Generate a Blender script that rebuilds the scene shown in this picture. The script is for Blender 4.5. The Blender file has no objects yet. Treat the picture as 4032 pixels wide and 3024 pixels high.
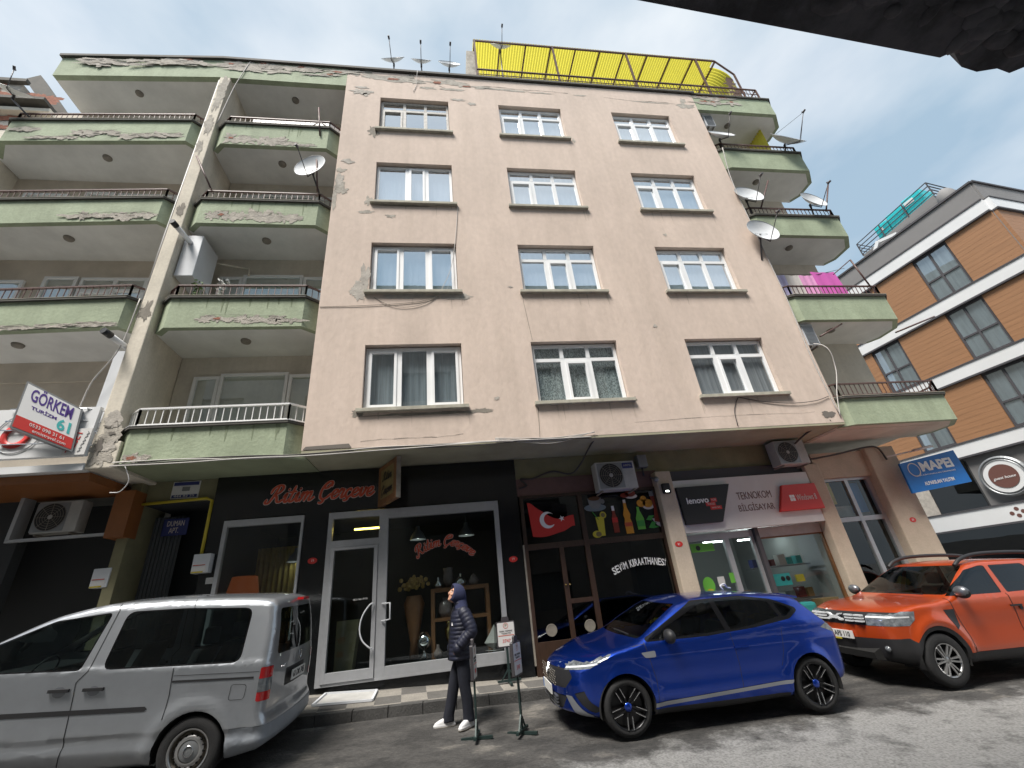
import bpy, bmesh, math, random
from math import sin, cos, pi, radians, sqrt, atan2, exp
from mathutils import Vector, Matrix, noise
random.seed(7)
S = bpy.context.scene
COL = S.collection

# ---------------------------------------------------------------- camera
cam = bpy.data.objects.new('camera', bpy.data.cameras.new('camera'))
COL.objects.link(cam); S.camera = cam
cam.data.sensor_width = 36.0
cam.data.lens = 36.0 * 1706.37 / 4032
cam.data.clip_start = 0.05; cam.data.clip_end = 2000
YAW, PITCH, ROLL = radians(-9.6806), radians(26.292), radians(6.2394)
_R = Matrix.Rotation(YAW, 3, 'Z') @ Matrix.Rotation(PITCH, 3, 'X') @ Matrix.Rotation(ROLL, 3, 'Y')
_b = Matrix(((1, 0, 0), (0, 0, -1), (0, 1, 0)))       # blender camera looks along -Z
cam.matrix_world = Matrix.Translation((0, -7.911, 1.6)) @ (_R @ _b).to_4x4()

# ---------------------------------------------------------------- world, sun, exposure
SUN_EL, SUN_AZ = radians(60), radians(222)            # azimuth clockwise from +Y
w = bpy.data.worlds.new("World"); S.world = w; w.use_nodes = True
nt = w.node_tree; N = nt.nodes; Lk = nt.links; N.clear()
out = N.new('ShaderNodeOutputWorld'); bg = N.new('ShaderNodeBackground')
sky = N.new('ShaderNodeTexSky'); sky.sky_type = 'NISHITA'; sky.sun_disc = False
sky.sun_elevation = SUN_EL; sky.sun_rotation = SUN_AZ; sky.air_density = 1.0; sky.dust_density = 2.5; sky.ozone_density = 1.6
tc = N.new('ShaderNodeTexCoord'); mp = N.new('ShaderNodeMapping'); mp.inputs['Scale'].default_value = (1, 1, 2.2)
nz = N.new('ShaderNodeTexNoise'); nz.inputs['Scale'].default_value = 1.5; nz.inputs['Detail'].default_value = 7; nz.inputs['Roughness'].default_value = .52
nz.inputs['Distortion'].default_value = .35
rp = N.new('ShaderNodeValToRGB'); rp.color_ramp.elements[0].position = .36; rp.color_ramp.elements[1].position = .66
rp.color_ramp.elements[0].color = (.86, .86, .86, 1); rp.color_ramp.elements[1].color = (1, 1, 1, 1)
nz2 = N.new('ShaderNodeTexNoise'); nz2.inputs['Scale'].default_value = 1.9; nz2.inputs['Detail'].default_value = 6
cr2 = N.new('ShaderNodeValToRGB'); cr2.color_ramp.elements[0].position = .40; cr2.color_ramp.elements[1].position = .70
cr2.color_ramp.elements[0].color = (1.75, 2.38, 2.95, 1); cr2.color_ramp.elements[1].color = (3.9, 4.1, 4.25, 1)
mx = N.new('ShaderNodeMixRGB')
Lk.new(tc.outputs['Generated'], mp.inputs[0]); Lk.new(mp.outputs[0], nz.inputs['Vector']); Lk.new(mp.outputs[0], nz2.inputs['Vector'])
Lk.new(nz.outputs[0], rp.inputs[0]); Lk.new(nz2.outputs[0], cr2.inputs[0])
Lk.new(rp.outputs[0], mx.inputs[0]); Lk.new(sky.outputs[0], mx.inputs[1]); Lk.new(cr2.outputs[0], mx.inputs[2])
Lk.new(mx.outputs[0], bg.inputs[0]); bg.inputs[1].default_value = .05
Lk.new(bg.outputs[0], out.inputs[0])
sd = bpy.data.lights.new('sun', 'SUN'); sd.energy = 1.5; sd.angle = radians(22); sd.color = (1, .95, .88)
so = bpy.data.objects.new('sun', sd); COL.objects.link(so)
_d = Vector((sin(SUN_AZ) * cos(SUN_EL), cos(SUN_AZ) * cos(SUN_EL), sin(SUN_EL)))
so.rotation_euler = _d.to_track_quat('Z', 'Y').to_euler()
S.view_settings.view_transform = 'Standard'; S.view_settings.look = 'None'
S.view_settings.gamma = 1; S.view_settings.exposure = 2.28

# ---------------------------------------------------------------- helpers
M = {}
def mat(name, col, rough=.7, metal=0.0, var=0.0, vscale=2.0, bump=0.0, bscale=30.0, col2=None, stretch=(1, 1, 1),
        spec=.5, coat=0.0, emit=None, estr=0.0, lo=.35, hi=.65, speck=0.0, streak=0.0):
    m = bpy.data.materials.new(name); m.use_nodes = True
    n = m.node_tree.nodes; l = m.node_tree.links; b = n['Principled BSDF']
    c = (*col, 1)
    b.inputs['Base Color'].default_value = c; b.inputs['Roughness'].default_value = rough
    b.inputs['Metallic'].default_value = metal; b.inputs['Specular IOR Level'].default_value = spec
    b.inputs['Coat Weight'].default_value = coat; b.inputs['Coat Roughness'].default_value = .04
    if emit: b.inputs['Emission Color'].default_value = (*emit, 1); b.inputs['Emission Strength'].default_value = estr
    t = None
    if var or bump or col2:
        t = n.new('ShaderNodeTexCoord'); mpn = n.new('ShaderNodeMapping'); mpn.inputs['Scale'].default_value = stretch
        l.new(t.outputs['Object'], mpn.inputs[0])
    if var or col2:
        a = n.new('ShaderNodeTexNoise'); a.inputs['Scale'].default_value = vscale; a.inputs['Detail'].default_value = 8
        a.inputs['Roughness'].default_value = .62
        l.new(mpn.outputs[0], a.inputs['Vector'])
        r = n.new('ShaderNodeValToRGB'); r.color_ramp.elements[0].position = lo; r.color_ramp.elements[1].position = hi
        d = tuple(max(0, x * (1 - var)) for x in col) if col2 is None else col2
        r.color_ramp.elements[0].color = (*d, 1); r.color_ramp.elements[1].color = c
        l.new(a.outputs[0], r.inputs[0]); src = r.outputs[0]
        if speck:
            a2 = n.new('ShaderNodeTexNoise'); a2.inputs['Scale'].default_value = vscale * 14; a2.inputs['Detail'].default_value = 5
            l.new(mpn.outputs[0], a2.inputs['Vector'])
            r2 = n.new('ShaderNodeValToRGB'); r2.color_ramp.elements[0].position = .3; r2.color_ramp.elements[1].position = .7
            r2.color_ramp.elements[0].color = (1 - speck,) * 3 + (1,); r2.color_ramp.elements[1].color = (1, 1, 1, 1)
            l.new(a2.outputs[0], r2.inputs[0])
            mm = n.new('ShaderNodeMixRGB'); mm.blend_type = 'MULTIPLY'; mm.inputs[0].default_value = 1
            l.new(src, mm.inputs[1]); l.new(r2.outputs[0], mm.inputs[2]); src = mm.outputs[0]
        if streak:
            mp2 = n.new('ShaderNodeMapping'); mp2.inputs['Scale'].default_value = (2.2, 2.2, .16); l.new(t.outputs['Object'], mp2.inputs[0])
            a4 = n.new('ShaderNodeTexNoise'); a4.inputs['Scale'].default_value = 1.6; a4.inputs['Detail'].default_value = 9; a4.inputs['Roughness'].default_value = .6; l.new(mp2.outputs[0], a4.inputs['Vector'])
            r4 = n.new('ShaderNodeValToRGB'); r4.color_ramp.elements[0].position = .30; r4.color_ramp.elements[1].position = .62
            r4.color_ramp.elements[0].color = (1 - streak, 1 - streak, 1 - streak * 1.1, 1); r4.color_ramp.elements[1].color = (1, 1, 1, 1); l.new(a4.outputs[0], r4.inputs[0])
            m5 = n.new('ShaderNodeMixRGB'); m5.blend_type = 'MULTIPLY'; m5.inputs[0].default_value = 1; l.new(src, m5.inputs[1]); l.new(r4.outputs[0], m5.inputs[2]); src = m5.outputs[0]
        l.new(src, b.inputs['Base Color'])
    if bump:
        a3 = n.new('ShaderNodeTexNoise'); a3.inputs['Scale'].default_value = bscale; a3.inputs['Detail'].default_value = 5
        l.new(mpn.outputs[0], a3.inputs['Vector'])
        bp = n.new('ShaderNodeBump'); bp.inputs['Strength'].default_value = bump; bp.inputs['Distance'].default_value = .02
        l.new(a3.outputs[0], bp.inputs['Height']); l.new(bp.outputs[0], b.inputs['Normal'])
    M[name] = m
    return m

def glassmat(name, tint, base_refl, rough=0.0, fr=1.0):
    m = bpy.data.materials.new(name); m.use_nodes = True; n = m.node_tree.nodes; l = m.node_tree.links
    n.clear(); o = n.new('ShaderNodeOutputMaterial'); mix = n.new('ShaderNodeMixShader')
    tr = n.new('ShaderNodeBsdfTransparent'); tr.inputs[0].default_value = (*tint, 1)
    gl = n.new('ShaderNodeBsdfGlossy'); gl.inputs['Roughness'].default_value = rough; gl.inputs[0].default_value = (.92, .97, 1, 1)
    f0 = n.new('ShaderNodeLayerWeight'); f0.inputs[0].default_value = .5; f = n.new('ShaderNodeMath'); f.operation = 'POWER'; f.inputs[1].default_value = 4; l.new(f0.outputs['Facing'], f.inputs[0])
    t = n.new('ShaderNodeTexCoord'); ns = n.new('ShaderNodeTexNoise'); ns.inputs['Scale'].default_value = .9; ns.inputs['Detail'].default_value = 1
    bp = n.new('ShaderNodeBump'); bp.inputs['Strength'].default_value = .05; bp.inputs['Distance'].default_value = .02
    l.new(t.outputs['Object'], ns.inputs['Vector']); l.new(ns.outputs[0], bp.inputs['Height']); l.new(bp.outputs[0], gl.inputs['Normal'])
    ma = n.new('ShaderNodeMath'); ma.operation = 'MULTIPLY_ADD'; ma.inputs[1].default_value = fr; ma.inputs[2].default_value = base_refl; ma.use_clamp = True
    l.new(f.outputs[0], ma.inputs[0]); l.new(ma.outputs[0], mix.inputs[0]); l.new(tr.outputs[0], mix.inputs[1]); l.new(gl.outputs[0], mix.inputs[2])
    l.new(mix.outputs[0], o.inputs[0]); M[name] = m; return m

def tag(o, label=None, cat=None, group=None, kind=None):
    if label: o['label'] = label
    if cat: o['category'] = cat
    if group: o['group'] = group
    if kind: o['kind'] = kind
    return o
def thing(name, label, cat, loc=(0, 0, 0), group=None, rz=0.0):
    o = bpy.data.objects.new(name, None); COL.objects.link(o); o.location = loc; o.rotation_euler = (0, 0, rz)
    o.empty_display_size = .1
    return tag(o, label, cat, group)
ORG = {}
def org(p):
    v = Vector((0, 0, 0))
    while p is not None: v += p.location; p = p.parent
    return v

class MB:
    def __init__(s): s.bm = bmesh.new(); s.mi = 0; s.xf = None
    def _f(s, vs, mi=None, smooth=False):
        try:
            f = s.bm.faces.new(vs); f.material_index = s.mi if mi is None else mi; f.smooth = smooth; return f
        except ValueError: return None
    def v(s, p):
        p = Vector(p)
        if s.xf is not None: p = s.xf @ p
        return s.bm.verts.new(p)
    def quad(s, *ps): return s._f([s.v(p) for p in ps])
    def box(s, x0, x1, y0, y1, z0, z1):
        a = [s.v((x, y, z)) for x in (x0, x1) for y in (y0, y1) for z in (z0, z1)]
        for i in ((0, 1, 3, 2), (4, 6, 7, 5), (0, 4, 5, 1), (2, 3, 7, 6), (0, 2, 6, 4), (1, 5, 7, 3)): s._f([a[k] for k in i])
        return s
    def prism(s, pts, axis, a, b):     # pts 2-D outline, extruded along axis between a and b
        def P(p, t): return {'x': (t, p[0], p[1]), 'y': (p[0], t, p[1]), 'z': (p[0], p[1], t)}[axis]
        A = [s.v(P(p, a)) for p in pts]; B = [s.v(P(p, b)) for p in pts]; n = len(pts)
        s._f(A); s._f(B[::-1])
        for i in range(n): s._f([A[i], B[i], B[(i + 1) % n], A[(i + 1) % n]])
        return s
    def tube(s, pts, r, n=6, cap=True, smooth=True):
        pts = [Vector(p) for p in pts]; rings = []
        rr = r if isinstance(r, (list, tuple)) else [r] * len(pts)
        up = None
        for i, p in enumerate(pts):
            d = (pts[min(i + 1, len(pts) - 1)] - pts[max(i - 1, 0)])
            if d.length < 1e-9: d = Vector((0, 0, 1))
            d.normalize()
            if up is None: up = Vector((0, 0, 1)) if abs(d.z) < .9 else Vector((1, 0, 0))
            a = d.cross(up); 
            if a.length < 1e-6: a = d.cross(Vector((0, 1, 0)))
            a.normalize(); b = a.cross(d).normalized(); up = b
            rings.append([s.v(p + (a * cos(2 * pi * k / n) + b * sin(2 * pi * k / n)) * rr[i]) for k in range(n)])
        for i in range(len(rings) - 1):
            for k in range(n): s._f([rings[i][k], rings[i][(k + 1) % n], rings[i + 1][(k + 1) % n], rings[i + 1][k]], smooth=smooth)
        if cap: s._f(rings[0][::-1]); s._f(rings[-1])
        return s
    def bar(s, p, q, wd, ht=None):       # rectangular bar p->q
        ht = wd if ht is None else ht
        p, q = Vector(p), Vector(q); d = (q - p).normalized(); up = Vector((0, 0, 1)) if abs(d.z) < .95 else Vector((0, 1, 0))
        a = d.cross(up).normalized() * wd / 2; b = a.cross(d).normalized() * ht / 2
        A = [s.v(p + x * a + y * b) for x, y in ((-1, -1), (1, -1), (1, 1), (-1, 1))]
        B = [s.v(q + x * a + y * b) for x, y in ((-1, -1), (1, -1), (1, 1), (-1, 1))]
        s._f(A[::-1]); s._f(B)
        for i in range(4): s._f([A[i], A[(i + 1) % 4], B[(i + 1) % 4], B[i]])
        return s
    def lathe(s, prof, n=24, c=(0, 0, 0), axis='z', smooth=True, closed=False, a0=0, a1=2 * pi):
        rings = []
        full = abs(a1 - a0 - 2 * pi) < 1e-6; cnt = n if full else n + 1
        for k in range(cnt):
            t = a0 + (a1 - a0) * k / n
            ring = []
            for r, h in prof:
                p = {'z': (r * cos(t), r * sin(t), h), 'y': (r * cos(t), h, r * sin(t)), 'x': (h, r * cos(t), r * sin(t))}[axis]
                ring.append(s.v((c[0] + p[0], c[1] + p[1], c[2] + p[2])))
            rings.append(ring)
        m = len(prof)
        for k in range(cnt if full else cnt - 1):
            A, B = rings[k], rings[(k + 1) % cnt]
            for j in range(m - (0 if closed else 1)): s._f([A[j], B[j], B[(j + 1) % m], A[(j + 1) % m]], smooth=smooth)
        return s
    def disc(s, c, r, axis='y', n=24, rx=None):
        rx = r if rx is None else rx
        P = []
        for k in range(n):
            t = 2 * pi * k / n; a, b = rx * cos(t), r * sin(t)
            P.append(s.v({'y': (c[0] + a, c[1], c[2] + b), 'x': (c[0], c[1] + a, c[2] + b), 'z': (c[0] + a, c[1] + b, c[2])}[axis]))
        s._f(P); return s
    def ball(s, c, rx, ry=None, rz=None, n=14, m=9):
        ry = rx if ry is None else ry; rz = rx if rz is None else rz
        R = []
        for j in range(1, m):
            ph = pi * j / m
            R.append([s.v((c[0] + rx * sin(ph) * cos(2 * pi * k / n), c[1] + ry * sin(ph) * sin(2 * pi * k / n), c[2] + rz * cos(ph))) for k in range(n)])
        t = s.v((c[0], c[1], c[2] + rz)); b = s.v((c[0], c[1], c[2] - rz))
        for k in range(n):
            s._f([t, R[0][k], R[0][(k + 1) % n]], smooth=True); s._f([b, R[-1][(k + 1) % n], R[-1][k]], smooth=True)
            for j in range(len(R) - 1): s._f([R[j][k], R[j + 1][k], R[j + 1][(k + 1) % n], R[j][(k + 1) % n]], smooth=True)
        return s
    def blob(s, xc, zc, rx, rz, y, seed=0, n=60, amp=.45, axis='y'):
        P = []
        for k in range(n):
            t = 2 * pi * k / n
            q = noise.noise(Vector((cos(t) * 1.7, sin(t) * 1.7, seed * 3.7))) * amp * 1.5 + noise.noise(Vector((cos(t) * 5, sin(t) * 5, seed * 1.3 + 9))) * amp * .7 + noise.noise(Vector((cos(t) * 15, sin(t) * 15, seed * 2.3 + 4))) * amp * .45
            a, b = xc + rx * cos(t) * (1 + q), zc + rz * sin(t) * (1 + q)
            P.append(s.v((a, y, b) if axis == 'y' else ((a, b, y) if axis == 'z' else (y, a, b))))
        s._f(P); return s
    def build(s, name, m, parent=None, local=False, bevel=0.0, **k):
        me = bpy.data.meshes.new(name)
        bmesh.ops.recalc_face_normals(s.bm, faces=s.bm.faces)
        if bevel:
            es = [e for e in s.bm.edges if len(e.link_faces) == 2 and e.calc_face_angle(0) > .6]
            try: bmesh.ops.bevel(s.bm, geom=es, offset=bevel, segments=2, affect='EDGES', profile=.6)
            except Exception: pass
        s.bm.to_mesh(me); s.bm.free()
        for q in (m if isinstance(m, (list, tuple)) else [m]): me.materials.append(M[q] if isinstance(q, str) else q)
        o = bpy.data.objects.new(name, me); COL.objects.link(o)
        if parent is not None:
            o.parent = parent
            if not local: me.transform(Matrix.Translation(-org(parent)))
        elif not local and not k.get('nobase'):
            # top-level single mesh: origin at the middle of its base
            vs = me.vertices
            if len(vs):
                xs = [v.co.x for v in vs]; ys = [v.co.y for v in vs]; zs = [v.co.z for v in vs]
                c = Vector(((min(xs) + max(xs)) / 2, (min(ys) + max(ys)) / 2, min(zs)))
                me.transform(Matrix.Translation(-c)); o.location = c
        return o
def struct(name, mb, m): return tag(mb.build(name, m, None, nobase=True), kind='structure')
def copy_tree(o, parent=None):
    c = o.copy(); COL.objects.link(c); c.parent = parent
    for ch in list(o.children): copy_tree(ch, c)
    return c

def cat(pts, n=8):                       # Catmull-Rom through points
    P = [Vector(p) for p in pts]; P = [P[0] * 2 - P[1]] + P + [P[-1] * 2 - P[-2]]; o = []
    for i in range(1, len(P) - 2):
        for k in range(n):
            t = k / n; a, b, c, d = P[i - 1:i + 3]
            o.append(.5 * ((2 * b) + (c - a) * t + (2 * a - 5 * b + 4 * c - d) * t * t + (3 * b - a - 3 * c + d) * t ** 3))
    o.append(P[-2]); return o
def lerp(a, b, t): return a + (b - a) * t
def curve1(pts):                          # smooth 1-D function through (x, y) with x ascending
    xs = [p[0] for p in pts]; ys = [p[1] for p in pts]; n = len(xs)
    ms = []
    for i in range(n):
        if i == 0: ms.append((ys[1] - ys[0]) / (xs[1] - xs[0]))
        elif i == n - 1: ms.append((ys[-1] - ys[-2]) / (xs[-1] - xs[-2]))
        else:
            a = (ys[i] - ys[i - 1]) / (xs[i] - xs[i - 1]); b = (ys[i + 1] - ys[i]) / (xs[i + 1] - xs[i])
            ms.append(0 if a * b <= 0 else 2 * a * b / (a + b))
    def f(x):
        if x <= xs[0]: return ys[0]
        if x >= xs[-1]: return ys[-1]
        i = 0
        while x > xs[i + 1]: i += 1
        h = xs[i + 1] - xs[i]; t = (x - xs[i]) / h
        return (2 * t ** 3 - 3 * t * t + 1) * ys[i] + (t ** 3 - 2 * t * t + t) * h * ms[i] + (-2 * t ** 3 + 3 * t * t) * ys[i + 1] + (t ** 3 - t * t) * h * ms[i + 1]
    return f
def sstep(a, b, x):
    t = max(0, min(1, (x - a) / (b - a))); return t * t * (3 - 2 * t)

def text(body, size, m, parent, M4, name='lettering', align='CENTER', extr=.002, off=0.0, shear=0.0, width=None, height=None, local=False, kind=None):
    """Lettering as a mesh; drawn in the XY plane and placed by the matrix M4."""
    c = bpy.data.curves.new(name, 'FONT'); c.body = body; c.size = size; c.align_x = align; c.align_y = 'CENTER'
    c.extrude = extr; c.offset = off; c.shear = shear; c.resolution_u = 3
    t = bpy.data.objects.new('tmp', c); COL.objects.link(t)
    bpy.context.view_layer.update()
    me = bpy.data.meshes.new_from_object(t.evaluated_get(bpy.context.evaluated_depsgraph_get()))
    bpy.data.objects.remove(t); bpy.data.curves.remove(c)
    if len(me.vertices) and (width or height):
        xs = [v.co.x for v in me.vertices]; ys = [v.co.y for v in me.vertices]
        sx = width / (max(xs) - min(xs)) if width else 1; sy = height / (max(ys) - min(ys)) if height else (1 if not width else min(sx, 1.3) if not height else 1)
        me.transform(Matrix.Diagonal((sx, sy, 1, 1)))
    me.transform(M4); me.materials.clear(); me.materials.append(M[m])
    o = bpy.data.objects.new(name, me); COL.objects.link(o)
    if parent is not None:
        o.parent = parent
        if not local: me.transform(Matrix.Translation(-org(parent)))
    return o
def onwall(x, y, z, rot=0.0):             # text matrix: upright, facing -Y
    return Matrix.Translation((x, y, z)) @ Matrix.Rotation(pi / 2, 4, 'X') @ Matrix.Rotation(rot, 4, 'Z')

def kz(x): return -.045 * x if x < 2 else (-.09 - .02 * (x - 2) if x < 4.6 else -.142 - .04 * (min(x, 30) - 4.6))
def G(x, y):                               # height of the road
    yy = max(y, -3.0)
    return .175 + kz(max(-60, min(60, x))) + .085 * min(yy, 1.5) + (.02 * (y + 3.0) if y < -3 else 0) * (1 if y > -12 else 0) + (-.18 if y <= -12 else 0)
def kerb_y(x): return min(.75, .2 + .1 * max(-14, x))
def wb(x): return .403 - .0466 * max(-40, min(x, 3)) - .008 * max(0, min(40, x) - 3)

def PVZ(x, y):
    y0 = kerb_y(x) + .15; t = (y - y0) / (1.35 - y0); z0 = G(x, kerb_y(x)) + .14
    return z0 + (wb(x) + .02 - z0) * t
# ---------------------------------------------------------------- materials
mat('pink', (.645, .53, .455), .9, var=.16, vscale=.7, bump=.25, bscale=14, lo=.3, hi=.7, speck=.08, streak=.09, stretch=(1, 1, .6))
mat('green', (.37, .43, .30), .85, var=.25, vscale=1.6, bump=.3, bscale=16, lo=.3, hi=.7, speck=.12, streak=.16)
mat('soffit', (.72, .72, .70), .9, var=.18, vscale=1.2, bump=.15, bscale=20)
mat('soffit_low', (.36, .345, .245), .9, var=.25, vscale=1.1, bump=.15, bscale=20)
mat('soffit_green', (.27, .30, .19), .9, var=.25, vscale=1.1)
mat('cream', (.72, .67, .58), .9, var=.16, vscale=1.0, bump=.2, bscale=16, speck=.08, streak=.12)
mat('cream_dark', (.64, .57, .48), .9, var=.22, vscale=1.2, bump=.2, bscale=16)
mat('pier', (.72, .66, .56), .9, var=.18, vscale=1.5, bump=.25, bscale=12, speck=.12, streak=.14)
mat('render_grey', (.52, .48, .42), .95, var=.40, vscale=5, bump=.5, bscale=40, speck=.25)
mat('render_pale', (.52, .48, .43), .95, var=.3, vscale=6, bump=.5, bscale=40, speck=.2)
mat('brick_red', (.32, .13, .085), .95, var=.4, vscale=9, bump=.4, bscale=60)
mat('crack', (.15, .135, .12), 1)
mat('stain', (.26, .235, .20), .95, var=.3, vscale=7)
mat('coping', (.36, .345, .29), .8, var=.25, vscale=5, bump=.15)
mat('coping_dark', (.085, .08, .07), .8, var=.3, vscale=4)
mat('pvc', (.80, .81, .82), .35, var=.05, vscale=3)
mat('pvc_dirty', (.52, .50, .47), .6, var=.3, vscale=12)
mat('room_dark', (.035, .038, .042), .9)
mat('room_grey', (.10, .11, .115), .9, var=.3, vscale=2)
mat('sill', (.42, .40, .33), .85, var=.3, vscale=6, bump=.2)
mat('rail_brown', (.10, .05, .042), .5, var=.3, vscale=12)
mat('rail_white', (.68, .68, .68), .4)
mat('black_stone', (.012, .013, .014), .16, var=.3, vscale=9, spec=.5)
mat('alu', (.42, .43, .45), .38, metal=.35, var=.1, vscale=8)
mat('wood_dark', (.05, .026, .016), .45, var=.4, vscale=5, stretch=(6, 6, 1))
mat('brown_fascia', (.15, .085, .075), .8, var=.2, vscale=4)
mat('khaki', (.22, .205, .12), .9, var=.25, vscale=2, bump=.15)
mat('tan', (.54, .45, .35), .85, var=.15, vscale=2.5, bump=.2, bscale=25, speck=.1)
mat('sign_white', (.62, .61, .60), .5, var=.08, vscale=2)
mat('white', (.78, .78, .78), .45); mat('black', (.012, .012, .014), .5)
mat('red', (.55, .03, .025), .45); mat('letter_red', (.50, .075, .035), .45); mat('letter_edge', (.62, .56, .53), .5)
mat('orange_panel', (.24, .085, .022), .55, var=.15, vscale=3)
mat('metal_grey', (.25, .26, .27), .45, metal=.5, var=.15, vscale=6)
mat('metal_white', (.60, .62, .65), .4, var=.08, vscale=4)
mat('dirty_white', (.42, .415, .40), .6, var=.2, vscale=4, bump=.08)
mat('gas_yellow', (.50, .40, .03), .5, var=.15, vscale=8)
mat('cable', (.05, .045, .045), .7); mat('cable_pale', (.42, .40, .38), .6); mat('rust', (.10, .055, .04), .8, var=.4, vscale=20)
mat('yellow_sheet', (.58, .53, .07), .35, var=.2, vscale=1.2)
n_ = M['yellow_sheet'].node_tree; n_.nodes['Principled BSDF'].inputs['Transmission Weight'].default_value = 0
_tl = n_.nodes.new('ShaderNodeBsdfTranslucent'); _tl.inputs[0].default_value = (.54, .49, .07, 1); _ad = n_.nodes.new('ShaderNodeMixShader'); _ad.inputs[0].default_value = .72
n_.links.new(n_.nodes['Principled BSDF'].outputs[0], _ad.inputs[1]); n_.links.new(_tl.outputs[0], _ad.inputs[2]); n_.links.new(_ad.outputs[0], n_.nodes['Material Output'].inputs[0])
mat('dish', (.62, .64, .66), .4, var=.1, vscale=8); mat('steel_dark', (.06, .055, .06), .5, metal=.3)
mat('wood_panel', (.34, .175, .085), .55, var=.28, vscale=3.2, stretch=(1, .35, 9), lo=.3, hi=.75)
mat('band_white', (.66, .67, .68), .5, var=.06, vscale=1); mat('grey_clad', (.19, .185, .185), .75, var=.1, vscale=.8, bump=.1, bscale=60)
mat('edge_dark', (.055, .053, .06), .7); mat('teal', (.02, .46, .50), .4)
mat('paper', (.7, .7, .7), .6); mat('navy', (.03, .04, .16), .5); mat('blue_sign', (.01, .16, .52), .45, var=.15, vscale=3)
mat('brass', (.45, .33, .12), .25, metal=1); mat('wood_mid', (.20, .09, .035), .5, var=.3, vscale=6)
mat('mirror', (.7, .7, .7), .08, metal=1); mat('vase', (.22, .18, .17), .2, var=.4, vscale=9); mat('petal', (.50, .33, .10), .7, var=.3, vscale=30)
mat('lit_yellow', (.8, .7, .3), .5, emit=(1, .72, .12), estr=2.2); mat('lit_white', (.9, .9, .9), .5, emit=(.92, 1, .97), estr=6)
mat('lit_warm', (.9, .8, .6), .5, emit=(1, .72, .42), estr=3); mat('lit_green', (.8, .9, .7), .5, emit=(.75, 1, .55), estr=6)
mat('pc_wall', (.28, .29, .29), .8); mat('green_bright', (.13, .42, .05), .5); mat('cyan_card', (.05, .42, .42), .5); mat('purple', (.16, .05, .30), .5)
mat('card_brown', (.30, .19, .09), .8); mat('dark_red_card', (.16, .03, .03), .6)
mat('curtain', (.80, .85, .90), .9, var=.10, vscale=4.5, stretch=(5, 1, .12), lo=.3, hi=.7)
mat('curtain_grey', (.30, .33, .35), .9, var=.35, vscale=7, stretch=(5, 1, .1))
mat('curtain_lace', (.50, .54, .52), .9, var=.7, vscale=26, stretch=(2.2, 1, .8), lo=.45, hi=.55)
mat('blind', (.36, .35, .36), .8, var=.4, vscale=11, stretch=(3, 1, .03))
glassmat('glass', (.93, .96, 1), .60, fr=1.0)
glassmat('glass_low', (.88, .94, .96), .26, fr=1.0)
glassmat('glass_shop', (.78, .85, .84), .05, fr=.8)
glassmat('glass_dark', (.10, .11, .12), .05, fr=.8)

# ---------------------------------------------------------------- ground
def sheet(xs, ys, f):
    mb = MB(); R = [[mb.v((x, y, f(x, y))) for y in ys] for x in xs]
    for i in range(len(xs) - 1):
        for j in range(len(ys) - 1): mb._f([R[i][j], R[i + 1][j], R[i + 1][j + 1], R[i][j + 1]], smooth=True)
    return mb
m = mat('asphalt', (.20, .185, .165), .85, col2=(.05, .048, .046), vscale=1.9, bump=.7, bscale=55, lo=.40, hi=.66, speck=.5, stretch=(.7, 1.5, 1))
_r = [q for q in m.node_tree.nodes if q.type == 'VALTORGB'][0].color_ramp
e = _r.elements.new(.50); e.color = (.085, .081, .077, 1); e = _r.elements.new(.575); e.color = (.095, .09, .085, 1)
xs_ = [-400, -120, -60, -30] + [-20 + .5 * i for i in range(81)] + [30, 60, 120, 400]
ys_ = [-400, -120, -60, -30, -20, -14, -12, -10] + [-8 + .25 * i for i in range(38)] + [3, 6, 12, 30, 60, 120, 400]
struct('ground', sheet(xs_, ys_, lambda x, y: G(x, y) + .012 * noise.noise(Vector((x * 1.3, y * 1.3, 0)))), 'asphalt')
# the driving lane is a paler, worn surfacing: blended in by place with a ragged edge
_n, _l = m.node_tree.nodes, m.node_tree.links; _b = _n['Principled BSDF']; _src = _b.inputs['Base Color'].links[0].from_socket
_tc = _n.new('ShaderNodeTexCoord'); _sp = _n.new('ShaderNodeSeparateXYZ'); _l.new(_tc.outputs['Object'], _sp.inputs[0])
def _math(op, a, b_, c=None):
    q = _n.new('ShaderNodeMath'); q.operation = op
    for i, v in enumerate((a, b_, c)):
        if v is None: continue
        if isinstance(v, (int, float)): q.inputs[i].default_value = v
        else: _l.new(v, q.inputs[i])
    return q.outputs[0]
_nz = _n.new('ShaderNodeTexNoise'); _nz.inputs['Scale'].default_value = 1.1; _nz.inputs['Detail'].default_value = 10; _nz.inputs['Roughness'].default_value = .68; _l.new(_tc.outputs['Object'], _nz.inputs['Vector'])
_e = _math('MULTIPLY_ADD', _sp.outputs[0], .085, -2.05); _e = _math('SUBTRACT', _e, _sp.outputs[1]); _e = _math('MULTIPLY_ADD', _nz.outputs[0], 2.2, _e); _e = _math('SUBTRACT', _e, 1.1)
_e2 = _math('MULTIPLY', _e, 3.5); _cl = _n.new('ShaderNodeClamp'); _l.new(_e2, _cl.inputs[0])
_nz2 = _n.new('ShaderNodeTexNoise'); _nz2.inputs['Scale'].default_value = 2.4; _nz2.inputs['Detail'].default_value = 9; _nz2.inputs['Roughness'].default_value = .7; _l.new(_tc.outputs['Object'], _nz2.inputs['Vector'])
_rr = _n.new('ShaderNodeValToRGB'); _rr.color_ramp.elements[0].position = .36; _rr.color_ramp.elements[1].position = .5; _rr.color_ramp.elements[0].color = (.15, .148, .142, 1); _rr.color_ramp.elements[1].color = (.30, .295, .285, 1); _l.new(_nz2.outputs[0], _rr.inputs[0])
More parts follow.
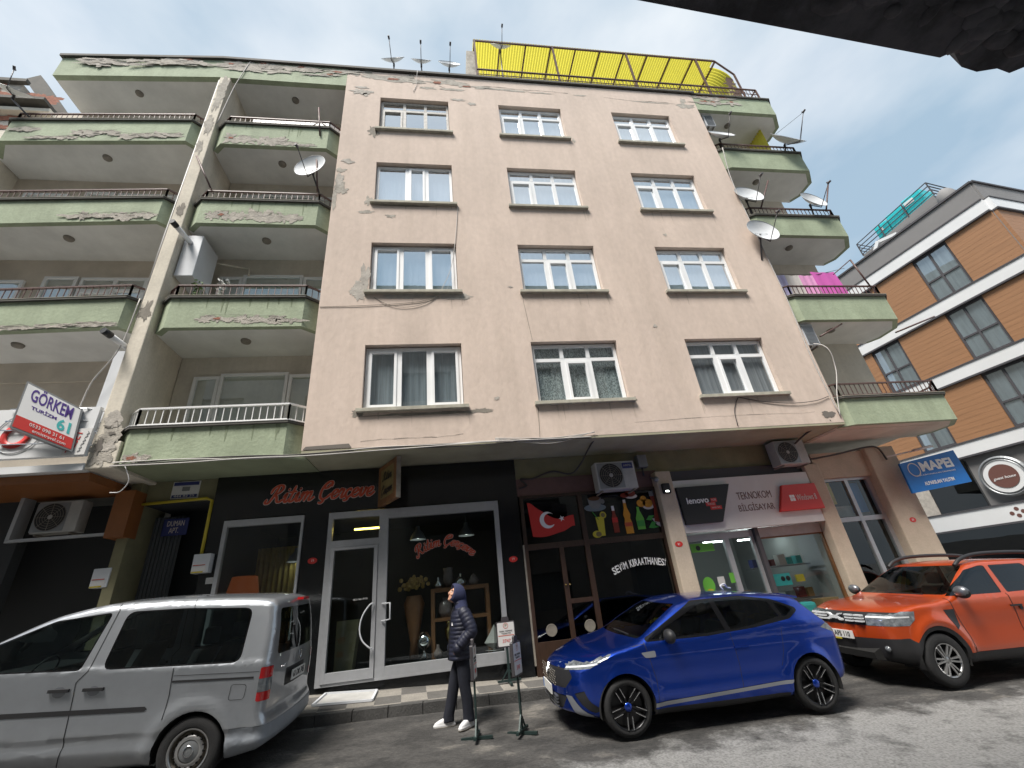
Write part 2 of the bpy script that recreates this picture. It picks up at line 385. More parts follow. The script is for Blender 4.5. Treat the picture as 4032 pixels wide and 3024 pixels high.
_nz3 = _n.new('ShaderNodeTexNoise'); _nz3.inputs['Scale'].default_value = 38; _nz3.inputs['Detail'].default_value = 4; _l.new(_tc.outputs['Object'], _nz3.inputs['Vector'])
_r3 = _n.new('ShaderNodeValToRGB'); _r3.color_ramp.elements[0].position = .3; _r3.color_ramp.elements[1].position = .6; _r3.color_ramp.elements[0].color = (.55, .55, .55, 1); _l.new(_nz3.outputs[0], _r3.inputs[0])
_ml = _n.new('ShaderNodeMixRGB'); _ml.blend_type = 'MULTIPLY'; _ml.inputs[0].default_value = 1; _l.new(_rr.outputs[0], _ml.inputs[1]); _l.new(_r3.outputs[0], _ml.inputs[2])
_mx = _n.new('ShaderNodeMixRGB'); _l.new(_cl.outputs[0], _mx.inputs[0]); _l.new(_src, _mx.inputs[1]); _l.new(_ml.outputs[0], _mx.inputs[2]); _l.new(_mx.outputs[0], _b.inputs['Base Color'])
mat('asphalt_pale', (.27, .265, .255), .9, col2=(.17, .168, .162), vscale=2.6, bump=.7, bscale=60, lo=.40, hi=.5, speck=.4)
# kerb and tiled pavement
mat('kerb', (.075, .073, .07), .9, var=.4, vscale=3, bump=.5, bscale=40, speck=.3)
xs3 = [-14 + .5 * i for i in range(57)]
mb = MB()
for x0, x1 in zip(xs3, xs3[1:]):
    e = .006
    p = lambda x, dy, dz: (x, kerb_y(x) + dy, G(x, kerb_y(x)) + dz)
    a, b = x0 + e, x1 - e
    mb.quad(p(a, 0, -.05), p(b, 0, -.05), p(b, .015, .135), p(a, .015, .135)); mb.quad(p(a, .015, .135), p(b, .015, .135), p(b, .15, .142), p(a, .15, .142))
    mb.quad(p(a, 0, -.05), p(a, .015, .135), p(a, .15, .142), p(a, .15, -.05)); mb.quad(p(b, 0, -.05), p(b, .015, .135), p(b, .15, .142), p(b, .15, -.05))
struct('kerb', mb, 'kerb')
m = mat('pavement', (.28, .265, .24), .9, var=.2, vscale=3, bump=.3, bscale=50, speck=.3)
nn, ll = m.node_tree.nodes, m.node_tree.links; b_ = nn['Principled BSDF']; src = b_.inputs['Base Color'].links[0].from_socket
tcn = nn.new('ShaderNodeTexCoord'); mpn = nn.new('ShaderNodeMapping'); mpn.inputs['Rotation'].default_value = (0, 0, radians(-5.5)); ck = nn.new('ShaderNodeTexChecker')
ck.inputs['Scale'].default_value = 2.5; ck.inputs[1].default_value = (1, .98, .95, 1); ck.inputs[2].default_value = (.42, .42, .43, 1)
mm = nn.new('ShaderNodeMixRGB'); mm.blend_type = 'MULTIPLY'; mm.inputs[0].default_value = 1
ll.new(tcn.outputs['Object'], mpn.inputs[0])
sx_ = nn.new('ShaderNodeSeparateXYZ'); cx_ = nn.new('ShaderNodeCombineXYZ'); ll.new(mpn.outputs[0], sx_.inputs[0]); ll.new(sx_.outputs[0], cx_.inputs[0]); ll.new(sx_.outputs[1], cx_.inputs[1]); cx_.inputs[2].default_value = .1
ll.new(cx_.outputs[0], ck.inputs[0]); ll.new(src, mm.inputs[1]); ll.new(ck.outputs[0], mm.inputs[2]); ll.new(mm.outputs[0], b_.inputs['Base Color'])
mb = MB(); rows = []
for x in xs3:
    y0 = kerb_y(x) + .15; z0 = G(x, kerb_y(x)) + .14; rows.append([mb.v((x, lerp(y0, 1.35, t), lerp(z0, wb(x) + .02, t))) for t in (0, .25, .5, .75, 1)])
for a, b in zip(rows, rows[1:]):
    for j in range(4): mb._f([a[j], b[j], b[j + 1], a[j + 1]], smooth=True)
struct('pavement', mb, 'pavement')
struct('side_street', sheet([14.0, 16, 20.0], [1.3, 8, 20, 60], lambda x, y: G(x, 1.3) + .02), 'asphalt_pale')

# ---------------------------------------------------------------- main building
ZC = [4.97, 7.84, 10.71, 13.58, 16.45]; ZB = [4.29, 7.07, 9.94, 12.73, 15.60]
PX0, PX1 = -2.62, 8.62
B = thing('apartment_building', 'five storey apartment block with pink plaster front and green balconies above the shops', 'building', (3, 1.2, .3))
WX = [(-1.62, .35), (1.86, 3.82), (5.48, 7.46)]
WZ = [(5.12, 6.58), (7.96, 9.42), (10.76, 12.27), (13.65, 15.13)]
def wall_face(mb, x0, x1, z0, z1, y, holes, depth, sub=1.2):
    xs = sorted(set([x0, x1] + [h[0] for h in holes] + [h[1] for h in holes])); zs = sorted(set([z0, z1] + [h[2] for h in holes] + [h[3] for h in holes]))
    for a, b in zip(xs, xs[1:]):
        for c, d in zip(zs, zs[1:]):
            if any(h[0] <= a + 1e-6 and b <= h[1] + 1e-6 and h[2] <= c + 1e-6 and d <= h[3] + 1e-6 for h in holes): continue
            mb.quad((a, y, c), (b, y, c), (b, y, d), (a, y, d))
    for h in holes:
        a, b, c, d = h
        mb.quad((a, y, c), (a, y + depth, c), (a, y + depth, d), (a, y, d)); mb.quad((b, y, c), (b, y, d), (b, y + depth, d), (b, y + depth, c))
        mb.quad((a, y, c), (b, y, c), (b, y + depth, c), (a, y + depth, c)); mb.quad((a, y, d), (a, y + depth, d), (b, y + depth, d), (b, y, d))
mb = MB(); holes = [(a, b, c, d) for a, b in WX for c, d in WZ]
wall_face(mb, PX0, PX1, 4.36, 16.40, 0, holes, .22)
mb.quad((PX0, 0, 4.36), (PX0, 0, 16.4), (PX0, 1.3, 16.4), (PX0, 1.3, 4.36)); mb.quad((PX1, 0, 4.36), (PX1, 1.3, 4.36), (PX1, 1.3, 16.4), (PX1, 0, 16.4))
mb.quad((PX0, 0, 16.4), (PX1, 0, 16.4), (PX1, 1.3, 16.4), (PX0, 1.3, 16.4))
mb.build('front_wall', 'pink', B)
mb = MB().box(-5.75, 11.45, 1.2, 10, 4.32, 16.3); mb.build('block', 'cream', B)
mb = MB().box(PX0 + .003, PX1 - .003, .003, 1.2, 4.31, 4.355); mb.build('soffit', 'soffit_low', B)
mb = MB().box(-5.7, PX0 - .003, .30, 1.2, 4.30, 4.35); mb.build('soffit', 'soffit_green', B)
mb = MB().box(PX1 + .003, 11.4, .30, 1.2, 4.28, 4.33); mb.build('soffit', 'cream_dark', B)
# roof edge: dark coping that runs over everything
mb = MB().box(PX0 - .1, PX1 + .1, -.07, 1.4, 16.44, 16.53); mb.build('roof_coping', 'coping_dark', B)

def window(par, x0, x1, z0, z1, y, style, curtain, glass='glass', fm='pvc', back='room_dark'):
    """frame mesh (the window) with pane, curtain and sill under it"""
    mb = MB(); t = .065; d0, d1 = y, y + .06; W = x1 - x0; H = z1 - z0
    mb.box(x0, x1, d0, d1, z0, z0 + t); mb.box(x0, x1, d0, d1, z1 - t, z1); mb.box(x0, x0 + t, d0, d1, z0 + t, z1 - t); mb.box(x1 - t, x1, d0, d1, z0 + t, z1 - t)
    cuts = {'3': (.345, .655), '3b': (.40, .66), '2': (.5,), '1': ()}[style.split('t')[0]]
    zt = z1 - H * .27 if 't' in style else z1 - t
    if 't' in style: mb.box(x0 + t, x1 - t, d0 + .002, d1, zt - .04, zt + .04)
    for c in cuts:
        cx = x0 + W * c
        mb.box(cx - .05, cx + .05, d0 - .002, d1, z0 + t, (zt - .04) if 't' in style else z1 - t)
        if 't' in style: mb.box(cx - .04, cx + .04, d0 - .001, d1, zt + .04, z1 - t)
    # opening sash: an extra inner frame in one light
    es = [x0 + t] + [x0 + W * c for c in cuts] + [x1 - t]
    sash = {'3': (0, 2), '3t': (0,), '3tm': (1,), '3b': (1,)}.get(style, ())
    for k in sash:
        a, b = es[k] + (.05 if k else 0), es[k + 1] - (.05 if k < len(es) - 2 else 0); zz = (zt - .04) if 't' in style else z1 - t; s = .055; q = d0 - .02
        mb.box(a, b, q, d1 - .01, z0 + t, z0 + t + s); mb.box(a, b, q, d1 - .01, zz - s, zz); mb.box(a, a + s, q, d1 - .01, z0 + t + s, zz - s); mb.box(b - s, b, q, d1 - .01, z0 + t + s, zz - s)
    fr = mb.build('window', fm, par)
    g = MB(); 
    for a, b in zip(es, es[1:]):
        th = noise.noise(Vector((a, z0, 1))) * .003; g.quad((a, y + .035 + th, z0 + .03), (b, y + .035 - th, z0 + .03), (b, y + .035 - th * .6, z1 - .03), (a, y + .035 + th * .6, z1 - .03))
    g.build('pane', glass, fr)
    if curtain:
        c = MB(); n = int(W / .022); pr = None
        for i in range(n + 1):
            x = x0 + W * i / n; yy = y + .13 + .008 * sin(i * .9 + 2 * noise.noise(Vector((x * 3, z0, 0))))
            cur = (c.v((x, yy, z0)), c.v((x, yy + .01, z1)))
            if pr: c._f([pr[0], cur[0], cur[1], pr[1]], smooth=True)
            pr = cur
        c.build('curtain', curtain, fr)
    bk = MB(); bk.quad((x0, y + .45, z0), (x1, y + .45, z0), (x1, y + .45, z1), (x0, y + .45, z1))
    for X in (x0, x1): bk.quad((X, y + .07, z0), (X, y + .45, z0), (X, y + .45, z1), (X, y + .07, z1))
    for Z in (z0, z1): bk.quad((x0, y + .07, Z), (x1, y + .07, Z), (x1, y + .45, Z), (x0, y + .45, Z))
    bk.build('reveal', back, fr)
    return fr
STY = {(0, 0): ('3', 'room', 'glass_low'), (1, 0): ('3tm', 'curtain_lace', 'glass_low'), (2, 0): ('3tm', 'blind', 'glass_low'),
       (0, 1): ('3', 'curtain', 'glass'), (1, 1): ('3tm', 'curtain', 'glass'), (2, 1): ('3t', 'curtain', 'glass'),
       (0, 2): ('3b', 'curtain', 'glass'), (1, 2): ('3t', 'curtain', 'glass'), (2, 2): ('3t', 'curtain', 'glass'),
       (0, 3): ('3t', None, 'glass'), (1, 3): ('3t', 'curtain', 'glass'), (2, 3): ('3t', 'curtain', 'glass')}
for i, (a, b) in enumerate(WX):
    for j, (c, d) in enumerate(WZ):
        st, cu, gl = STY[(i, j)]
        cu = 'curtain_grey' if cu == 'room' else cu
        fr = window(B, a + .012, b - .012, c + .012, d - .03, .11, st, cu, gl, 'pvc_dirty' if (i, j) == (0, 3) else 'pvc', 'room_grey')
        mb = MB().box(a - .09, b + .09, -.085, .10, c - .068, c + .006); mb.build('sill', 'sill', fr, bevel=.006)
        if (i, j) == (0, 3): fr['label'] = 'old wooden window with flaking paint and a broken pane'
# putty-coloured render round the second-floor left window
mb = MB()
a, b = WX[0]; c, d = WZ[1]
mb.blob(a - .11, 8.35, .10, .42, -.004, 3); mb.blob(a - .2, 8.0, .16, .19, -.005, 4); mb.blob(.1, 7.83, .45, .075, -.005, 5, amp=.6); mb.blob(-.9, 7.83, .6, .06, -.004, 6, amp=.6); mb.blob(.42, 7.84, .13, .1, -.006, 8)
mb.build('repair_plaster', 'render_pale', B)
mb = MB()
for (x, z, rx, rz) in ((-2.48, 11.9, .14, .07), (-2.5, 11.35, .12, .28), (-2.38, 11.15, .14, .1), (-2.57, 10.85, .05, .35), (-1.75, 10.78, .1, .16), (-1.85, 8.0, .14, .17), (-1.8, 10.42, .16, .04), (-1.2, 10.3, .1, .05),
                       (-1.55, 16.12, .55, .13), (-.9, 16.15, .4, .13), (-.55, 16.02, .25, .08), (.25, 16.12, .55, .10), (.75, 16.02, .35, .1), (1.4, 15.98, .3, .06), (1.9, 15.95, .4, .035), (2.5, 15.92, .45, .035), (3.3, 15.9, .4, .03), (4.6, 15.92, .2, .035),
                       (-2.35, 16.25, .12, .12), (8.2, 16.02, .1, .18), (8.25, 15.75, .3, .13), (-.25, 15.75, .2, .06), (4.0, 13.6, .05, .07), (5.9, 9.85, .05, .03), (7.0, 15.8, .6, .02), (.5, 15.75, .3, .05)): mb.blob(x, z, rx, rz, -.004 - .0007 * (hash((x, z)) % 5), x * 7 + z, amp=.55)
mb.build('bare_plaster', 'render_grey', B)
mb = MB()
for (x, z, rx, rz) in ((.05, 16.06, .12, .06), (-1.3, 16.08, .15, .05), (.95, 15.97, .12, .03)): mb.blob(x, z, rx, rz, -.011, x * 5, amp=.5)
mb.build('bare_brick', 'brick_red', B)
mb = MB()
for (x, z, rx, rz) in ((-2.2, 15.35, .22, .14), (-2.15, 15.55, .16, .05), (-2.36, 12.25, .14, .07), (-2.5, 11.55, .09, .16), (.6, 15.25, .22, .05), (-2.05, 15.2, .06, .08), (1.05, 15.1, .1, .06), (1.55, 8.1, .05, .03), (4.85, 6.95, .04, .05), (1.0, 5.25, .05, .03)): mb.blob(x, z, rx, rz, -.007, x * 3 + z, amp=.6)
mb.build('flaked_paint', 'render_pale', B)
mb = MB()
mb.blob(.62, 5.0, .22, .05, -.0035, 1, amp=.7); mb.blob(.38, 4.99, .5, .035, -.004, 2, amp=.5); mb.blob(-1.68, 5.05, .12, .07, -.004, 3, amp=.6); mb.blob(-.6, 4.985, .8, .02, -.0035, 4, amp=.6); mb.blob(-1.0, 10.66, .7, .02, -.0035, 5, amp=.6); mb.blob(3.9, 5.1, .06, .05, -.004, 6)
mb.blob(-2.0, 16.3, .1, .25, -.0035, 7); mb.blob(-.72, 16.22, .08, .28, -.0035, 8); mb.blob(-1.75, 13.5, .12, .2, -.0035, 9, amp=.6)
mb.build('damp_stain', 'stain', B)
def crackline(mb, pts, w=.012, y=-.004, seed=0):
    P = cat([(p[0], y, p[1]) for p in pts], 6)
    for i, (p, q) in enumerate(zip(P, P[1:])):
        ww = w * (.4 + abs(noise.noise(Vector((p.x * 5, p.z * 5, seed)))) * 1.6)
        j = .02 * noise.noise(Vector((p.x * 9, p.z * 9, seed + 3))); k = .02 * noise.noise(Vector((q.x * 9, q.z * 9, seed + 3)))
        mb.quad((p.x, y, p.z + j), (q.x, y, q.z + k), (q.x, y, q.z + k + ww), (p.x, y, p.z + j + ww))
mb = MB()
crackline(mb, [(-1.6, 4.47), (-1, 4.50), (-.2, 4.49), (.3, 4.53)], .008); crackline(mb, [(1.2, 16.0), (1.8, 16.06), (2.6, 16.0), (3.4, 16.02), (4.2, 15.98)], .018, seed=2)
crackline(mb, [(5.4, 15.9), (6.4, 15.82), (7.2, 15.85), (8.1, 15.8)], .014, seed=4); crackline(mb, [(.1, 15.9), (.35, 15.75), (.55, 15.72)], .02, seed=5); crackline(mb, [(8.0, 4.62), (6, 4.63), (3.8, 4.60)], .006, seed=5)
mb.quad((-2.6, -.006, 4.37), (-1.75, -.006, 4.37), (-1.8, -.006, 4.45), (-2.55, -.006, 4.43)); mb.blob(8.3, 4.56, .16, .08, -.006, 3, amp=.3)
mb.build('crack', 'crack', B)
mb = MB()
for x0, z0, x1, z1 in ((1.80, 7.9, 1.98, 6.62), (1.77, 5.02, 1.73, 4.38)): crackline(mb, [(x0, z0), ((x0 + x1) / 2 + .02, (z0 + z1) / 2), (x1, z1)], .0)
for xa in ((1.80, 7.9, 1.90, 6.62), (1.83, 5.02, 1.78, 4.38)): mb.quad((xa[0], -.004, xa[1]), (xa[0] + .009, -.004, xa[1]), (xa[2] + .009, -.004, xa[3]), (xa[2], -.004, xa[3]))
mb.build('seam', 'stain', B)

mat('drip', (.50, .415, .35), .95, var=.2, vscale=6); mat('drip_green', (.235, .275, .18), .95, var=.3, vscale=6)
mb = MB(); rn = random.Random(21)
for a, b in WX:
    for c, d in WZ:
        for k in range(7):
            x = rn.choice([a - .06, b + .06, rn.uniform(a, b), rn.uniform(a, b)]) + rn.uniform(-.03, .03); h = rn.uniform(.08, .42); wv = rn.uniform(.008, .028); z0 = c - .075; P = []
            for q in range(7): P.append((x - wv * (1 - q / 7) + .01 * noise.noise(Vector((x * 9, q * .7, c))), z0 - h * q / 6))
            for q in range(6, -1, -1): P.append((x + wv * (1 - q / 7) + .01 * noise.noise(Vector((x * 9, q * .7, c))), z0 - h * q / 6))
            mb._f([mb.v((p[0], -.003 - .0001 * k, p[1])) for p in P])
mb.build('sill_drip', 'drip', B)
# balconies ------------------------------------------------------------
def poly_wall(mb, pts, z0, z1):
    for p, q in zip(pts, pts[1:]): mb.quad((p[0], p[1], z0), (q[0], q[1], z0), (q[0], q[1], z1), (p[0], p[1], z1))
def inset(pts, d):
    # parallel polyline to the inside (+y side), simple bisector offset
    o = []
    for i, p in enumerate(pts):
        dirs = []
        if i > 0: dirs.append(Vector((p[0] - pts[i - 1][0], p[1] - pts[i - 1][1])).normalized())
        if i < len(pts) - 1: dirs.append(Vector((pts[i + 1][0] - p[0], pts[i + 1][1] - p[1])).normalized())
        n = sum((Vector((-v.y, v.x)) for v in dirs), Vector((0, 0))).normalized(); c = n.dot(Vector((-dirs[0].y, dirs[0].x)))
        o.append((p[0] + n.x * d / c, p[1] + n.y * d / c))
    return o
def ribbon(mb, pts, z0, z1, da, db):      # solid strip following pts between insets da..db
    A, Bq = inset(pts, da), inset(pts, db)
    for i in range(len(pts) - 1):
        a, b, c, d = A[i], A[i + 1], Bq[i + 1], Bq[i]
        mb.quad((*a, z0), (*b, z0), (*b, z1), (*a, z1)); mb.quad((*d, z0), (*d, z1), (*c, z1), (*c, z0)); mb.quad((*a, z1), (*b, z1), (*c, z1), (*d, z1)); mb.quad((*a, z0), (*d, z0), (*c, z0), (*b, z0))
    for i in (0, -1): mb.quad((*A[i], z0), (*A[i], z1), (*Bq[i], z1), (*Bq[i], z0))
def balcony(par, pts, zb, zc, rail='rail_brown', railh=.34, floor_y=1.22, top=False, dent=None, coping='coping', slabm='soffit'):
    mb = MB(); ribbon(mb, pts, zb, zc - .055, 0, .11)
    bal = mb.build('balcony', 'green', par)
    P = [(p[0], p[1]) for p in inset(pts, .004)]; P2 = P + [(P[-1][0], floor_y), (P[0][0], floor_y)]
    mb = MB(); mb.prism(P2, 'z', zb + .003, zb + .14); mb.build('slab', slabm, bal)
    mb = MB(); ribbon(mb, pts, zc - .055, zc - .012, -.05, .17); mb.build('coping_edge', 'coping_dark', bal)
    mb = MB(); ribbon(mb, pts, zc - .010, zc, -.058, .17); mb.build('coping', coping, bal)
    if top: return bal
    mb = MB(); Q = inset(pts, .055); zr = zc + railh
    for p, q in zip(Q, Q[1:]):
        mb.bar((*p, zr), (*q, zr), .045, .03); mb.bar((*p, zc + .05), (*q, zc + .05), .022)
        L = (Vector(q) - Vector(p)).length; n = max(1, int(round(L / .125)))
        for k in range(n + 1):
            x, y = lerp(p[0], q[0], k / n), lerp(p[1], q[1], k / n)
            mb.bar((x, y, zc + (.0 if k in (0, n) else .05)), (x, y, zr), .030 if k in (0, n) else .013)
    mb.build('railing', rail, bal)
    return bal
def peel(par, segs, seed, y=-.006):
    g = MB(); p_ = MB(); r = MB(); k_ = MB(); rn = random.Random(seed)
    for (x0, x1, zc_, h) in segs:
        n = max(2, int((x1 - x0) / .22))
        for i in range(n):
            x = lerp(x0, x1, (i + .5) / n); z = zc_ + rn.uniform(-.04, .04)
            g.blob(x, z, (x1 - x0) / n * .75, h * rn.uniform(.6, 1.2), y - .0006 * (i % 3), seed + i * 1.7, amp=.7)
            if rn.random() < .4: p_.blob(x + rn.uniform(-.1, .1), z + rn.uniform(-.04, .03), .08 * rn.uniform(.6, 1.5), .03, y - .004, seed + i, amp=.7)
            if rn.random() < .12: r.blob(x, z, .07, .028, y - .006, seed + i * 2, amp=.5)
        crackline(k_, [(x0, zc_ + h * .8), (lerp(x0, x1, .3), zc_ + h * 1.15), (lerp(x0, x1, .65), zc_ + h * .9), (x1, zc_ + h * .5)], .009, y - .0075, seed)
    for q, nm, mm_ in ((g, 'bare_plaster', 'render_grey'), (p_, 'flaked_paint', 'render_pale'), (r, 'bare_brick', 'brick_red'), (k_, 'crack', 'crack')):
        if len(q.bm.faces): q.build(nm, mm_, par)
bayp = [(-5.76, .22), (-5.5, 0), (-2.92, 0), (-2.60, .28)]
RAIL = ['rail_white', 'rail_brown', 'rail_brown', 'rail_brown']
bays = []
for k in range(4):
    bb = balcony(B, bayp, ZB[k], ZC[k], RAIL[k], .36 if k == 0 else .33, coping='rail_white' if k == 0 else 'coping', slabm='soffit_green' if k == 0 else 'soffit'); bays.append(bb)
peel(bays[1], [(-4.9, -3.3, 7.27, .08), (-3.6, -3.0, 7.19, .07)], 11); peel(bays[2], [(-5.35, -3.3, 10.18, .13)], 17); peel(bays[3], [(-5.4, -4.0, 12.93, .12), (-4.2, -3.3, 12.84, .06)], 23); peel(bays[0], [(-5.45, -5.1, 4.37, .06)], 24)
for k, bb in enumerate(bays):
    mb = MB(); rn = random.Random(50 + k)
    for q_ in range(9):
        x = rn.uniform(-5.4, -3.0); h = rn.uniform(.1, .5); wv = rn.uniform(.01, .03); z0 = ZC[k] - .06; P = [(x - wv * (1 - q / 6), z0 - h * q / 6) for q in range(6)] + [(x + wv * (1 - q / 6), z0 - h * q / 6) for q in range(5, -1, -1)]
        mb._f([mb.v((p[0], -.003 - .0001 * q_, p[1])) for p in P])
    mb.build('rain_streak', 'drip_green', bb)
# right-hand corner balconies: front corner chamfered, then running back along the side street
rgp = [(8.56, .16), (8.86, 0), (11.55, 0), (11.98, .42), (11.98, .95), (11.80, 1.2)]
rbs = []
for k in range(4): rbs.append(balcony(B, rgp, ZB[k], ZC[k], 'rail_brown', .33, slabm='cream_dark' if k == 0 else 'soffit'))
# top parapets in green at both ends
pt = [(-6.12, .0), (-2.625, .0)]
top1 = MB(); ribbon(top1, [(-10.35, .24), (-6.1, .0), (PX0 - .003, -.002)], 15.6, 16.44, 0, .14)
topg = top1.build('roof_parapet', 'green', B); topg['label'] = 'green roof parapet with broad flakes of bare plaster and brick'
mb = MB(); ribbon(mb, [(-10.4, .24), (-6.1, .0), (PX0 - .11, 0)], 16.44, 16.53, -.07, .2); mb.build('coping', 'coping_dark', topg)
mb = MB(); mb.prism([(-10.35, .25), (-6.1, .01), (PX0 - .01, .01), (PX0 - .01, 1.25), (-10.35, 1.6)], 'z', 15.605, 15.75); mb.build('slab', 'soffit', topg)
def peel2(par, seed, x0, x1, z0, z1, n, yf):
    g = MB(); p_ = MB(); r = MB(); rn = random.Random(seed)
    for i in range(n):
        x = rn.uniform(x0, x1); z = rn.uniform(z0, z1); g.blob(x, z, rn.uniform(.15, .5), rn.uniform(.04, .1), yf(x) - .006 - .0005 * (i % 7), seed + i * 1.7, amp=.7)
        if rn.random() < .25: r.blob(x, z + rn.uniform(0, .1), rn.uniform(.06, .2), .035, yf(x) - .011, seed + i * 2, amp=.5)
        if rn.random() < .35: p_.blob(x + rn.uniform(-.1, .1), z, .12 * rn.uniform(.6, 1.5), .03, yf(x) - .0125, seed + i, amp=.7)
    for q, nm, mm_ in ((g, 'bare_plaster', 'render_grey'), (p_, 'flaked_paint', 'render_pale'), (r, 'bare_brick', 'brick_red')):
        if len(q.bm.faces): q.build(nm, mm_, par)
peel2(topg, 5, -5.9, -2.8, 15.95, 16.35, 26, lambda x: -.01)
peel2(topg, 6, -9.9, -6.3, 16.05, 16.36, 22, lambda x: -.02 + (-6.1 - x) * .0565 - .012)
topr = balcony(B, [(8.62, .001)] + rgp[2:], ZB[4], 16.45, top=True); topr['label'] = 'green roof parapet over the right hand balconies'
peel2(topr, 8, 8.8, 10.2, 15.95, 16.35, 8, lambda x: -.004)
# loggia side and rear details
mb = MB(); mb.box(-6.03, -5.765, .0, 1.25, 4.72, 15.61); mb.box(-6.04, -5.60, .0, 1.22, 4.24, 4.72); 
pier = mb.build('party_wall', 'pier', B, bevel=.02); pier['label'] = 'tall cream party wall pier between two rows of balconies, crumbling at its foot'
mb = MB()
mb.blob(-5.82, 4.85, .17, .25, -.006, 1, amp=.5); mb.blob(-5.83, 4.5, .18, .2, -.007, 2, amp=.5); mb.blob(-5.9, 14.6, .1, .5, -.006, 3, amp=.6); mb.blob(-5.86, 15.2, .1, .3, -.007, 4, amp=.6); mb.blob(-5.9, 13.4, .1, .35, -.006, 7, amp=.6); mb.blob(-5.95, 12.6, .06, .3, -.006, 8, amp=.6)
mb.build('bare_plaster', 'render_grey', pier)
mb = MB(); mb.blob(-5.84, 5.12, .15, .14, -.012, 5, amp=.3); mb.blob(-5.8, 4.62, .12, .08, -.012, 6, amp=.5); mb.build('flaked_paint', 'render_pale', pier)
mb = MB(); mb.blob(-5.92, 4.62, .05, .12, -.016, 9, amp=.6); mb.blob(-5.78, 4.86, .06, .03, -.016, 10, amp=.4); crackline(mb, [(-5.95, 5.0), (-5.85, 4.97), (-5.76, 5.08), (-5.7, 4.9)], .02, -.017); mb.build('crack', 'crack', pier)
mb = MB(); mb.blob(-5.9, 7.45, .12, .25, -.006, 12, amp=.5); mb.blob(-5.9, 10.3, .08, .2, -.006, 13, amp=.5); mb.build('damp_stain', 'stain', pier)
mb = MB(); mb.tube([(-6.05, .03, 15.5), (-6.06, .02, 9.5), (-6.05, .03, 7.3)], .016, 5); mb.build('downpipe', 'sign_white', B)
# rooms seen at the back of the loggias
def lwin(par, x0, x1, z0, z1, st='1', cu='curtain_grey', gl='glass_low'): return window(par, x0, x1, z0, z1, 1.13, st, cu, gl, 'pvc', 'room_dark')
for k in range(4):
    zt = ZB[k] + 2.27
    lwin(B, -5.38, -4.86, ZB[k] + .15, zt, '1', 'curtain' if k else 'curtain_grey'); lwin(B, -4.85, -3.46, ZB[k] + .95 if k else ZB[k] + .5, zt + .06, '1', ['curtain_grey', 'curtain', 'curtain_grey', 'curtain_grey'][k]); lwin(B, -3.44, -2.75, ZB[k] + .15, zt, '1', 'curtain_grey')
    lwin(B, 8.75, 9.30, ZB[k] + .15, zt, '1', 'curtain_grey')
mb = MB()
for k in range(4):
    mb.box(8.62, 11.3, 1.17, 1.23, ZB[k] + .1, ZB[k + 1] - .01) if False else None
mb.bm.free()
def clamp_(par, x, y, z):
    mb = MB().lathe([(.0, -.05), (.085, -.05), (.1, -.02), (.1, .012)], 16, (x, y, z)); mb.build('ceiling_lamp', 'stain', par)
for k in range(1, 5):
    clamp_(B, -4.18, .52, ZB[k]); clamp_(B, 10.0, .48, ZB[k])
# yellow sheeted shelter on the roof
Cn = thing('roof_canopy', 'long yellow corrugated canopy on a brown frame over the roof', 'canopy', (6, .5, 16.5), None)
def corr(fn, u0, u1, n, ends):
    mb = MB(); pr = None
    for i in range(n + 1):
        cur = [mb.v(p) for p in fn(lerp(u0, u1, i / n), .028 if i % 2 else -.028)]
        if pr:
            for a, b, c, d in zip(pr, pr[1:], cur[1:], cur): mb._f([a, b, c, d])
        pr = cur
    return mb
mb = corr(lambda x, h: [(x, y, 19.33 + .055 * (y - .3) + h) for y in (.25, 1.5, 3.0)], 1.34, 10.55, 190, 0); mb.build('roof_sheet', 'yellow_sheet', Cn)
ang = [i / 8 * pi / 2 for i in range(9)]
mb = corr(lambda y, h: [(10.55 + .75 * sin(t) + h * sin(t), y, 18.58 + .75 * cos(t) + .055 * (y - .3) + h * cos(t)) for t in ang] + [(11.3 + h, y, 16.2), (11.3 + h, y, 13.4)] , .5, 3.0, 52, 0); mb.build('side_sheet', 'yellow_sheet', Cn)
mb = MB()
for i in range(11):
    x = 1.38 + i * .925
    mb.bar((x, .27, 19.28), (x, 3.0, 19.43), .05, .07)
mb.bar((1.34, .27, 19.28), (10.6, .27, 19.28), .05, .06); mb.bar((1.34, 1.5, 19.31), (10.6, 1.5, 19.31), .04)
for x in (1.38, 4.2, 7.0, 9.8): mb.bar((x, .33, 16.45), (x, .27, 19.28), .06)
mb.bar((10.6, .27, 19.28), (11.25, .35, 18.63), .05); mb.bar((11.25, .35, 18.63), (11.25, .4, 16.45), .05)
mb.build('steel_frame', 'rail_brown', Cn)
mb = MB()
for x in (4.9, 7.35, 9.5): mb.bar((x + .25, .35, 16.5), (x - .05, .9, 18.0), .07)
mb.build('brace', 'pvc_dirty', Cn)
mb = MB()
mb.bar((1.35, .12, 17.22), (11.45, .12, 17.22), .045, .04); mb.bar((1.35, .12, 16.95), (11.45, .12, 16.95), .02); mb.bar((11.45, .12, 16.5), (11.45, .12, 17.22), .045); mb.bar((11.45, .12, 17.2), (11.45, 1.4, 17.2), .04)
for i in range(76): mb.bar((1.4 + i * .134, .12, 16.5), (1.4 + i * .134, .12, 17.22), .014)
tg = mb.build('roof_railing', 'rail_brown', Cn)
mb = MB().box(1.08, 1.36, .35, 1.2, 16.5, 18.75); o = mb.build('chimney', 'render_grey', B)
mb = MB()
for (x, z) in ((10.95, 18.15), (11.1, 17.6)): mb.blob(x, z, .22, .28, .44, x, amp=.8)
mb.build('burnt_patch', 'rust', Cn)

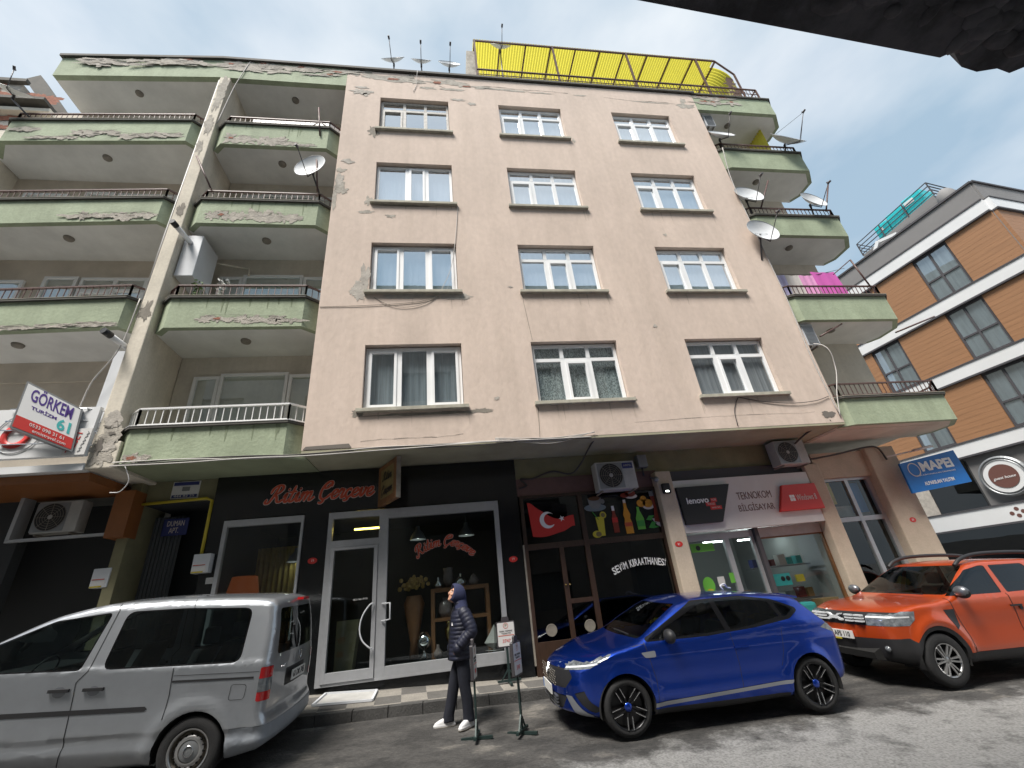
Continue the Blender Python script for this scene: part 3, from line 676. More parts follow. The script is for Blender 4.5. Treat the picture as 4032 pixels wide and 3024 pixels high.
# ---------------------------------------------------------------- neighbouring building to the left
LB = thing('apartment_building', 'apartment block with long green balconies left of the cream pier', 'building', (-9, 1.2, .4))
def ly(x): return -.01 + (-6.3 - x) * .055
lfp = [(-10.95, ly(-10.5) + .45), (-10.55, ly(-10.5)), (-6.32, -.01), (-6.035, .26)]
lbs = []
for k in (1, 2, 3):
    pts = lfp if k == 3 else ([(-11.0, ly(-10.6) + .4), (-10.6, ly(-10.6))] + lfp[2:])
    lbs.append(balcony(LB, pts, ZB[k] + .03, ZC[k], 'rail_brown', .33, floor_y=1.32))
def lpeel(par, seed, segs):
    g = MB(); p_ = MB(); k_ = MB(); rn = random.Random(seed)
    for x0, x1, z, h in segs:
        n = int((x1 - x0) / .2)
        for i in range(n):
            x = lerp(x0, x1, (i + .5) / n); g.blob(x, z + rn.uniform(-.03, .03), .2, h * rn.uniform(.5, 1.2), ly(x) - .016 - .0006 * (i % 3), seed + i, amp=.7)
            if rn.random() < .4: p_.blob(x, z - h * .6, .13, .02, ly(x) - .022, seed + i, amp=.6)
        for i in range(n):
            a, b = lerp(x0, x1, i / n), lerp(x0, x1, (i + 1) / n); zz = z + h * .7
            k_.quad((a, ly(a) - .026, zz + .03 * sin(i * 2.1)), (b, ly(b) - .026, zz + .03 * sin(i * 2.1 + 2.1)), (b, ly(b) - .026, zz + .014 + .03 * sin(i * 2.1 + 2.1)), (a, ly(a) - .026, zz + .014 + .03 * sin(i * 2.1)))
    g.build('bare_plaster', 'render_grey', par); k_.build('crack', 'crack', par)
    if len(p_.bm.faces): p_.build('flaked_paint', 'render_pale', par)
lpeel(lbs[0], 31, [(-9.5, -6.4, 7.16, .05)]); lpeel(lbs[1], 37, [(-8.2, -6.4, 10.13, .1)]); lpeel(lbs[2], 41, [(-9.9, -8.9, 12.86, .05), (-8.9, -8.0, 13.05, .11), (-8.0, -6.5, 12.95, .08), (-10.4, -9.9, 13.2, .1)])
mb = MB().box(-11.0, -6.03, 1.32, 9, 4.3, 15.6); mb.build('block', 'cream_dark', LB)
mb = MB().box(-12.4, -10.98, .75, 9, 4.3, 13.9); mb.build('side_bay', 'cream', LB)
for k in (1, 2, 3):
    z = ZB[k] + 2.3
    window(LB, -10.6, -9.6, ZB[k] + .15, z - .05, 1.25, '1', 'curtain_grey', 'glass_low'); window(LB, -9.22, -8.52, ZB[k] + .15, z + .06, 1.25, '1', 'curtain_grey', 'glass_low'); window(LB, -8.45, -6.3, ZB[k] + .9, z + .03, 1.25, '3t', 'curtain_grey', 'glass_low')
    clamp_(LB, -8.42, .57, ZB[k] + .03)
clamp_(B, -8.42, .6, 15.605)
# first floor office: dark window band, white sign board with a logo, ledge, orange fascia
mb = MB(); wall_face(mb, -13, -6.05, 4.2, 7.1, 1.30, [(-12.5, -6.95, 5.2, 6.62)], .1); mb.box(-6.95, -6.75, 1.15, 1.29, 5.0, 6.62); mb.build('office_wall', 'cream_dark', LB)
mb = MB().box(-6.28, -6.04, .12, .5, 5.0, 6.62); mb.build('white_duct', 'metal_white', LB)
mb = MB(); mb.quad((-12.5, 1.36, 5.1), (-6.9, 1.36, 5.1), (-6.9, 1.36, 6.7), (-12.5, 1.36, 6.7)); mb.build('window', 'glass_dark', LB)
mb = MB(); mb.quad((-12.5, 1.6, 5.1), (-6.9, 1.6, 5.1), (-6.9, 1.6, 6.7), (-12.5, 1.6, 6.7)); mb.build('office_interior', 'room_dark', LB)
mb = MB().box(-13, -6.04, -.02, 1.28, 4.22, 4.34); mb.build('ledge', 'band_white', LB)
mb = MB().box(-13, -6.0, .12, 1.28, 4.08, 4.215); mb.build('fascia', 'orange_panel', LB)
mb = MB().box(-13, -7.6, 1.2, 1.4, 2.2, 4.08); mb.box(-13, -12, 1.15, 1.5, .4, 4.1); mb.build('dark_front', 'room_dark', LB)
mb = MB().box(-13, -5.95, 1.9, 2.0, .3, 4.08); mb.box(-13, -6.2, 1.45, 1.9, .3, .6); mb.build('shop_interior', 'room_dark', LB)
mb = MB()
mb.box(-7.6, -7.54, .95, 1.2, 3.35, 4.08); mb.box(-7.6, -6.04, .95, 1.0, 3.31, 3.36); mb.build('opening_frame', 'alu', LB)
mb = MB().box(-6.01, -5.70, .85, 1.19, 3.25, 4.07); mb.build('orange_pillar', 'orange_panel', LB)
mb = MB().box(-6.0, -5.86, 1.25, 1.6, .3, 3.25); mb.build('pillar', 'khaki', LB)
SB = thing('sign_board', 'long white sign board with a red and grey round logo at the left', 'sign', (-8, -.05, 4.36))
mb = MB().box(-13, -6.06, -.06, .02, 4.47, 5.36); mb.build('board', 'band_white', SB)
mb = MB(); mb.prism([(-13, 4.62), (-8.03, 4.62), (-7.83, 5.2), (-13, 5.2)], 'y', -.075, -.062); mb.build('blue_mark', 'blue_sign', SB)
mb = MB(); mb.lathe([(.13, -.072), (.13, -.085), (.22, -.085), (.22, -.072)], 28, (-7.17, 0, 4.86), 'y', closed=True); mb.prism([(-7.25, 4.99), (-7.05, 4.9), (-6.95, 5.25), (-7.05, 5.22)], 'y', -.085, -.072); mb.build('red_mark', 'red', SB)
mb = MB(); mb.lathe([(.335, -.07), (.335, -.075), (.35, -.075), (.35, -.07)], 36, (-7.15, 0, 4.9), 'y', closed=True); mb.build('ring_mark', 'metal_grey', SB)
# small tilted poster strip next to the pier
SP = thing('small_sign', 'small white notice board with vertical red lettering beside the crumbling pier', 'sign', (-6.2, -.1, 4.45))
mb = MB().box(-6.36, -6.02, -.12, -.1, 4.46, 4.93); mb.build('board', 'sign_white', SP)
text('TESET', .17, 'red', SP, onwall(-6.22, -.125, 4.69, radians(80)), width=.4); text('www', .06, 'metal_grey', SP, onwall(-6.09, -.125, 4.69, radians(80)), width=.38)
# guard rails
GR = thing('guard_rail', 'four chrome guard rails running from the tilted travel sign to the pier', 'railing', (-6.3, -.1, 4.6))
mb = MB()
for z in (5.32, 5.10, 4.93, 4.68): mb.tube([(-7.4, -.1, z + .03), (-6.3, -.1, z), (-6.0, .03, z - .02)], .013, 6)
mb.build('rail', 'mirror', GR)
# tilted double sided travel sign
a0, b0, c0, d0 = Vector((-6.97, -.50, 5.68)), Vector((-6.26, -.15, 5.28)), Vector((-6.18, -.15, 4.50)), Vector((-6.93, -.50, 4.84))
ex = (b0 - a0).normalized(); ez = (a0 - d0).normalized(); ey = ex.cross(-ez).normalized()
TS = thing('travel_sign', 'tilted white and red projecting sign with purple lettering beside the cream pier', 'sign', tuple(d0))
nrm = ex.cross(ez).normalized()
def tp(u, v, k=0): return a0.lerp(b0, u) * (1 - v) + d0.lerp(c0, u) * v + nrm * k
def tq(mbx, u0, u1, v0, v1, k): mbx.quad(tp(u0, v0, k), tp(u1, v0, k), tp(u1, v1, k), tp(u0, v1, k))
mb = MB(); A = [mb.v(tp(u, v, 0)) for u, v in ((0, 0), (1, 0), (1, 1), (0, 1))]; A2 = [mb.v(tp(u, v, -.14)) for u, v in ((0, 0), (1, 0), (1, 1), (0, 1))]
mb._f(A); mb._f(A2[::-1]); [mb._f([A[i], A[(i + 1) % 4], A2[(i + 1) % 4], A2[i]]) for i in range(4)]
mb.build('casing', 'metal_grey', TS)
mb = MB(); tq(mb, .03, .97, .04, .72, .004); mb.build('white_face', 'white', TS)
mb = MB(); tq(mb, .03, .97, .72, .96, .004); mb.build('red_band', 'red', TS)
def tm(u, v, sh=0):
    x = (tp(1, v) - tp(0, v)).normalized(); y = (tp(u, 0) - tp(u, 1)).normalized(); p = tp(u, v, .007)
    return Matrix(((x.x, y.x, nrm.x, p.x), (x.y, y.y, nrm.y, p.y), (x.z, y.z, nrm.z, p.z), (0, 0, 0, 1)))
mat('violet', (.06, .02, .22), .5)
text('GÖRKEM', .2, 'violet', TS, tm(.5, .23), off=.004, width=.64, height=.27); text('TURİZM', .1, 'violet', TS, tm(.42, .47), off=.002, width=.38, height=.075)
text('61', .2, 'cyan_card', TS, tm(.79, .56), off=.006, width=.2, height=.2); text('0533 098 31 61', .08, 'white', TS, tm(.55, .80), width=.5, height=.055); text('ermistravel.com', .08, 'white', TS, tm(.6, .90), width=.48, height=.05)
# older building far left
FB = thing('old_building', 'peeling pink and white building with exposed brick at the far left roofline', 'building', (-15, 3, 0))
mb = MB(); mb.box(-24, -12.5, 2.6, 12, 0, 17.4); mb.box(-24, -12.3, 2.2, 2.6, 17.0, 17.15); mb.build('wall', 'cream', FB)
mb = MB(); mb.box(-24, -14.4, 2.9, 6, 17.4, 19.5); mb.box(-14.2, -12.6, 2.4, 2.55, 16.2, 17.0) ; mb.build('roof_storey', 'render_pale', FB)
mb = MB(); mb.box(-24, -14.2, 2.75, 2.9, 19.45, 19.6); mb.box(-24, -12.4, 2.0, 2.6, 17.3, 17.42); mb.bar((-14.6, 3.3, 20.4), (-12.6, 3.3, 17.6), .3, .5); mb.build('coping', 'coping_dark', FB)
mb = MB()
for (x, z, rx, rz) in ((-13.6, 18.7, .5, .3), (-15.2, 18.9, .6, .5)): mb.blob(x, z, rx, rz, 2.88, x, amp=.5)
for (x, z, rx, rz) in ((-13.3, 16.85, .7, .12), (-13.6, 16.4, .4, .1)): mb.blob(x, z, rx, rz, 2.38, x, amp=.5)
mb.build('bare_brick', 'brick_red', FB)

# ---------------------------------------------------------------- wood and grey building across the side street
WB = thing('modern_building', 'modern grey building with orange wood panels and white bands at the right', 'building', (20.79, 1.5, 0))
_h = Vector((-.1564, .9877, 0)); _n = Vector((-.9877, -.1564, 0)); _c = Vector((20.79, 1.5, 0)); _h2 = Vector((.9932, .1161, 0))
def WP(s, z, o=0): return _c + _h * s + _n * o + Vector((0, 0, z))
def wbox(mb, s0, s1, z0, z1, o0, o1):
    a = [mb.v(WP(s, z, o)) for s in (s0, s1) for o in (o0, o1) for z in (z0, z1)]
    for i in ((0, 1, 3, 2), (4, 6, 7, 5), (0, 4, 5, 1), (2, 3, 7, 6), (0, 2, 6, 4), (1, 5, 7, 3)): mb._f([a[k] for k in i])
def wfront(mb, s0, s1, z0, z1, o):     # on the street-facing side (turns the corner)
    _m = Vector((.1161, -.9932, 0)); p = lambda s, z, q: _c + _h2 * s + _m * q + Vector((0, 0, z))
    a = [mb.v(p(s, z, q)) for s in (s0, s1) for q in (-.2, o) for z in (z0, z1)]
    for i in ((0, 1, 3, 2), (4, 6, 7, 5), (0, 4, 5, 1), (2, 3, 7, 6), (0, 2, 6, 4), (1, 5, 7, 3)): mb._f([a[k] for k in i])
mb = MB(); wbox(mb, .0, 14, 0, 14.4, -10, 0); mb.build('core', 'grey_clad', WB)
mb = MB(); wbox(mb, -.0, 14, 13.62, 14.5, 0, .06); wfront(mb, 0, 10, 13.62, 14.5, .06); mb.build('parapet', 'grey_clad', WB)
mb = MB()
bands = [(13.06, 13.58), (10.32, 10.81), (7.6, 8.08), (4.85, 5.32), (2.33, 2.92)]
for z0, z1 in bands: wbox(mb, 0, 14, z0, z1, 0, .16); wfront(mb, 0, 10, z0, z1, .16)
mb.build('floor_band', 'band_white', WB)
mb = MB()
for z0, z1 in bands:
    for zz in ((z0 - .07, z0), (z1, z1 + .05)): wbox(mb, 0, 14, zz[0], zz[1], 0, .19); wfront(mb, 0, 10, zz[0], zz[1], .19)
wbox(mb, -.05, 14, 14.5, 14.58, -.3, .12); wfront(mb, -.05, 10, 14.5, 14.58, .12)
mb.build('band_trim', 'edge_dark', WB)
segs = {0: [(0.02, 1.58), (2.88, 4.72), (6.0, 7.6)], 1: [(-.0, 1.64), (2.92, 4.76), (6.0, 7.6)], 2: [(0, 1.7), (3.0, 4.8), (6.0, 8)]}
tops = [(13.0, 10.86), (10.25, 8.14), (7.53, 5.38)]
for k, (zt, zb) in enumerate(tops):
    last = 0
    for j, (s0, s1) in enumerate(segs[k]):
        s0_, s1_ = (s0, s1) if k != 1 or j else (s0, s1)
        mb = MB(); n = 11
        for i in range(n): wbox(mb, s0_, s1_, lerp(zb, zt, i / n), lerp(zb, zt, (i + 1) / n) - .005, 0, .10)
        mb.build('wood_panel', 'wood_panel', WB)
        if j:
            p0 = segs[k][j - 1][1]; f = MB(); o = .05
            for s in (p0 + .02, (p0 + s0_) / 2, s0_ - .08): wbox(f, s, s + .07, zb, zt, -.01, o)
            for z in (zb, lerp(zb, zt, .42), zt - .08): wbox(f, p0 + .02, s0_ - .02, z, z + .07, -.011, o - .003)
            fr = f.build('window', 'edge_dark', WB)
            g = MB(); wbox(g, p0 + .03, s0_ - .03, zb + .02, zt - .02, .0, .006); g.build('pane', 'glass_low', fr)
            g = MB(); wbox(g, p0 + .03, s0_ - .03, zb + .02, zt - .02, -.012, .003); g.build('curtain', 'curtain_grey', fr)
mb = MB(); n = 11
for i in range(n): wfront(mb, .02, 1.5, lerp(10.86, 13.0, i / n), lerp(10.86, 13.0, (i + 1) / n) - .005, .1)
mb.build('wood_panel', 'wood_panel', WB)
mb = MB(); wbox(mb, 4.95, 6.55, 2.95, 4.75, 0, .04); wbox(mb, -.2, 12, .1, 2.28, 0, .04); wbox(mb, 7.2, 12, 2.95, 4.75, 0, .03); mb.build('dark_glazing', 'glass_dark', WB)
mb = MB(); wbox(mb, 4.9, 12, .1, 4.7, -.02, .01); wbox(mb, -.3, 12, .1, 2.25, -.02, .011); mb.build('interior', 'room_dark', WB)
mb = MB(); wbox(mb, 6.55, 7.15, 2.95, 4.75, 0, .08); mb.build('grey_pier', 'render_pale', WB)
# terrace storey set back from the parapet, with railing, turquoise structure, canopy and vent
def zt_(s_, z): return z - .11 * (s_ - 1.5)
mb = MB(); wbox(mb, 1.55, 5.0, 14.4, 15.62, -7, -1.5); mb.prism([(0, 0)], 'z', 0, 0) if False else None
A = [mb.v(WP(s_, z, -1.5)) for s_, z in ((1.55, 15.6), (5.0, 15.6), (5.0, 15.66), (1.55, 16.04))]; Bq = [mb.v(WP(s_, z, -7)) for s_, z in ((1.55, 15.6), (5.0, 15.6), (5.0, 15.66), (1.55, 16.04))]
mb._f(A); mb._f(Bq); [mb._f([A[i], A[(i + 1) % 4], Bq[(i + 1) % 4], Bq[i]]) for i in range(4)]
mb.build('terrace_wall', 'grey_clad', WB)
mb = MB()
for z in (16.12, 16.35, 16.57, 16.79):
    mb.bar(WP(1.5, z, -1.5), WP(5.0, zt_(5.0, z), -1.5), .035); mb.bar(WP(1.5, z, -1.5), WP(1.5, z, -6), .035); mb.bar(WP(5.0, zt_(5, z), -1.5), WP(5.0, zt_(5, z), -3), .03)
for s_ in (1.5, 2.65, 3.8, 5.0): mb.bar(WP(s_, zt_(s_, 16.0), -1.5), WP(s_, zt_(s_, 16.79), -1.5), .04)
for o in (-3, -4.5, -6): mb.bar(WP(1.5, 15.9, o), WP(1.5, 16.79, o), .04)
mb.build('terrace_railing', 'edge_dark', WB)
mb = MB(); wbox(mb, 1.85, 2.66, 15.9, 16.86, -2.6, -1.62); wbox(mb, 2.70, 3.46, 15.8, 16.74, -2.6, -1.62); wbox(mb, 3.50, 4.1, 15.7, 16.6, -2.6, -1.62)
tk = mb.build('terrace_awning', 'teal', WB, bevel=.04)
mb = MB(); wbox(mb, 2.2, 2.6, 16.45, 16.68, -1.62, -1.60); wbox(mb, 3.75, 3.85, 16.2, 16.4, -1.62, -1.60); mb.build('awning_label', 'band_white', tk)
mb = MB(); mb.bar(WP(4.3, 14.6, -.6), WP(3.75, 15.25, -.6), .16); mb.bar(WP(3.75, 15.2, -.6), WP(3.0, 14.98, -.6), .14); mb.build('white_canopy', 'band_white', WB)
mb = MB(); mb.ball(tuple(WP(1.0, 15.0, -.8)), .34, .34, .55, 16, 10); mb.build('roof_vent', 'grey_clad', WB)
mb = MB(); wbox(mb, 2.3, 2.7, 14.55, 14.85, -.4, -.3); mb.build('terrace_lamp', 'edge_dark', WB)
# round shop sign and paw marks
RS = thing('round_sign', 'round sign with white ring and brown centre on the grey facade', 'sign', tuple(WP(4.0, 3.35, .1)))
def wdisc(mb, s, z, r, o, n=36, r0=0):
    if not r0: mb._f([mb.v(WP(s + r * cos(2 * pi * k / n), z + r * sin(2 * pi * k / n), o)) for k in range(n)]); return
    A = [mb.v(WP(s + r * cos(2 * pi * k / n), z + r * sin(2 * pi * k / n), o)) for k in range(n)]; B_ = [mb.v(WP(s + r0 * cos(2 * pi * k / n), z + r0 * sin(2 * pi * k / n), o)) for k in range(n)]
    for k in range(n): mb._f([A[k], A[(k + 1) % n], B_[(k + 1) % n], B_[k]])
_sc = (3.98, 3.86)
mb = MB(); n = 40
ri = [(.72, .1), (.72, .2), (.66, .24), (.62, .2), (.58, .24)]
prev = None
for r, o in ri:
    cur = [mb.v(WP(_sc[0] + r * cos(2 * pi * k / n), _sc[1] + r * sin(2 * pi * k / n), o)) for k in range(n)]
    if prev: [mb._f([prev[k], prev[(k + 1) % n], cur[(k + 1) % n], cur[k]]) for k in range(n)]
    prev = cur
mb.build('rim', 'metal_grey', RS)
mb = MB(); wdisc(mb, *_sc, .58, .22); mb.build('white_ring', 'band_white', RS)
mat('brown_sign', (.13, .06, .05), .4)
mb = MB(); wdisc(mb, *_sc, .42, .235); mb.build('brown_disc', 'brown_sign', RS)
MW = Matrix(((-_h.x, 0, _n.x, 0), (-_h.y, 0, _n.y, 0), (0, 1, 0, 0), (0, 0, 0, 1)))
text('guest house', .15, 'white', RS, Matrix.Translation(WP(_sc[0], _sc[1] - .05, .245)) @ MW, shear=.35, width=.66)
mb = MB()
for s, z in ((4.2, 2.73), (4.38, 2.6), (4.05, 2.62), (4.22, 2.5)):
    wdisc(mb, s, z, .07, .165, 10)
tag(mb.build('star_mark', 'brown_sign', None), 'cluster of dark brown star marks on the lowest white band', 'sign mark')

# ---------------------------------------------------------------- building behind the camera (seen in reflections, and its balcony overhead)
OB = thing('opposite_building', 'dark concrete balcony slab of the building overhead at the top right corner', 'building', (0, -12, 0))
mat('ob_wall', (.42, .41, .39), .85, var=.3, vscale=.8); mat('ob_green', (.16, .22, .17), .8, var=.2, vscale=.8)
mat('slab_rough', (.10, .098, .11), .95, var=.55, vscale=3.5, bump=.8, bscale=7, lo=.4, hi=.6)
mb = MB(); wall_face(mb, -26, 17, 0, 16, -10.4, [(x, x + 2.2, z, z + 1.5) for x in (-22, -17, -12, -7, -2, 3, 8, 13) for z in (1, 4.2, 7.2, 10.2, 12.9)], -.25); mb.quad((-26, -10.4, 16), (9, -10.4, 16), (9, -18, 17.6), (-26, -18, 16)); mb.build('wall', 'ob_wall', OB)
mb = MB(); mb.quad((-26, -10.65, 0), (17, -10.65, 0), (17, -10.65, 15.9), (-26, -10.65, 15.9)); mb.build('window', 'curtain_grey', OB)
mb = MB(); mb.box(-26, 17, -11, -10.2, 15.7, 16.8); mb.build('roof_band', 'ob_green', OB)
mb = MB()
for i in range(12): mb.box(-25 + i * 3, -24 + i * 3, -10.5, -10.25, 14.6, 15.6)
mb.build('shutter', 'band_white', OB)
mb = MB()
P = [(-1.5, -6.99), (3.28, -6.70), (3.34, -6.74), (3.50, -6.66), (3.65, -6.64), (3.78, -6.67), (3.91, -6.65), (4.6, -7.1), (4.9, -8.5), (4.9, -10.4), (-1.5, -10.4)]
mb.prism(P, 'z', 4.5, 4.8)
mb.build('balcony_slab', 'slab_rough', OB)
mb = MB()
rn = random.Random(4)
for i in range(60):
    x = rn.uniform(3.3, 4.3); y = -6.78 - max(0, x - 3.9) * .8 - rn.uniform(0, .5); mb.ball((x, y, 4.5), rn.uniform(.04, .12), rn.uniform(.04, .1), rn.uniform(.02, .06), 8, 5)
for i in range(50): mb.ball((rn.uniform(2.2, 3.3), rn.uniform(-7.6, -6.9), 4.5), rn.uniform(.04, .14), rn.uniform(.03, .08), rn.uniform(.008, .03), 8, 5)
mb.build('spalled_concrete', 'slab_rough', OB)
# ---------------------------------------------------------------- shop storey
Yw = 1.2
SF = B
# lettering drawn as brush strokes (script capitals and joined lower case)
GLY = {
 'R': (.95, [[(.40, .98), (.30, .55), (.12, .08), (-.05, -.02), (-.17, .06), (-.12, .2)], [(.02, .62), (.10, .88), (.38, 1.05), (.66, .98), (.68, .74), (.48, .56), (.30, .52), (.46, .34), (.58, .08), (.74, .02), (.92, .14)]]),
 'i': (.36, [[(.0, .30), (.14, .52), (.12, .25), (.12, .06), (.22, -.01), (.40, .16)], [(.17, .73), (.19, .77)]]),
 't': (.40, [[(.20, .92), (.14, .5), (.08, .12), (.16, -.01), (.30, .04), (.42, .18)], [(-.04, .56), (.14, .59), (.32, .60)]]),
 'm': (.88, [[(.0, .32), (.10, .52), (.08, .2), (.02, .0)], [(.07, .25), (.20, .46), (.34, .52), (.36, .35), (.30, .0)], [(.34, .25), (.48, .46), (.62, .52), (.64, .35), (.58, .08), (.68, -.01), (.88, .16)]]),
 'Ç': (.85, [[(.70, .78), (.66, 1.0), (.46, 1.06), (.22, .86), (.10, .5), (.14, .14), (.34, -.02), (.58, .06), (.78, .26)], [(.44, 1.02), (.24, .84), (.30, .66), (.50, .70), (.62, .88)], [(.36, -.02), (.40, -.14), (.30, -.24), (.16, -.22)]]),
 'e': (.48, [[(.02, .20), (.22, .24), (.36, .38), (.32, .51), (.18, .50), (.06, .32), (.08, .08), (.22, -.02), (.38, .04), (.52, .20)]]),
 'r': (.44, [[(.0, .32), (.12, .56), (.16, .47), (.30, .50), (.26, .25), (.24, .06), (.32, -.01), (.48, .16)]]),
 'ç': (.46, [[(.36, .42), (.26, .52), (.10, .40), (.05, .18), (.16, -.01), (.34, .03), (.48, .2)], [(.18, -.02), (.24, -.12), (.14, -.2), (.04, -.18)]]),
 'v': (.52, [[(.0, .32), (.12, .52), (.12, .2), (.18, -.0), (.32, .14), (.40, .40), (.36, .52), (.46, .46), (.58, .46)]]), ' ': (.30, [])}
def script(word, fn, w, y, mbx, shear=.28):
    """fn maps (x, z) in letter units to a wall point; w is the stroke width in letter units"""
    pen = 0; k = 0
    for ch in word:
        adv, st = GLY[ch]
        for s_ in st:
            P = cat([(p[0], p[1], 0) for p in s_], 5); n = len(P); k += 1
            L, Rr = [], []
            for i, p in enumerate(P):
                d = P[min(i + 1, n - 1)] - P[max(i - 1, 0)]; d.normalize(); ww = w * (.72 + .38 * abs(d.y)) / 2
                if i in (0, n - 1): ww *= .75
                nn_ = Vector((-d.y, d.x, 0)) * ww; a, b = p + nn_, p - nn_
                L.append(mbx.v(fn(pen + a.x + shear * a.y, a.y, y - .0002 * k))); Rr.append(mbx.v(fn(pen + b.x + shear * b.y, b.y, y - .0002 * k)))
            for i in range(n - 1): mbx._f([L[i], L[i + 1], Rr[i + 1], Rr[i]])
            for e in (0, n - 1):
                mbx._f([mbx.v(fn(pen + P[e].x + shear * P[e].y + w * .42 * cos(t * pi / 5), P[e].y + w * .42 * sin(t * pi / 5), y - .0002 * k - .0001)) for t in range(10)])
        pen += adv
    return pen
# black stone facing of the frame shop
mb = MB()
mb.box(-4.47, 1.40, 1.14, 1.2, 3.46, 4.295); mb.box(-4.47, -4.20, 1.14, 1.2, .3, 3.46); mb.box(-2.78, -2.325, 1.14, 1.2, .3, 3.46); mb.box(.97, 1.40, 1.14, 1.2, .2, 3.46)
mb.box(-4.2, -2.78, 1.14, 1.2, .3, 1.1); mb.box(-2.325, .97, 1.14, 1.2, .2, .60); mb.box(-4.47, -4.41, 1.2, 1.6, .3, 4.29)
mb.build('stone_facing', 'black_stone', B)
mb = MB()
mb.box(1.40, 1.43, 1.10, 1.2, .5, 2.54); mb.build('brass_edge', 'stain', B)
SG = thing('shop_lettering', 'large red script lettering with pale outline on the black stone fascia', 'shop sign', (-2.5, 1.12, 3.6))
tot = sum(GLY[c][0] for c in 'Ritim Çerçeve'); sc_ = 2.0 / (tot + .1)
fn = lambda x, z, y: (-3.50 + x * sc_, y, 3.72 + z * sc_ * 1.12 + x * sc_ * .012)
mb = MB(); script('Ritim Çerçeve', fn, .215, 1.134, mb); mb.build('letter_outline', 'letter_edge', SG)
mb = MB(); script('Ritim Çerçeve', fn, .155, 1.124, mb); mb.build('letter', 'letter_red', SG)
# small shop window and the aluminium shop front
def frame(mb, x0, x1, z0, z1, y0, y1, l, r, b, t):
    mb.box(x0, x0 + l, y0, y1, z0, z1); mb.box(x1 - r, x1, y0, y1, z0, z1); mb.box(x0 + l, x1 - r, y0, y1, z0, z0 + b); mb.box(x0 + l, x1 - r, y0, y1, z1 - t, z1)
mb = MB(); frame(mb, -4.2, -2.78, 1.1, 3.44, 1.10, 1.19, .07, .045, .12, .12)
fr = mb.build('shop_window', 'alu', B, bevel=.004); mb = MB(); mb.quad((-4.15, 1.15, 1.2), (-2.8, 1.15, 1.2), (-2.8, 1.15, 3.35), (-4.15, 1.15, 3.35)); mb.build('pane', 'glass_shop', fr)
mb = MB(); frame(mb, -2.32, .97, .60, 3.44, 1.08, 1.19, .08, .09, .04, .12); mb.box(-1.37, -1.20, 1.08, 1.19, .64, 3.32); mb.box(-2.24, -1.37, 1.082, 1.19, 2.79, 2.91); mb.box(-1.20, .88, 1.082, 1.19, .64, .79); mb.box(-1.20, .88, 1.082, 1.19, 3.26, 3.32)
fr = mb.build('shop_window', 'alu', B, bevel=.004); fr['label'] = 'big display window in a grey aluminium frame'
mb = MB(); mb.quad((-1.2, 1.15, .75), (.9, 1.15, .75), (.9, 1.15, 3.3), (-1.2, 1.15, 3.3)); mb.quad((-2.25, 1.15, 2.9), (-1.37, 1.15, 2.9), (-1.37, 1.15, 3.35), (-2.25, 1.15, 3.35)); mb.build('pane', 'glass_shop', fr)
mb = MB(); frame(mb, -2.235, -1.375, .645, 2.785, 1.06, 1.15, .07, .07, .15, .05); dr = mb.build('door', 'alu', B, bevel=.004)
mb = MB(); mb.quad((-2.17, 1.12, .78), (-1.44, 1.12, .78), (-1.44, 1.12, 2.75), (-2.17, 1.12, 2.75)); mb.build('pane', 'glass_shop', dr)
mb = MB(); mb.tube(cat([(-1.41, 1.03, 1.78), (-1.47, .99, 1.76), (-1.58, .97, 1.6), (-1.62, .97, 1.40), (-1.57, .97, 1.22), (-1.45, .99, 1.10), (-1.41, 1.03, 1.08)], 5), .013, 7); mb.build('handle', 'metal_white', dr)
mb = MB(); mb.tube([(-1.27, 1.06, 1.76), (-1.12, .98, 1.76), (-1.11, .98, 1.50), (-1.27, 1.06, 1.48)], .014, 7); mb.build('handle', 'metal_white', fr)
text('0532 565 10 52', .05, 'white', dr, onwall(-1.66, 1.11, 1.87, .02), width=.25)
# script on the glass, laid along an arc
WS = thing('window_lettering', 'red script lettering arched across the display window glass', 'shop sign', (-.05, 1.13, 2.2))
sc2 = 1.12 / tot
def fna(x, z, y):
    a = (x / tot - .5) * 1.55; r = .72 + z * sc2 * 1.15; return (-.12 + r * sin(a), y, 1.92 + r * cos(a) + .03 - .06 * (x / tot - .5))
mb = MB(); script('Ritim Çerçeve', fna, .215, 1.140, mb); mb.build('letter_outline', 'letter_edge', WS)
mb = MB(); script('Ritim Çerçeve', fna, .15, 1.132, mb); mb.build('letter', 'letter_red', WS)
# projecting double sided sign under the soffit
PSn = thing('projecting_sign', 'projecting wooden framed sign with black script under the soffit', 'shop sign', (-1.2, 1.0, 3.5))
pa, pb, pc_, pd = Vector((-1.42, 1.13, 4.27)), Vector((-.98, .34, 4.27)), Vector((-.98, .34, 3.49)), Vector((-1.42, 1.13, 3.49))
pn = (pb - pa).cross(pd - pa).normalized(); pn = -pn if pn.y > 0 else pn
def pp(u, v, k=0): return pa.lerp(pb, u) * (1 - v) + pd.lerp(pc_, u) * v + pn * k
mb = MB(); A = [mb.v(pp(u, v, 0)) for u, v in ((0, 0), (1, 0), (1, 1), (0, 1))]; A2 = [mb.v(pp(u, v, -.09)) for u, v in ((0, 0), (1, 0), (1, 1), (0, 1))]
mb._f(A); mb._f(A2); [mb._f([A[i], A[(i + 1) % 4], A2[(i + 1) % 4], A2[i]]) for i in range(4)]; mb.build('frame', 'wood_mid', PSn)
mat('gilt', (.22, .17, .07), .45, var=.3, vscale=9)
mb = MB(); mb.quad(pp(.15, .12, .004), pp(.86, .12, .004), pp(.86, .86, .004), pp(.15, .86, .004)); mb.build('gilt_panel', 'gilt', PSn)
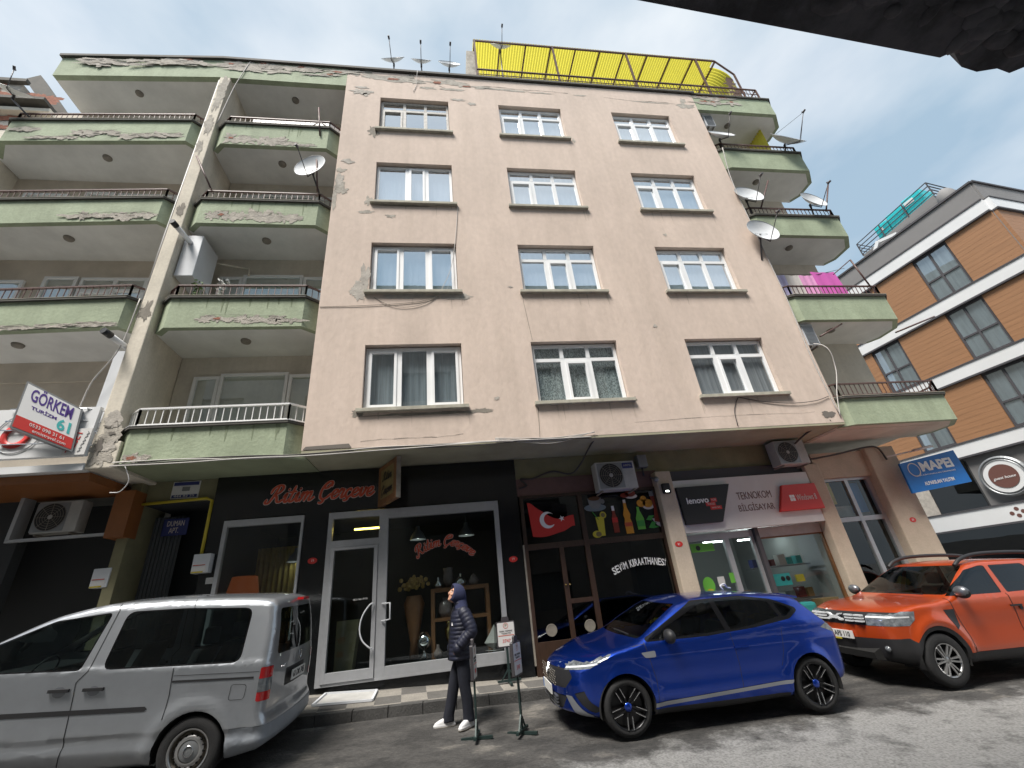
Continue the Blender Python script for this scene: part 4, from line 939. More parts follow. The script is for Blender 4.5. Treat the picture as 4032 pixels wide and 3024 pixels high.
mb = MB(); mb.quad(pp(1.005, -.01, .0), pp(1.005, -.01, -.09), pp(1.005, 1.01, -.09), pp(1.005, 1.01, .0)); mb.build('edge', 'stain', PSn)
mb = MB()
script('Ritim', lambda x, z, y: pp(.28 + x * .165, .42 - z * .2, .008 + (1 - y) * 0), .18, 1.0, mb); script('Çerçeve', lambda x, z, y: pp(.2 + x * .16, .76 - z * .2, .008), .18, 1.0, mb)
mb.build('letter', 'black', PSn)

# coffee house front -------------------------------------------------
mb = MB(); mb.box(1.40, 4.55, 1.14, 1.2, 3.50, 3.86); mb.build('brown_fascia', 'brown_fascia', B)
mb = MB(); mb.box(1.40, 8.5, 1.17, 1.2, 3.80, 4.3); mb.build('upper_wall', 'khaki', B)
mb = MB()
for x0, x1 in ((1.43, 1.50), (2.66, 2.76), (4.37, 4.5)): mb.box(x0, x1, 1.10, 1.2, .2, 3.5)
mb.box(1.5, 4.4, 1.11, 1.2, 3.44, 3.5); mb.box(1.5, 4.4, 1.11, 1.2, 2.43, 2.54); mb.box(2.13, 2.22, 1.105, 1.2, .2, 2.43); mb.box(1.5, 4.4, 1.10, 1.2, .2, .85); mb.box(2.22, 2.66, 1.108, 1.2, 1.42, 1.5)
cf = mb.build('timber_front', 'wood_dark', B, bevel=.004)
mb = MB(); mb.quad((1.5, 1.15, .8), (4.4, 1.15, .8), (4.4, 1.15, 3.45), (1.5, 1.15, 3.45)); mb.build('pane', 'glass_dark', cf)
mb = MB(); mb.ball((2.16, 1.09, 1.75), .018); mb.ball((2.24, 1.09, 1.75), .018); mb.build('knob', 'brass', cf)
VD = []
for i, x in enumerate((1.78, 2.52)):
    mb = MB().disc((x, 1.135, 1.02), .105, n=30); mb.lathe([(.09, 1.13), (.105, 1.125), (.105, 1.135)], 30, (x, 0, 1.02), 'y'); o = mb.build('round_vent', 'stain', cf)
FL = thing('flag_sticker', 'red Turkish flag sticker with white crescent and star on the coffee house glass', 'flag', (2.0, 1.13, 2.7))
mb = MB(); n = 22; pr = None
for i in range(n + 1):
    u = i / n; x = 1.58 + .95 * u; top_ = 3.30 - .22 * u + .07 * sin(u * 7 + .5) - .12 * sstep(0, .25, u) + .02; bot = 2.68 - .03 * sin(u * 6) + .10 * sstep(.7, 1, u) + .04 * u
    cur = (mb.v((x + .05 * (1 - u), 1.132, bot)), mb.v((x, 1.132 , top_)))
    if pr: mb._f([pr[0], cur[0], cur[1], pr[1]])
    pr = cur
mb.build('cloth', 'red', FL)
mb = MB(); C0, C1 = (1.97, 2.98), (2.02, 2.99); n = 30; a = []; b = []
for k in range(n + 1):
    t = radians(38) + (2 * pi - radians(76)) * k / n; a.append((C0[0] + .165 * cos(t), C0[1] + .165 * sin(t)))
ys0 = atan2(a[0][1] - C1[1], a[0][0] - C1[0]); ys1 = atan2(a[-1][1] - C1[1], a[-1][0] - C1[0]) + 2 * pi
r1 = sqrt((a[0][0] - C1[0]) ** 2 + (a[0][1] - C1[1]) ** 2)
b = [(C1[0] + (lerp(r1, .125, sin(pi * k / n))) * cos(lerp(ys0, ys1, k / n)), C1[1] + lerp(r1, .125, sin(pi * k / n)) * sin(lerp(ys0, ys1, k / n))) for k in range(n + 1)]
for k in range(n): mb.quad((a[k][0], 1.126, a[k][1]), (a[k + 1][0], 1.126, a[k + 1][1]), (b[k + 1][0], 1.126, b[k + 1][1]), (b[k][0], 1.126, b[k][1]))
st = [(2.27 + (.065 if k % 2 == 0 else .026) * cos(pi + k * pi / 5), 1.126, 2.99 + (.065 if k % 2 == 0 else .026) * sin(pi + k * pi / 5)) for k in range(10)]
c_ = mb.v((2.27, 1.126, 2.99)); vs_ = [mb.v(p) for p in st]
for k in range(10): mb._f([c_, vs_[k], vs_[(k + 1) % 10]])
mb.build('crescent_and_star', 'white', FL)
# drink pictures on the glass
mat('orange_d', (.60, .26, .02), .4); mat('yellow_d', (.55, .47, .04), .4); mat('green_d', (.05, .30, .05), .4); mat('tea', (.22, .03, .015), .3); mat('glassy', (.16, .20, .23), .3); mat('coffee', (.11, .05, .02), .4)
def flat(name, label, parts, cat_='window sticker', loc=None):
    t = thing(name, label, cat_, (loc[0], 1.13, loc[1]), 'drink pictures on the coffee house window')
    for k, (nm, m_, shapes) in enumerate(parts):
        mb = MB()
        for s in shapes:
            y = 1.130 - .003 * k
            if s[0] == 'e': mb.disc((s[1], y, s[2]), s[4], rx=s[3], n=26)
            else: mb._f([mb.v((p[0], y, p[1])) for p in s[1]])
        mb.build(nm, m_, t)
    return t
def prof(x, z, pr):       # symmetric outline from half-width profile
    return ('p', [(x - w_, z + h) for w_, h in pr] + [(x + w_, z + h) for w_, h in pr[::-1]])
flat('cup_picture', 'picture of a glass coffee cup on a saucer, top left of the drinks', [('saucer', 'glassy', [('e', 3.02, 3.15, .24, .075)]), ('cup', 'metal_grey', [prof(3.03, 3.13, [(.07, 0), (.13, .08), (.15, .22)]), ('e', 3.2, 3.27, .05, .05)]), ('coffee', 'coffee', [('e', 3.03, 3.34, .13, .045)])], loc=(3.02, 3.1))
flat('lemonade_picture', 'picture of a yellow lemonade glass with lemon slices', [('glass', 'yellow_d', [prof(3.08, 2.58, [(.06, 0), (.09, .38)])]), ('lemon', 'yellow_d', [('e', 2.97, 2.62, .1, .07), ('e', 3.16, 2.99, .07, .07)]), ('slice', 'gilt', [('e', 3.0, 2.62, .06, .05), ('e', 3.16, 2.99, .045, .045)]), ('straw', 'green_d', [('p', [(2.93, 3.07), (2.95, 3.07), (3.06, 2.9), (3.04, 2.9)])])], loc=(3.05, 2.6))
flat('cola_picture', 'picture of a slim dark red bottle with a white cap', [('bottle', 'tea', [prof(3.40, 2.62, [(.06, 0), (.06, .28), (.03, .38), (.03, .5)])]), ('cap', 'white', [prof(3.40, 3.06, [(.03, 0), (.028, .1)])]), ('label', 'red', [('p', [(3.34, 2.82), (3.46, 2.82), (3.46, 2.92), (3.34, 2.92)])])], loc=(3.4, 2.6))
flat('orangeade_picture', 'picture of an orange bottle of fizzy drink', [('bottle', 'orange_d', [prof(3.68, 2.58, [(.08, 0), (.085, .2), (.06, .3), (.08, .38), (.035, .52), (.03, .66)])]), ('cap', 'letter_edge', [prof(3.68, 3.20, [(.03, 0), (.03, .07)])]), ('label', 'letter_red', [('p', [(3.6, 2.72), (3.76, 2.72), (3.76, 2.8), (3.6, 2.8)])])], loc=(3.68, 2.6))
flat('soda_picture', 'picture of a green plastic soda bottle', [('bottle', 'green_bright', [prof(3.95, 2.64, [(.085, 0), (.09, .22), (.03, .38), (.028, .46)])]), ('label', 'green_d', [('p', [(3.87, 2.7), (4.03, 2.7), (4.03, 2.82), (3.87, 2.82)])])], loc=(3.95, 2.64))
flat('mint_picture', 'picture of green mint leaves', [('leaf', 'green_d', [('p', [(4.1, 2.66), (4.2, 2.78), (4.32, 2.76), (4.24, 2.7), (4.34, 2.66), (4.2, 2.64)]), ('p', [(4.08, 2.82), (4.16, 2.9), (4.28, 2.9), (4.2, 2.8)])])], loc=(4.2, 2.64))
flat('orange_bowl_picture', 'picture of orange sweets in a small bowl', [('bowl', 'letter_edge', [('e', 4.20, 3.10, .13, .07)]), ('sweets', 'orange_d', [('e', 4.05, 3.17, .1, .08), ('e', 4.2, 3.16, .11, .09), ('e', 4.12, 3.26, .07, .06)])], loc=(4.15, 3.1))
flat('red_bowl_picture', 'picture of red berries in a small white dish', [('dish', 'letter_edge', [('e', 3.86, 3.33, .14, .05)]), ('berries', 'tea', [('e', 3.85, 3.39, .12, .07), ('e', 3.72, 3.36, .1, .05)])], loc=(3.85, 3.3))
flat('tea_picture', 'large picture of a tulip shaped tea glass, partly hidden by the pillar', [('saucer', 'letter_edge', [('p', [(4.2, 2.86), (4.3, 2.7), (4.37, 2.66), (4.37, 2.8)])]), ('tea_glass', 'tea', [('p', [(4.26, 2.78), (4.37, 2.75), (4.37, 3.3), (4.28, 3.3), (4.31, 3.05)])]), ('rim', 'metal_grey', [('p', [(4.27, 3.3), (4.37, 3.3), (4.37, 3.42), (4.27, 3.40)])])], loc=(4.3, 2.66))
KT = thing('window_lettering', 'white capital lettering arched on the dark coffee house glass', 'shop sign', (3.7, 1.13, 2.0))
s_ = 'SEVİM KIRAATHANESİ'; Wd = {'I': .5, 'İ': .5, ' ': .55, 'M': 1.3}; W_ = [Wd.get(c, 1.0) for c in s_]; tw = sum(W_); acc = 0
mbs = []
for c, q in zip(s_, W_):
    u = (acc + q / 2) / tw - .5; acc += q
    if c == ' ': continue
    a = u * .72; r = 1.62; x = 3.72 + r * sin(a); z = .40 + r * cos(a) + .07 * u
    o = text(c, .17, 'white', None, onwall(x, 1.13, z, -a), extr=.001, off=.003, height=.135, width=.066 * min(q, 1.2) if q > .6 else .024); mbs.append(o)
me = bpy.data.meshes.new('letters'); bm_ = bmesh.new()
for o in mbs: bm_.from_mesh(o.data)
bm_.to_mesh(me); bm_.free(); me.materials.append(M['white']); me.transform(Matrix.Translation(-KT.location))
for o in mbs: bpy.data.objects.remove(o)
o = bpy.data.objects.new('lettering', me); COL.objects.link(o); o.parent = KT

# pillars and the computer shop ---------------------------------------
def column(x0, x1, y0, y1, zt, lab=None):
    mb = MB().box(x0, x1, y0, y1, .05, zt); o = mb.build('pillar', 'tan', B, bevel=.03); return o
column(4.42, 4.78, .92, 1.22, 3.78); column(8.14, 8.52, 1.02, 1.25, 3.74); column(9.93, 10.73, 1.03, 1.35, 4.05)
PC = thing('shop_sign', 'long white shop sign with a black panel and a red panel', 'shop sign', (6.5, 1.05, 2.5))
mb = MB().box(4.80, 8.24, 1.04, 1.16, 2.47, 3.57); mb.build('board', 'sign_white', PC, bevel=.008)
mb = MB().prism([(4.86, 2.63), (5.70, 2.63), (6.10, 3.41), (4.84, 3.41)], 'y', .96, 1.035); mb.build('black_panel', 'black', PC, bevel=.01)
mb = MB().prism([(7.10, 2.73), (8.2, 2.73), (8.17, 3.29), (7.35, 3.29)], 'y', .96, 1.035); mb.build('red_panel', 'red', PC, bevel=.01)
text('TEKNOKOM', .2, 'brown_sign', PC, onwall(6.66, 1.037, 3.13), width=.83, height=.16); text('BİLGİSAYAR', .2, 'brown_sign', PC, onwall(6.62, 1.037, 2.87), width=.86, height=.18)
text('lenovo', .2, 'white', PC, onwall(5.25, .957, 3.10), width=.5, height=.13, off=.004)
mb = MB(); mb.box(5.55, 5.69, .955, .96, 3.05, 3.13); mb.box(5.42, 5.64, .954, .96, 2.97, 3.045); mb.box(5.5, 5.76, .955, .96, 2.89, 2.965); mb.build('red_tag', 'red', PC)
text('FOR', .05, 'letter_edge', PC, onwall(5.62, .952, 3.09), width=.1); text('THOSE', .05, 'letter_edge', PC, onwall(5.53, .951, 3.007), width=.17); text('WHO DO.', .05, 'letter_edge', PC, onwall(5.63, .952, 2.927), width=.2)
text('Windows 8', .15, 'letter_edge', PC, onwall(7.84, .957, 2.99), width=.5, height=.13)
mb = MB()
for a, b in ((7.43, 2.93), (7.495, 2.93), (7.43, 3.0), (7.495, 3.0)): mb.box(a, a + .058, .955, .959, b, b + .062)
mb.build('window_mark', 'white', PC)
mb = MB(); mb.box(4.80, 8.14, 1.12, 1.2, 3.57, 3.80); mb.build('dark_recess', 'edge_dark', B)
mb = MB(); mb.box(6.58, 8.12, 1.22, 1.30, 2.27, 2.47); mb.build('shutter_box', 'dirty_white', B)
mb = MB(); frame(mb, 4.82, 6.46, .1, 2.44, 1.24, 1.32, .06, .06, .1, .13); mb.box(5.76, 5.87, 1.238, 1.32, .1, 2.32)
p1_ = mb.build('shop_door', 'alu', B); p1_['label'] = 'pinkish aluminium glass door of the computer shop'
mb = MB(); mb.quad((4.85, 1.28, .1), (6.45, 1.28, .1), (6.45, 1.28, 2.35), (4.85, 1.28, 2.35)); mb.build('pane', 'glass_shop', p1_)
mb = MB(); mb.box(6.46, 6.55, 1.15, 1.35, .1, 2.47); mb.build('dark_post', 'edge_dark', B)
mb = MB(); frame(mb, 6.56, 8.14, .1, 2.27, 1.24, 1.32, .05, .03, .4, .03); p2_ = mb.build('shop_window', 'wood_mid', B)
mb = MB(); mb.quad((6.58, 1.28, .1), (8.12, 1.28, .1), (8.12, 1.28, 2.27), (6.58, 1.28, 2.27)); mb.build('pane', 'glass_shop', p2_)
# the end shop: tall window and door between two pillars
mb = MB(); frame(mb, 8.54, 9.93, .05, 3.40, 1.24, 1.32, .05, .10, .1, .06); mb.box(8.6, 9.83, 1.238, 1.32, 2.42, 2.52); mb.box(9.22, 9.31, 1.236, 1.32, .1, 3.35)
p3_ = mb.build('shop_window', 'alu', B); p3_['label'] = 'tall aluminium door and window between the two right hand pillars'
mb = MB(); mb.quad((8.56, 1.28, .1), (9.9, 1.28, .1), (9.9, 1.28, 3.38), (8.56, 1.28, 3.38)); mb.build('pane', 'glass_shop', p3_)
mb = MB(); mb.box(8.52, 9.93, 1.15, 1.3, 3.40, 4.0); mb.build('lintel', 'tan', B)
mb = MB(); mb.box(9.35, 9.75, 1.45, 1.47, 2.62, 3.3); mb.build('blue_poster', 'blue_sign', B); mb = MB(); mb.box(8.68, 9.0, 1.45, 1.47, 2.85, 3.35); mb.build('yellow_poster', 'gas_yellow', B); mb = MB(); mb.box(8.7, 9.8, 1.5, 1.55, 2.56, 2.8); mb.build('white_poster', 'dirty_white', B)

# interiors -------------------------------------------------------------
mb = MB()       # big walls behind the glazing, one shell per shop
for x0, x1, d, top_ in ((-4.4, 1.35, 4.5, 3.6),): mb.box(x0, x1, 1.3, d, .35, top_)
bm_f = mb.bm; bmesh.ops.delete(bm_f, geom=[f for f in bm_f.faces if f.calc_center_median().y < 1.31], context='FACES'); mb.build('shop_room', 'room_dark', B)
mb = MB(); mb.box(4.8, 8.14, 1.34, 4.6, .0, 2.6); bmesh.ops.delete(mb.bm, geom=[f for f in mb.bm.faces if f.calc_center_median().y < 1.35], context='FACES'); mb.build('shop_room', 'pc_wall', B)
mb = MB(); mb.box(8.54, 9.93, 1.34, 3.6, .0, 3.6); bmesh.ops.delete(mb.bm, geom=[f for f in mb.bm.faces if f.calc_center_median().y < 1.35], context='FACES'); mb.build('shop_room', 'room_dark', B)
mb = MB(); mb.box(1.45, 4.45, 1.24, 3.2, .0, 3.6); bmesh.ops.delete(mb.bm, geom=[f for f in mb.bm.faces if f.calc_center_median().y < 1.25], context='FACES'); mb.build('shop_room', 'room_dark', B)
# openings in the block wall are not needed: the block starts behind the rooms
def lamp(x, y, z, lab, zc=3.58):
    t = thing('pendant_lamp', lab, 'pendant lamp', (x, y, z), 'bell shaped pendant lamps in the frame shop')
    mb = MB().lathe([(.17, 0), (.165, .02), (.12, .12), (.05, .2), (.045, .27)], 22, (x, y, z)); mb.build('shade', 'metal_grey', t)
    mb = MB().lathe([(0, .02), (.06, .03), (.06, .12), (0, .14)], 14, (x, y, z)); mb.build('bulb', 'lit_white2', t)
    mb = MB().tube([(x, y, z + .27), (x, y, zc)], .006, 5); mb.build('cord', 'black', t)
mat('lit_white2', (.9, .9, .9), .5, emit=(.95, 1, .9), estr=1.6)
lamp(-.70, 2.0, 2.93, 'left one of the two bell shaped pendant lamps behind the big window'); lamp(.33, 2.0, 2.93, 'right one of the two bell shaped pendant lamps behind the big window')
lamp(-3.25, 2.4, 2.75, 'bell shaped pendant lamp seen through the small shop window')
t = tag(MB().box(-2.1, -1.45, 2.4, 2.46, 3.30, 3.33).build('ceiling_light', 'lit_yellow'), 'yellow lit ceiling strip seen above the shop door', 'light')
t.rotation_euler = (0, 0, radians(-28)) if False else (0, 0, 0)
t = thing('pleated_curtain', 'yellow lit drape behind the small shop window', 'curtain', (-3.7, 2.6, 1.4))
mb = MB(); pr = None
for i in range(60):
    x = -4.1 + i * .018; y = 2.6 + .03 * sin(i * 1.1); cur = (mb.v((x, y, 1.4)), mb.v((x, y, 3.1)))
    if pr: mb._f([pr[0], cur[0], cur[1], pr[1]], smooth=True)
    pr = cur
mat('drape', (.40, .30, .07), .8, var=.4, vscale=4); mb.build('drape', 'drape', t)
t = thing('table_lamp', 'dim orange table lamp glowing in the small shop window', 'lamp', (-4.0, 1.9, 1.2))
mat('lit_orange', (.14, .035, .012), .6, emit=(1, .22, .04), estr=.015)
mb = MB().lathe([(.30, 2.10), (.22, 2.50)], 20, (-4.0, 1.9, 0)); mb.build('shade', 'lit_orange', t); mb = MB().lathe([(.1, 1.3), (.03, 1.4), (.05, 1.7), (.02, 2.10)], 14, (-4.0, 1.9, 0)); mb.build('stand', 'brass', t)
t = thing('shelf', 'wooden display shelf unit inside the big shop window', 'shelf', (.1, 1.6, .79))
mb = MB()
mb.box(-.42, .70, 1.45, 1.85, 1.86, 1.93); mb.box(-.42, -.35, 1.45, 1.85, .72, 1.86); mb.box(.63, .70, 1.45, 1.85, .72, 1.86); mb.box(-.35, .63, 1.45, 1.85, 1.36, 1.42); mb.build('unit', 'wood_mid', t)
def vase(x, y, z, prof_, m_, lab, nm='vase', grp='ware on the shop shelves', c_='vase'):
    o = MB().lathe(prof_, 20, (x, y, z)).build(nm, m_); tag(o, lab, c_, grp); return o
vase(-.15, 1.62, 1.42, [(0, 0), (.09, 0), (.14, .1), (.12, .24), (.05, .3), (.06, .34)], 'vase', 'round patterned vase on the middle shelf')
vase(-.28, 1.6, 1.93, [(0, 0), (.05, 0), (.08, .06), (.02, .14), (.02, .2)], 'mirror', 'small shiny bottle on top of the shelf, leftmost')
vase(-.08, 1.7, 1.93, [(0, 0), (.06, 0), (.11, .15), (.09, .3), (.11, .36), (0, .38)], 'vase', 'tall dull urn on top of the shelf')
vase(.16, 1.6, 1.93, [(0, 0), (.1, .01), (.12, .08), (.06, .16), (.02, .2), (.03, .22), (0, .25)], 'mirror', 'silver lidded sugar bowl on top of the shelf')
vase(.42, 1.6, 1.93, [(0, 0), (.08, .01), (.1, .08), (.05, .18), (0, .22)], 'vase', 'dull lidded bowl on top of the shelf, near the hooded person')
vase(-.55, 1.45, .80, [(0, 0), (.08, 0), (.04, .06), (.02, .14), (.12, .2), (.13, .3), (.06, .42), (0, .43)], 'mirror', 'mirror glass ball ornament on a stem, low in the window')
vase(-.05, 1.5, .85, [(0, .0), (.06, .0), (.02, .08), (.1, .2), (.13, .38), (.08, .42), (.11, .5)], 'brass', 'brass goblet lamp low in the window')
vase(-.3, 1.4, .80, [(0, 0), (.07, 0), (.08, .08), (.03, .14), (.03, .2)], 'vase', 'small dark jar low in the window')
vase(.15, 1.4, .80, [(0, 0), (.06, 0), (.05, .14), (.03, .18), (.03, .24)], 'mirror', 'small shiny candle stand low in the window')
vase(.32, 1.4, .80, [(0, 0), (.05, 0), (.06, .1), (.02, .2), (.02, .3)], 'vase', 'slim dark bottle low in the window')
t = thing('flower_vase', 'tall tapered floor vase holding dried yellow flowers behind the window', 'vase', (-.75, 1.7, .8))
mb = MB().lathe([(0, 0), (.09, 0), (.07, .25), (.2, .9), (.14, 1.05)], 18, (-.75, 1.7, .8)); mb.build('vase', 'wood_mid', t)
mb = MB(); rn = random.Random(9)
for i in range(70):
    a, r = rn.uniform(0, 2 * pi), rn.uniform(0, .3); mb.ball((-.75 + r * cos(a), 1.7 + .4 * r * sin(a), 1.98 + rn.uniform(0, .28) * (1 - r * 1.5)), rn.uniform(.02, .045), n=7, m=5)
mb.build('flowers', 'petal', t)
mb = MB(); c_ = (.72, 1.45, .8); P = [(c_[0] + .17 * cos(a), c_[1] + .17 * sin(a), c_[2] + .12) for a in (0, 1.6, 3.1, 4.7)]; mb.prism([(p[0], p[1]) for p in P], 'z', .80, .801)
for i in range(4): mb._f([mb.v(P[i]), mb.v(P[(i + 1) % 4]), mb.v((c_[0] + .03, c_[1], c_[2] + .42))]); mb._f([mb.v(P[i]), mb.v(P[(i + 1) % 4]), mb.v((c_[0], c_[1], c_[2]))])
tag(mb.build('facet_ornament', 'dirty_white'), 'white faceted ornament at the right end of the window', 'ornament')
mb = MB(); mb.prism([(-2.15, .66), (-1.85, .66), (-1.75, 1.55), (-2.15, 1.55)], 'y', 1.6, 1.9); tag(mb.build('planter', 'khaki'), 'large dull tapering planter behind the shop door glass', 'planter')
# computer shop goods
for x0, x1, y, z, lab in ((4.95, 5.4, 2.6, 2.28, 'short bright strip light at the left of the computer shop'), (5.85, 6.45, 2.2, 2.33, 'long bright strip light above the computer shop door'), (7.0, 8.0, 2.6, 2.34, 'bright strip light above the computer shop window')):
    tag(MB().box(x0, x1, y, y + .05, z, z + .025).build('strip_light', 'lit_white'), lab, 'light', 'strip lights in the computer shop')
mb = MB(); mb.box(4.98, 5.5, 1.265, 1.27, 2.10, 2.27); o = mb.build('green_sticker', 'green_bright'); tag(o, 'green banner sticker at the top of the computer shop door', 'sticker')
mb = MB().disc((5.14, 1.262, 2.18), .05); o2 = mb.build('dot', 'black', o)
mb = MB(); mb.disc((5.16, 1.26, 1.46), .16, rx=.13); o = mb.build('green_tag', 'green_bright'); tag(o, 'round green hanging tag on the computer shop door', 'sticker'); MB().disc((5.16, 1.257, 1.35), .05, rx=.08).build('yellow_foot', 'gas_yellow', o)
tag(MB().box(5.38, 5.53, 1.262, 1.268, 1.42, 1.6).build('paper_sticker', 'sign_white'), 'small white paper sticker on the computer shop door', 'sticker'); tag(MB().box(5.66, 5.77, 1.262, 1.268, 1.46, 1.65).build('green_card', 'green_bright'), 'small green card sticker beside the door stile', 'sticker')
o = MB().box(6.75, 7.16, 1.45, 1.5, 1.30, 1.53).build('earphone_box', 'cyan_card'); tag(o, 'turquoise box with two round speakers in the computer shop window', 'box')
mb = MB(); mb.disc((6.97, 1.445, 1.43), .05); mb.disc((7.09, 1.445, 1.43), .05); mb.build('round_mark', 'black', o)
tag(MB().box(7.30, 7.48, 1.45, 1.5, 1.34, 1.48).build('yellow_box', 'gas_yellow'), 'small yellow box in the computer shop window', 'box')
rn = random.Random(12)
for i in range(12):
    x = 6.7 + (i % 6) * .22; z = 1.70 if i < 6 else 1.02; s_ = .06 + .05 * rn.random()
    tag(MB().box(x, x + s_ * 1.6, 1.9, 2.05, z, z + s_ * 2).build('goods_box', rn.choice(['dark_red_card', 'card_brown', 'metal_grey', 'sign_white', 'gas_yellow', 'navy', 'cyan_card'])), 'small packaged item on the %s shelf of the computer shop' % ('upper' if i < 6 else 'lower'), 'box', 'packaged goods on computer shop shelves')
tag(MB().box(6.62, 8.1, 1.88, 2.1, 1.66, 1.69).build('glass_shelf', 'metal_grey'), 'upper glass shelf in the computer shop', 'shelf'); tag(MB().box(6.62, 8.1, 1.88, 2.1, .98, 1.01).build('glass_shelf', 'metal_grey'), 'lower glass shelf in the computer shop', 'shelf')
tag(MB().box(7.65, 8.05, 1.4, 1.7, .75, .98).build('carton', 'card_brown'), 'brown carton at the right of the computer shop window', 'box'); tag(MB().box(5.9, 6.25, 1.6, 1.9, 1.0, 1.28).build('carton', 'card_brown'), 'brown carton behind the computer shop door', 'box')
tag(MB().box(7.0, 7.5, 1.4, 1.7, .55, .95).build('teal_bag', 'cyan_card', bevel=.06), 'teal bag low in the computer shop window', 'bag')
tag(MB().ball((5.75, 1.5, 1.15), .09).build('purple_pack', 'purple'), 'purple packet behind the computer shop door', 'packet'); tag(MB().ball((5.45, 1.5, 1.12), .1).build('purple_pack', 'purple'), 'larger purple packet left of the door stile', 'packet')

# apartment entrance ----------------------------------------------------
mb = MB(); mb.box(-5.86, -4.47, 1.2, 1.24, 3.88, 4.3); mb.box(-5.90, -5.72, 1.02, 1.9, .3, 4.28); mb.build('entrance_surround', 'khaki', B)
mb = MB(); mb.box(-5.72, -4.41, 2.1, 2.15, .3, 4.2); mb.build('entrance_door', 'room_dark', B)
mb = MB(); mb.box(-5.72, -4.47, 1.24, 2.1, 3.86, 3.9); mb.build('entrance_ceiling', 'room_dark', B)
mb = MB(); pr = None
for i in range(34):
    x = -5.7 + i * .016; y = 1.62 + .012 * sin(i * 1.57); cur = (mb.v((x, y, .45)), mb.v((x, y, 3.7)))
    if pr: mb._f([pr[0], cur[0], cur[1], pr[1]])
    pr = cur
mat('shutter_grey', (.055, .062, .07), .5); mb.build('folding_gate', 'shutter_grey', B)
DS = thing('name_plate', 'dark blue name plate above the apartment entrance', 'sign', (-5.27, 1.55, 3.33)); mb = MB().box(-5.51, -5.06, 1.56, 1.58, 3.33, 3.65); mb.build('plate', 'navy', DS, bevel=.01)
text('DUMAN', .14, 'letter_edge', DS, onwall(-5.28, 1.555, 3.55), width=.3, height=.1); text('APT.', .14, 'letter_edge', DS, onwall(-5.29, 1.555, 3.42), width=.17, height=.1)
NP = thing('notice_plate', 'white notice plate with blue bands on the olive wall beside the black fascia', 'sign', (-5.05, 1.19, 3.94)); mb = MB().box(-5.28, -4.80, 1.18, 1.195, 3.94, 4.27); mb.build('plate', 'sign_white', NP)
mb = MB(); mb.box(-5.26, -4.82, 1.172, 1.18, 4.19, 4.255); mb.box(-5.26, -4.82, 1.172, 1.18, 3.955, 4.01); mb.build('blue_band', 'navy', NP); mb = MB().box(-5.1, -4.97, 1.172, 1.18, 4.08, 4.16); mb.build('emblem', 'metal_grey', NP)
text('444 82 25', .06, 'sign_white', NP, onwall(-5.04, 1.168, 3.983), width=.36, height=.04)
def gasbox(x0, x1, z0, z1, lab, pipe):
    t = thing('gas_meter_box', lab, 'meter box', ((x0 + x1) / 2, 1.1, z0), 'white gas meter boxes beside the entrance')
    mb = MB().box(x0, x1, 1.0, 1.18, z0, z1); mb.build('casing', 'metal_white', t, bevel=.012)
    mb = MB(); mb.box(x0 + .03, x1 - .04, .994, .999, z0 + .03, z0 + .11); mb.build('label_sheet', 'sign_white', t); mb = MB(); mb.box(x0 + .01, x1 - .08, .994, .999, z0 + .005, z0 + .03); mb.build('yellow_strip', 'gas_yellow', t)
    mb = MB(); mb.box(x0 + .02, x1 - .06, .992, .999, z0 + .125, z0 + .137); mb.build('red_strip', 'letter_red', t)
    mb = MB().tube(pipe, .028, 8); mb.build('pipe', 'gas_yellow', t)
gasbox(-6.10, -5.83, 2.46, 2.77, 'white gas meter box on the left, on a yellow pipe under the orange pillar', [(-5.88, 1.12, .4), (-5.88, 1.12, 3.5), (-5.88, 1.3, 3.6)])
gasbox(-4.55, -4.27, 2.55, 2.87, 'white gas meter box on the right, beside the black stone shop corner', [(-4.49, 1.12, 2.86), (-4.5, 1.13, 3.85), (-4.6, 1.13, 3.9), (-5.8, 1.13, 3.86)])
tag(MB().box(-4.33, -4.21, 1.12, 1.138, 2.37, 2.47).build('phone_sticker', 'sign_white'), 'small white sticker under the right meter box', 'sticker')

# house number plates
for i, (x, y, z, lab) in enumerate(((-2.56, 1.135, 2.60, 'small oval red number plate on the black stone between the two shop windows'), (1.19, 1.135, 2.30, 'small oval red number plate on the black stone right of the big window'), (4.56, .915, 2.27, 'small oval red number plate on the tan pillar left of the computer shop'), (10.3, 1.025, 2.32, 'small oval red number plate on the tan corner pillar'))):
    t = thing('number_plate', lab, 'number plate', (x, y, z), 'oval red house number plates'); MB().disc((x, y, z), .055, rx=.085).build('plate', 'red', t); text('19' if i < 2 else '21', .05, 'white', t, onwall(x, y - .004, z), width=.045, extr=.001)

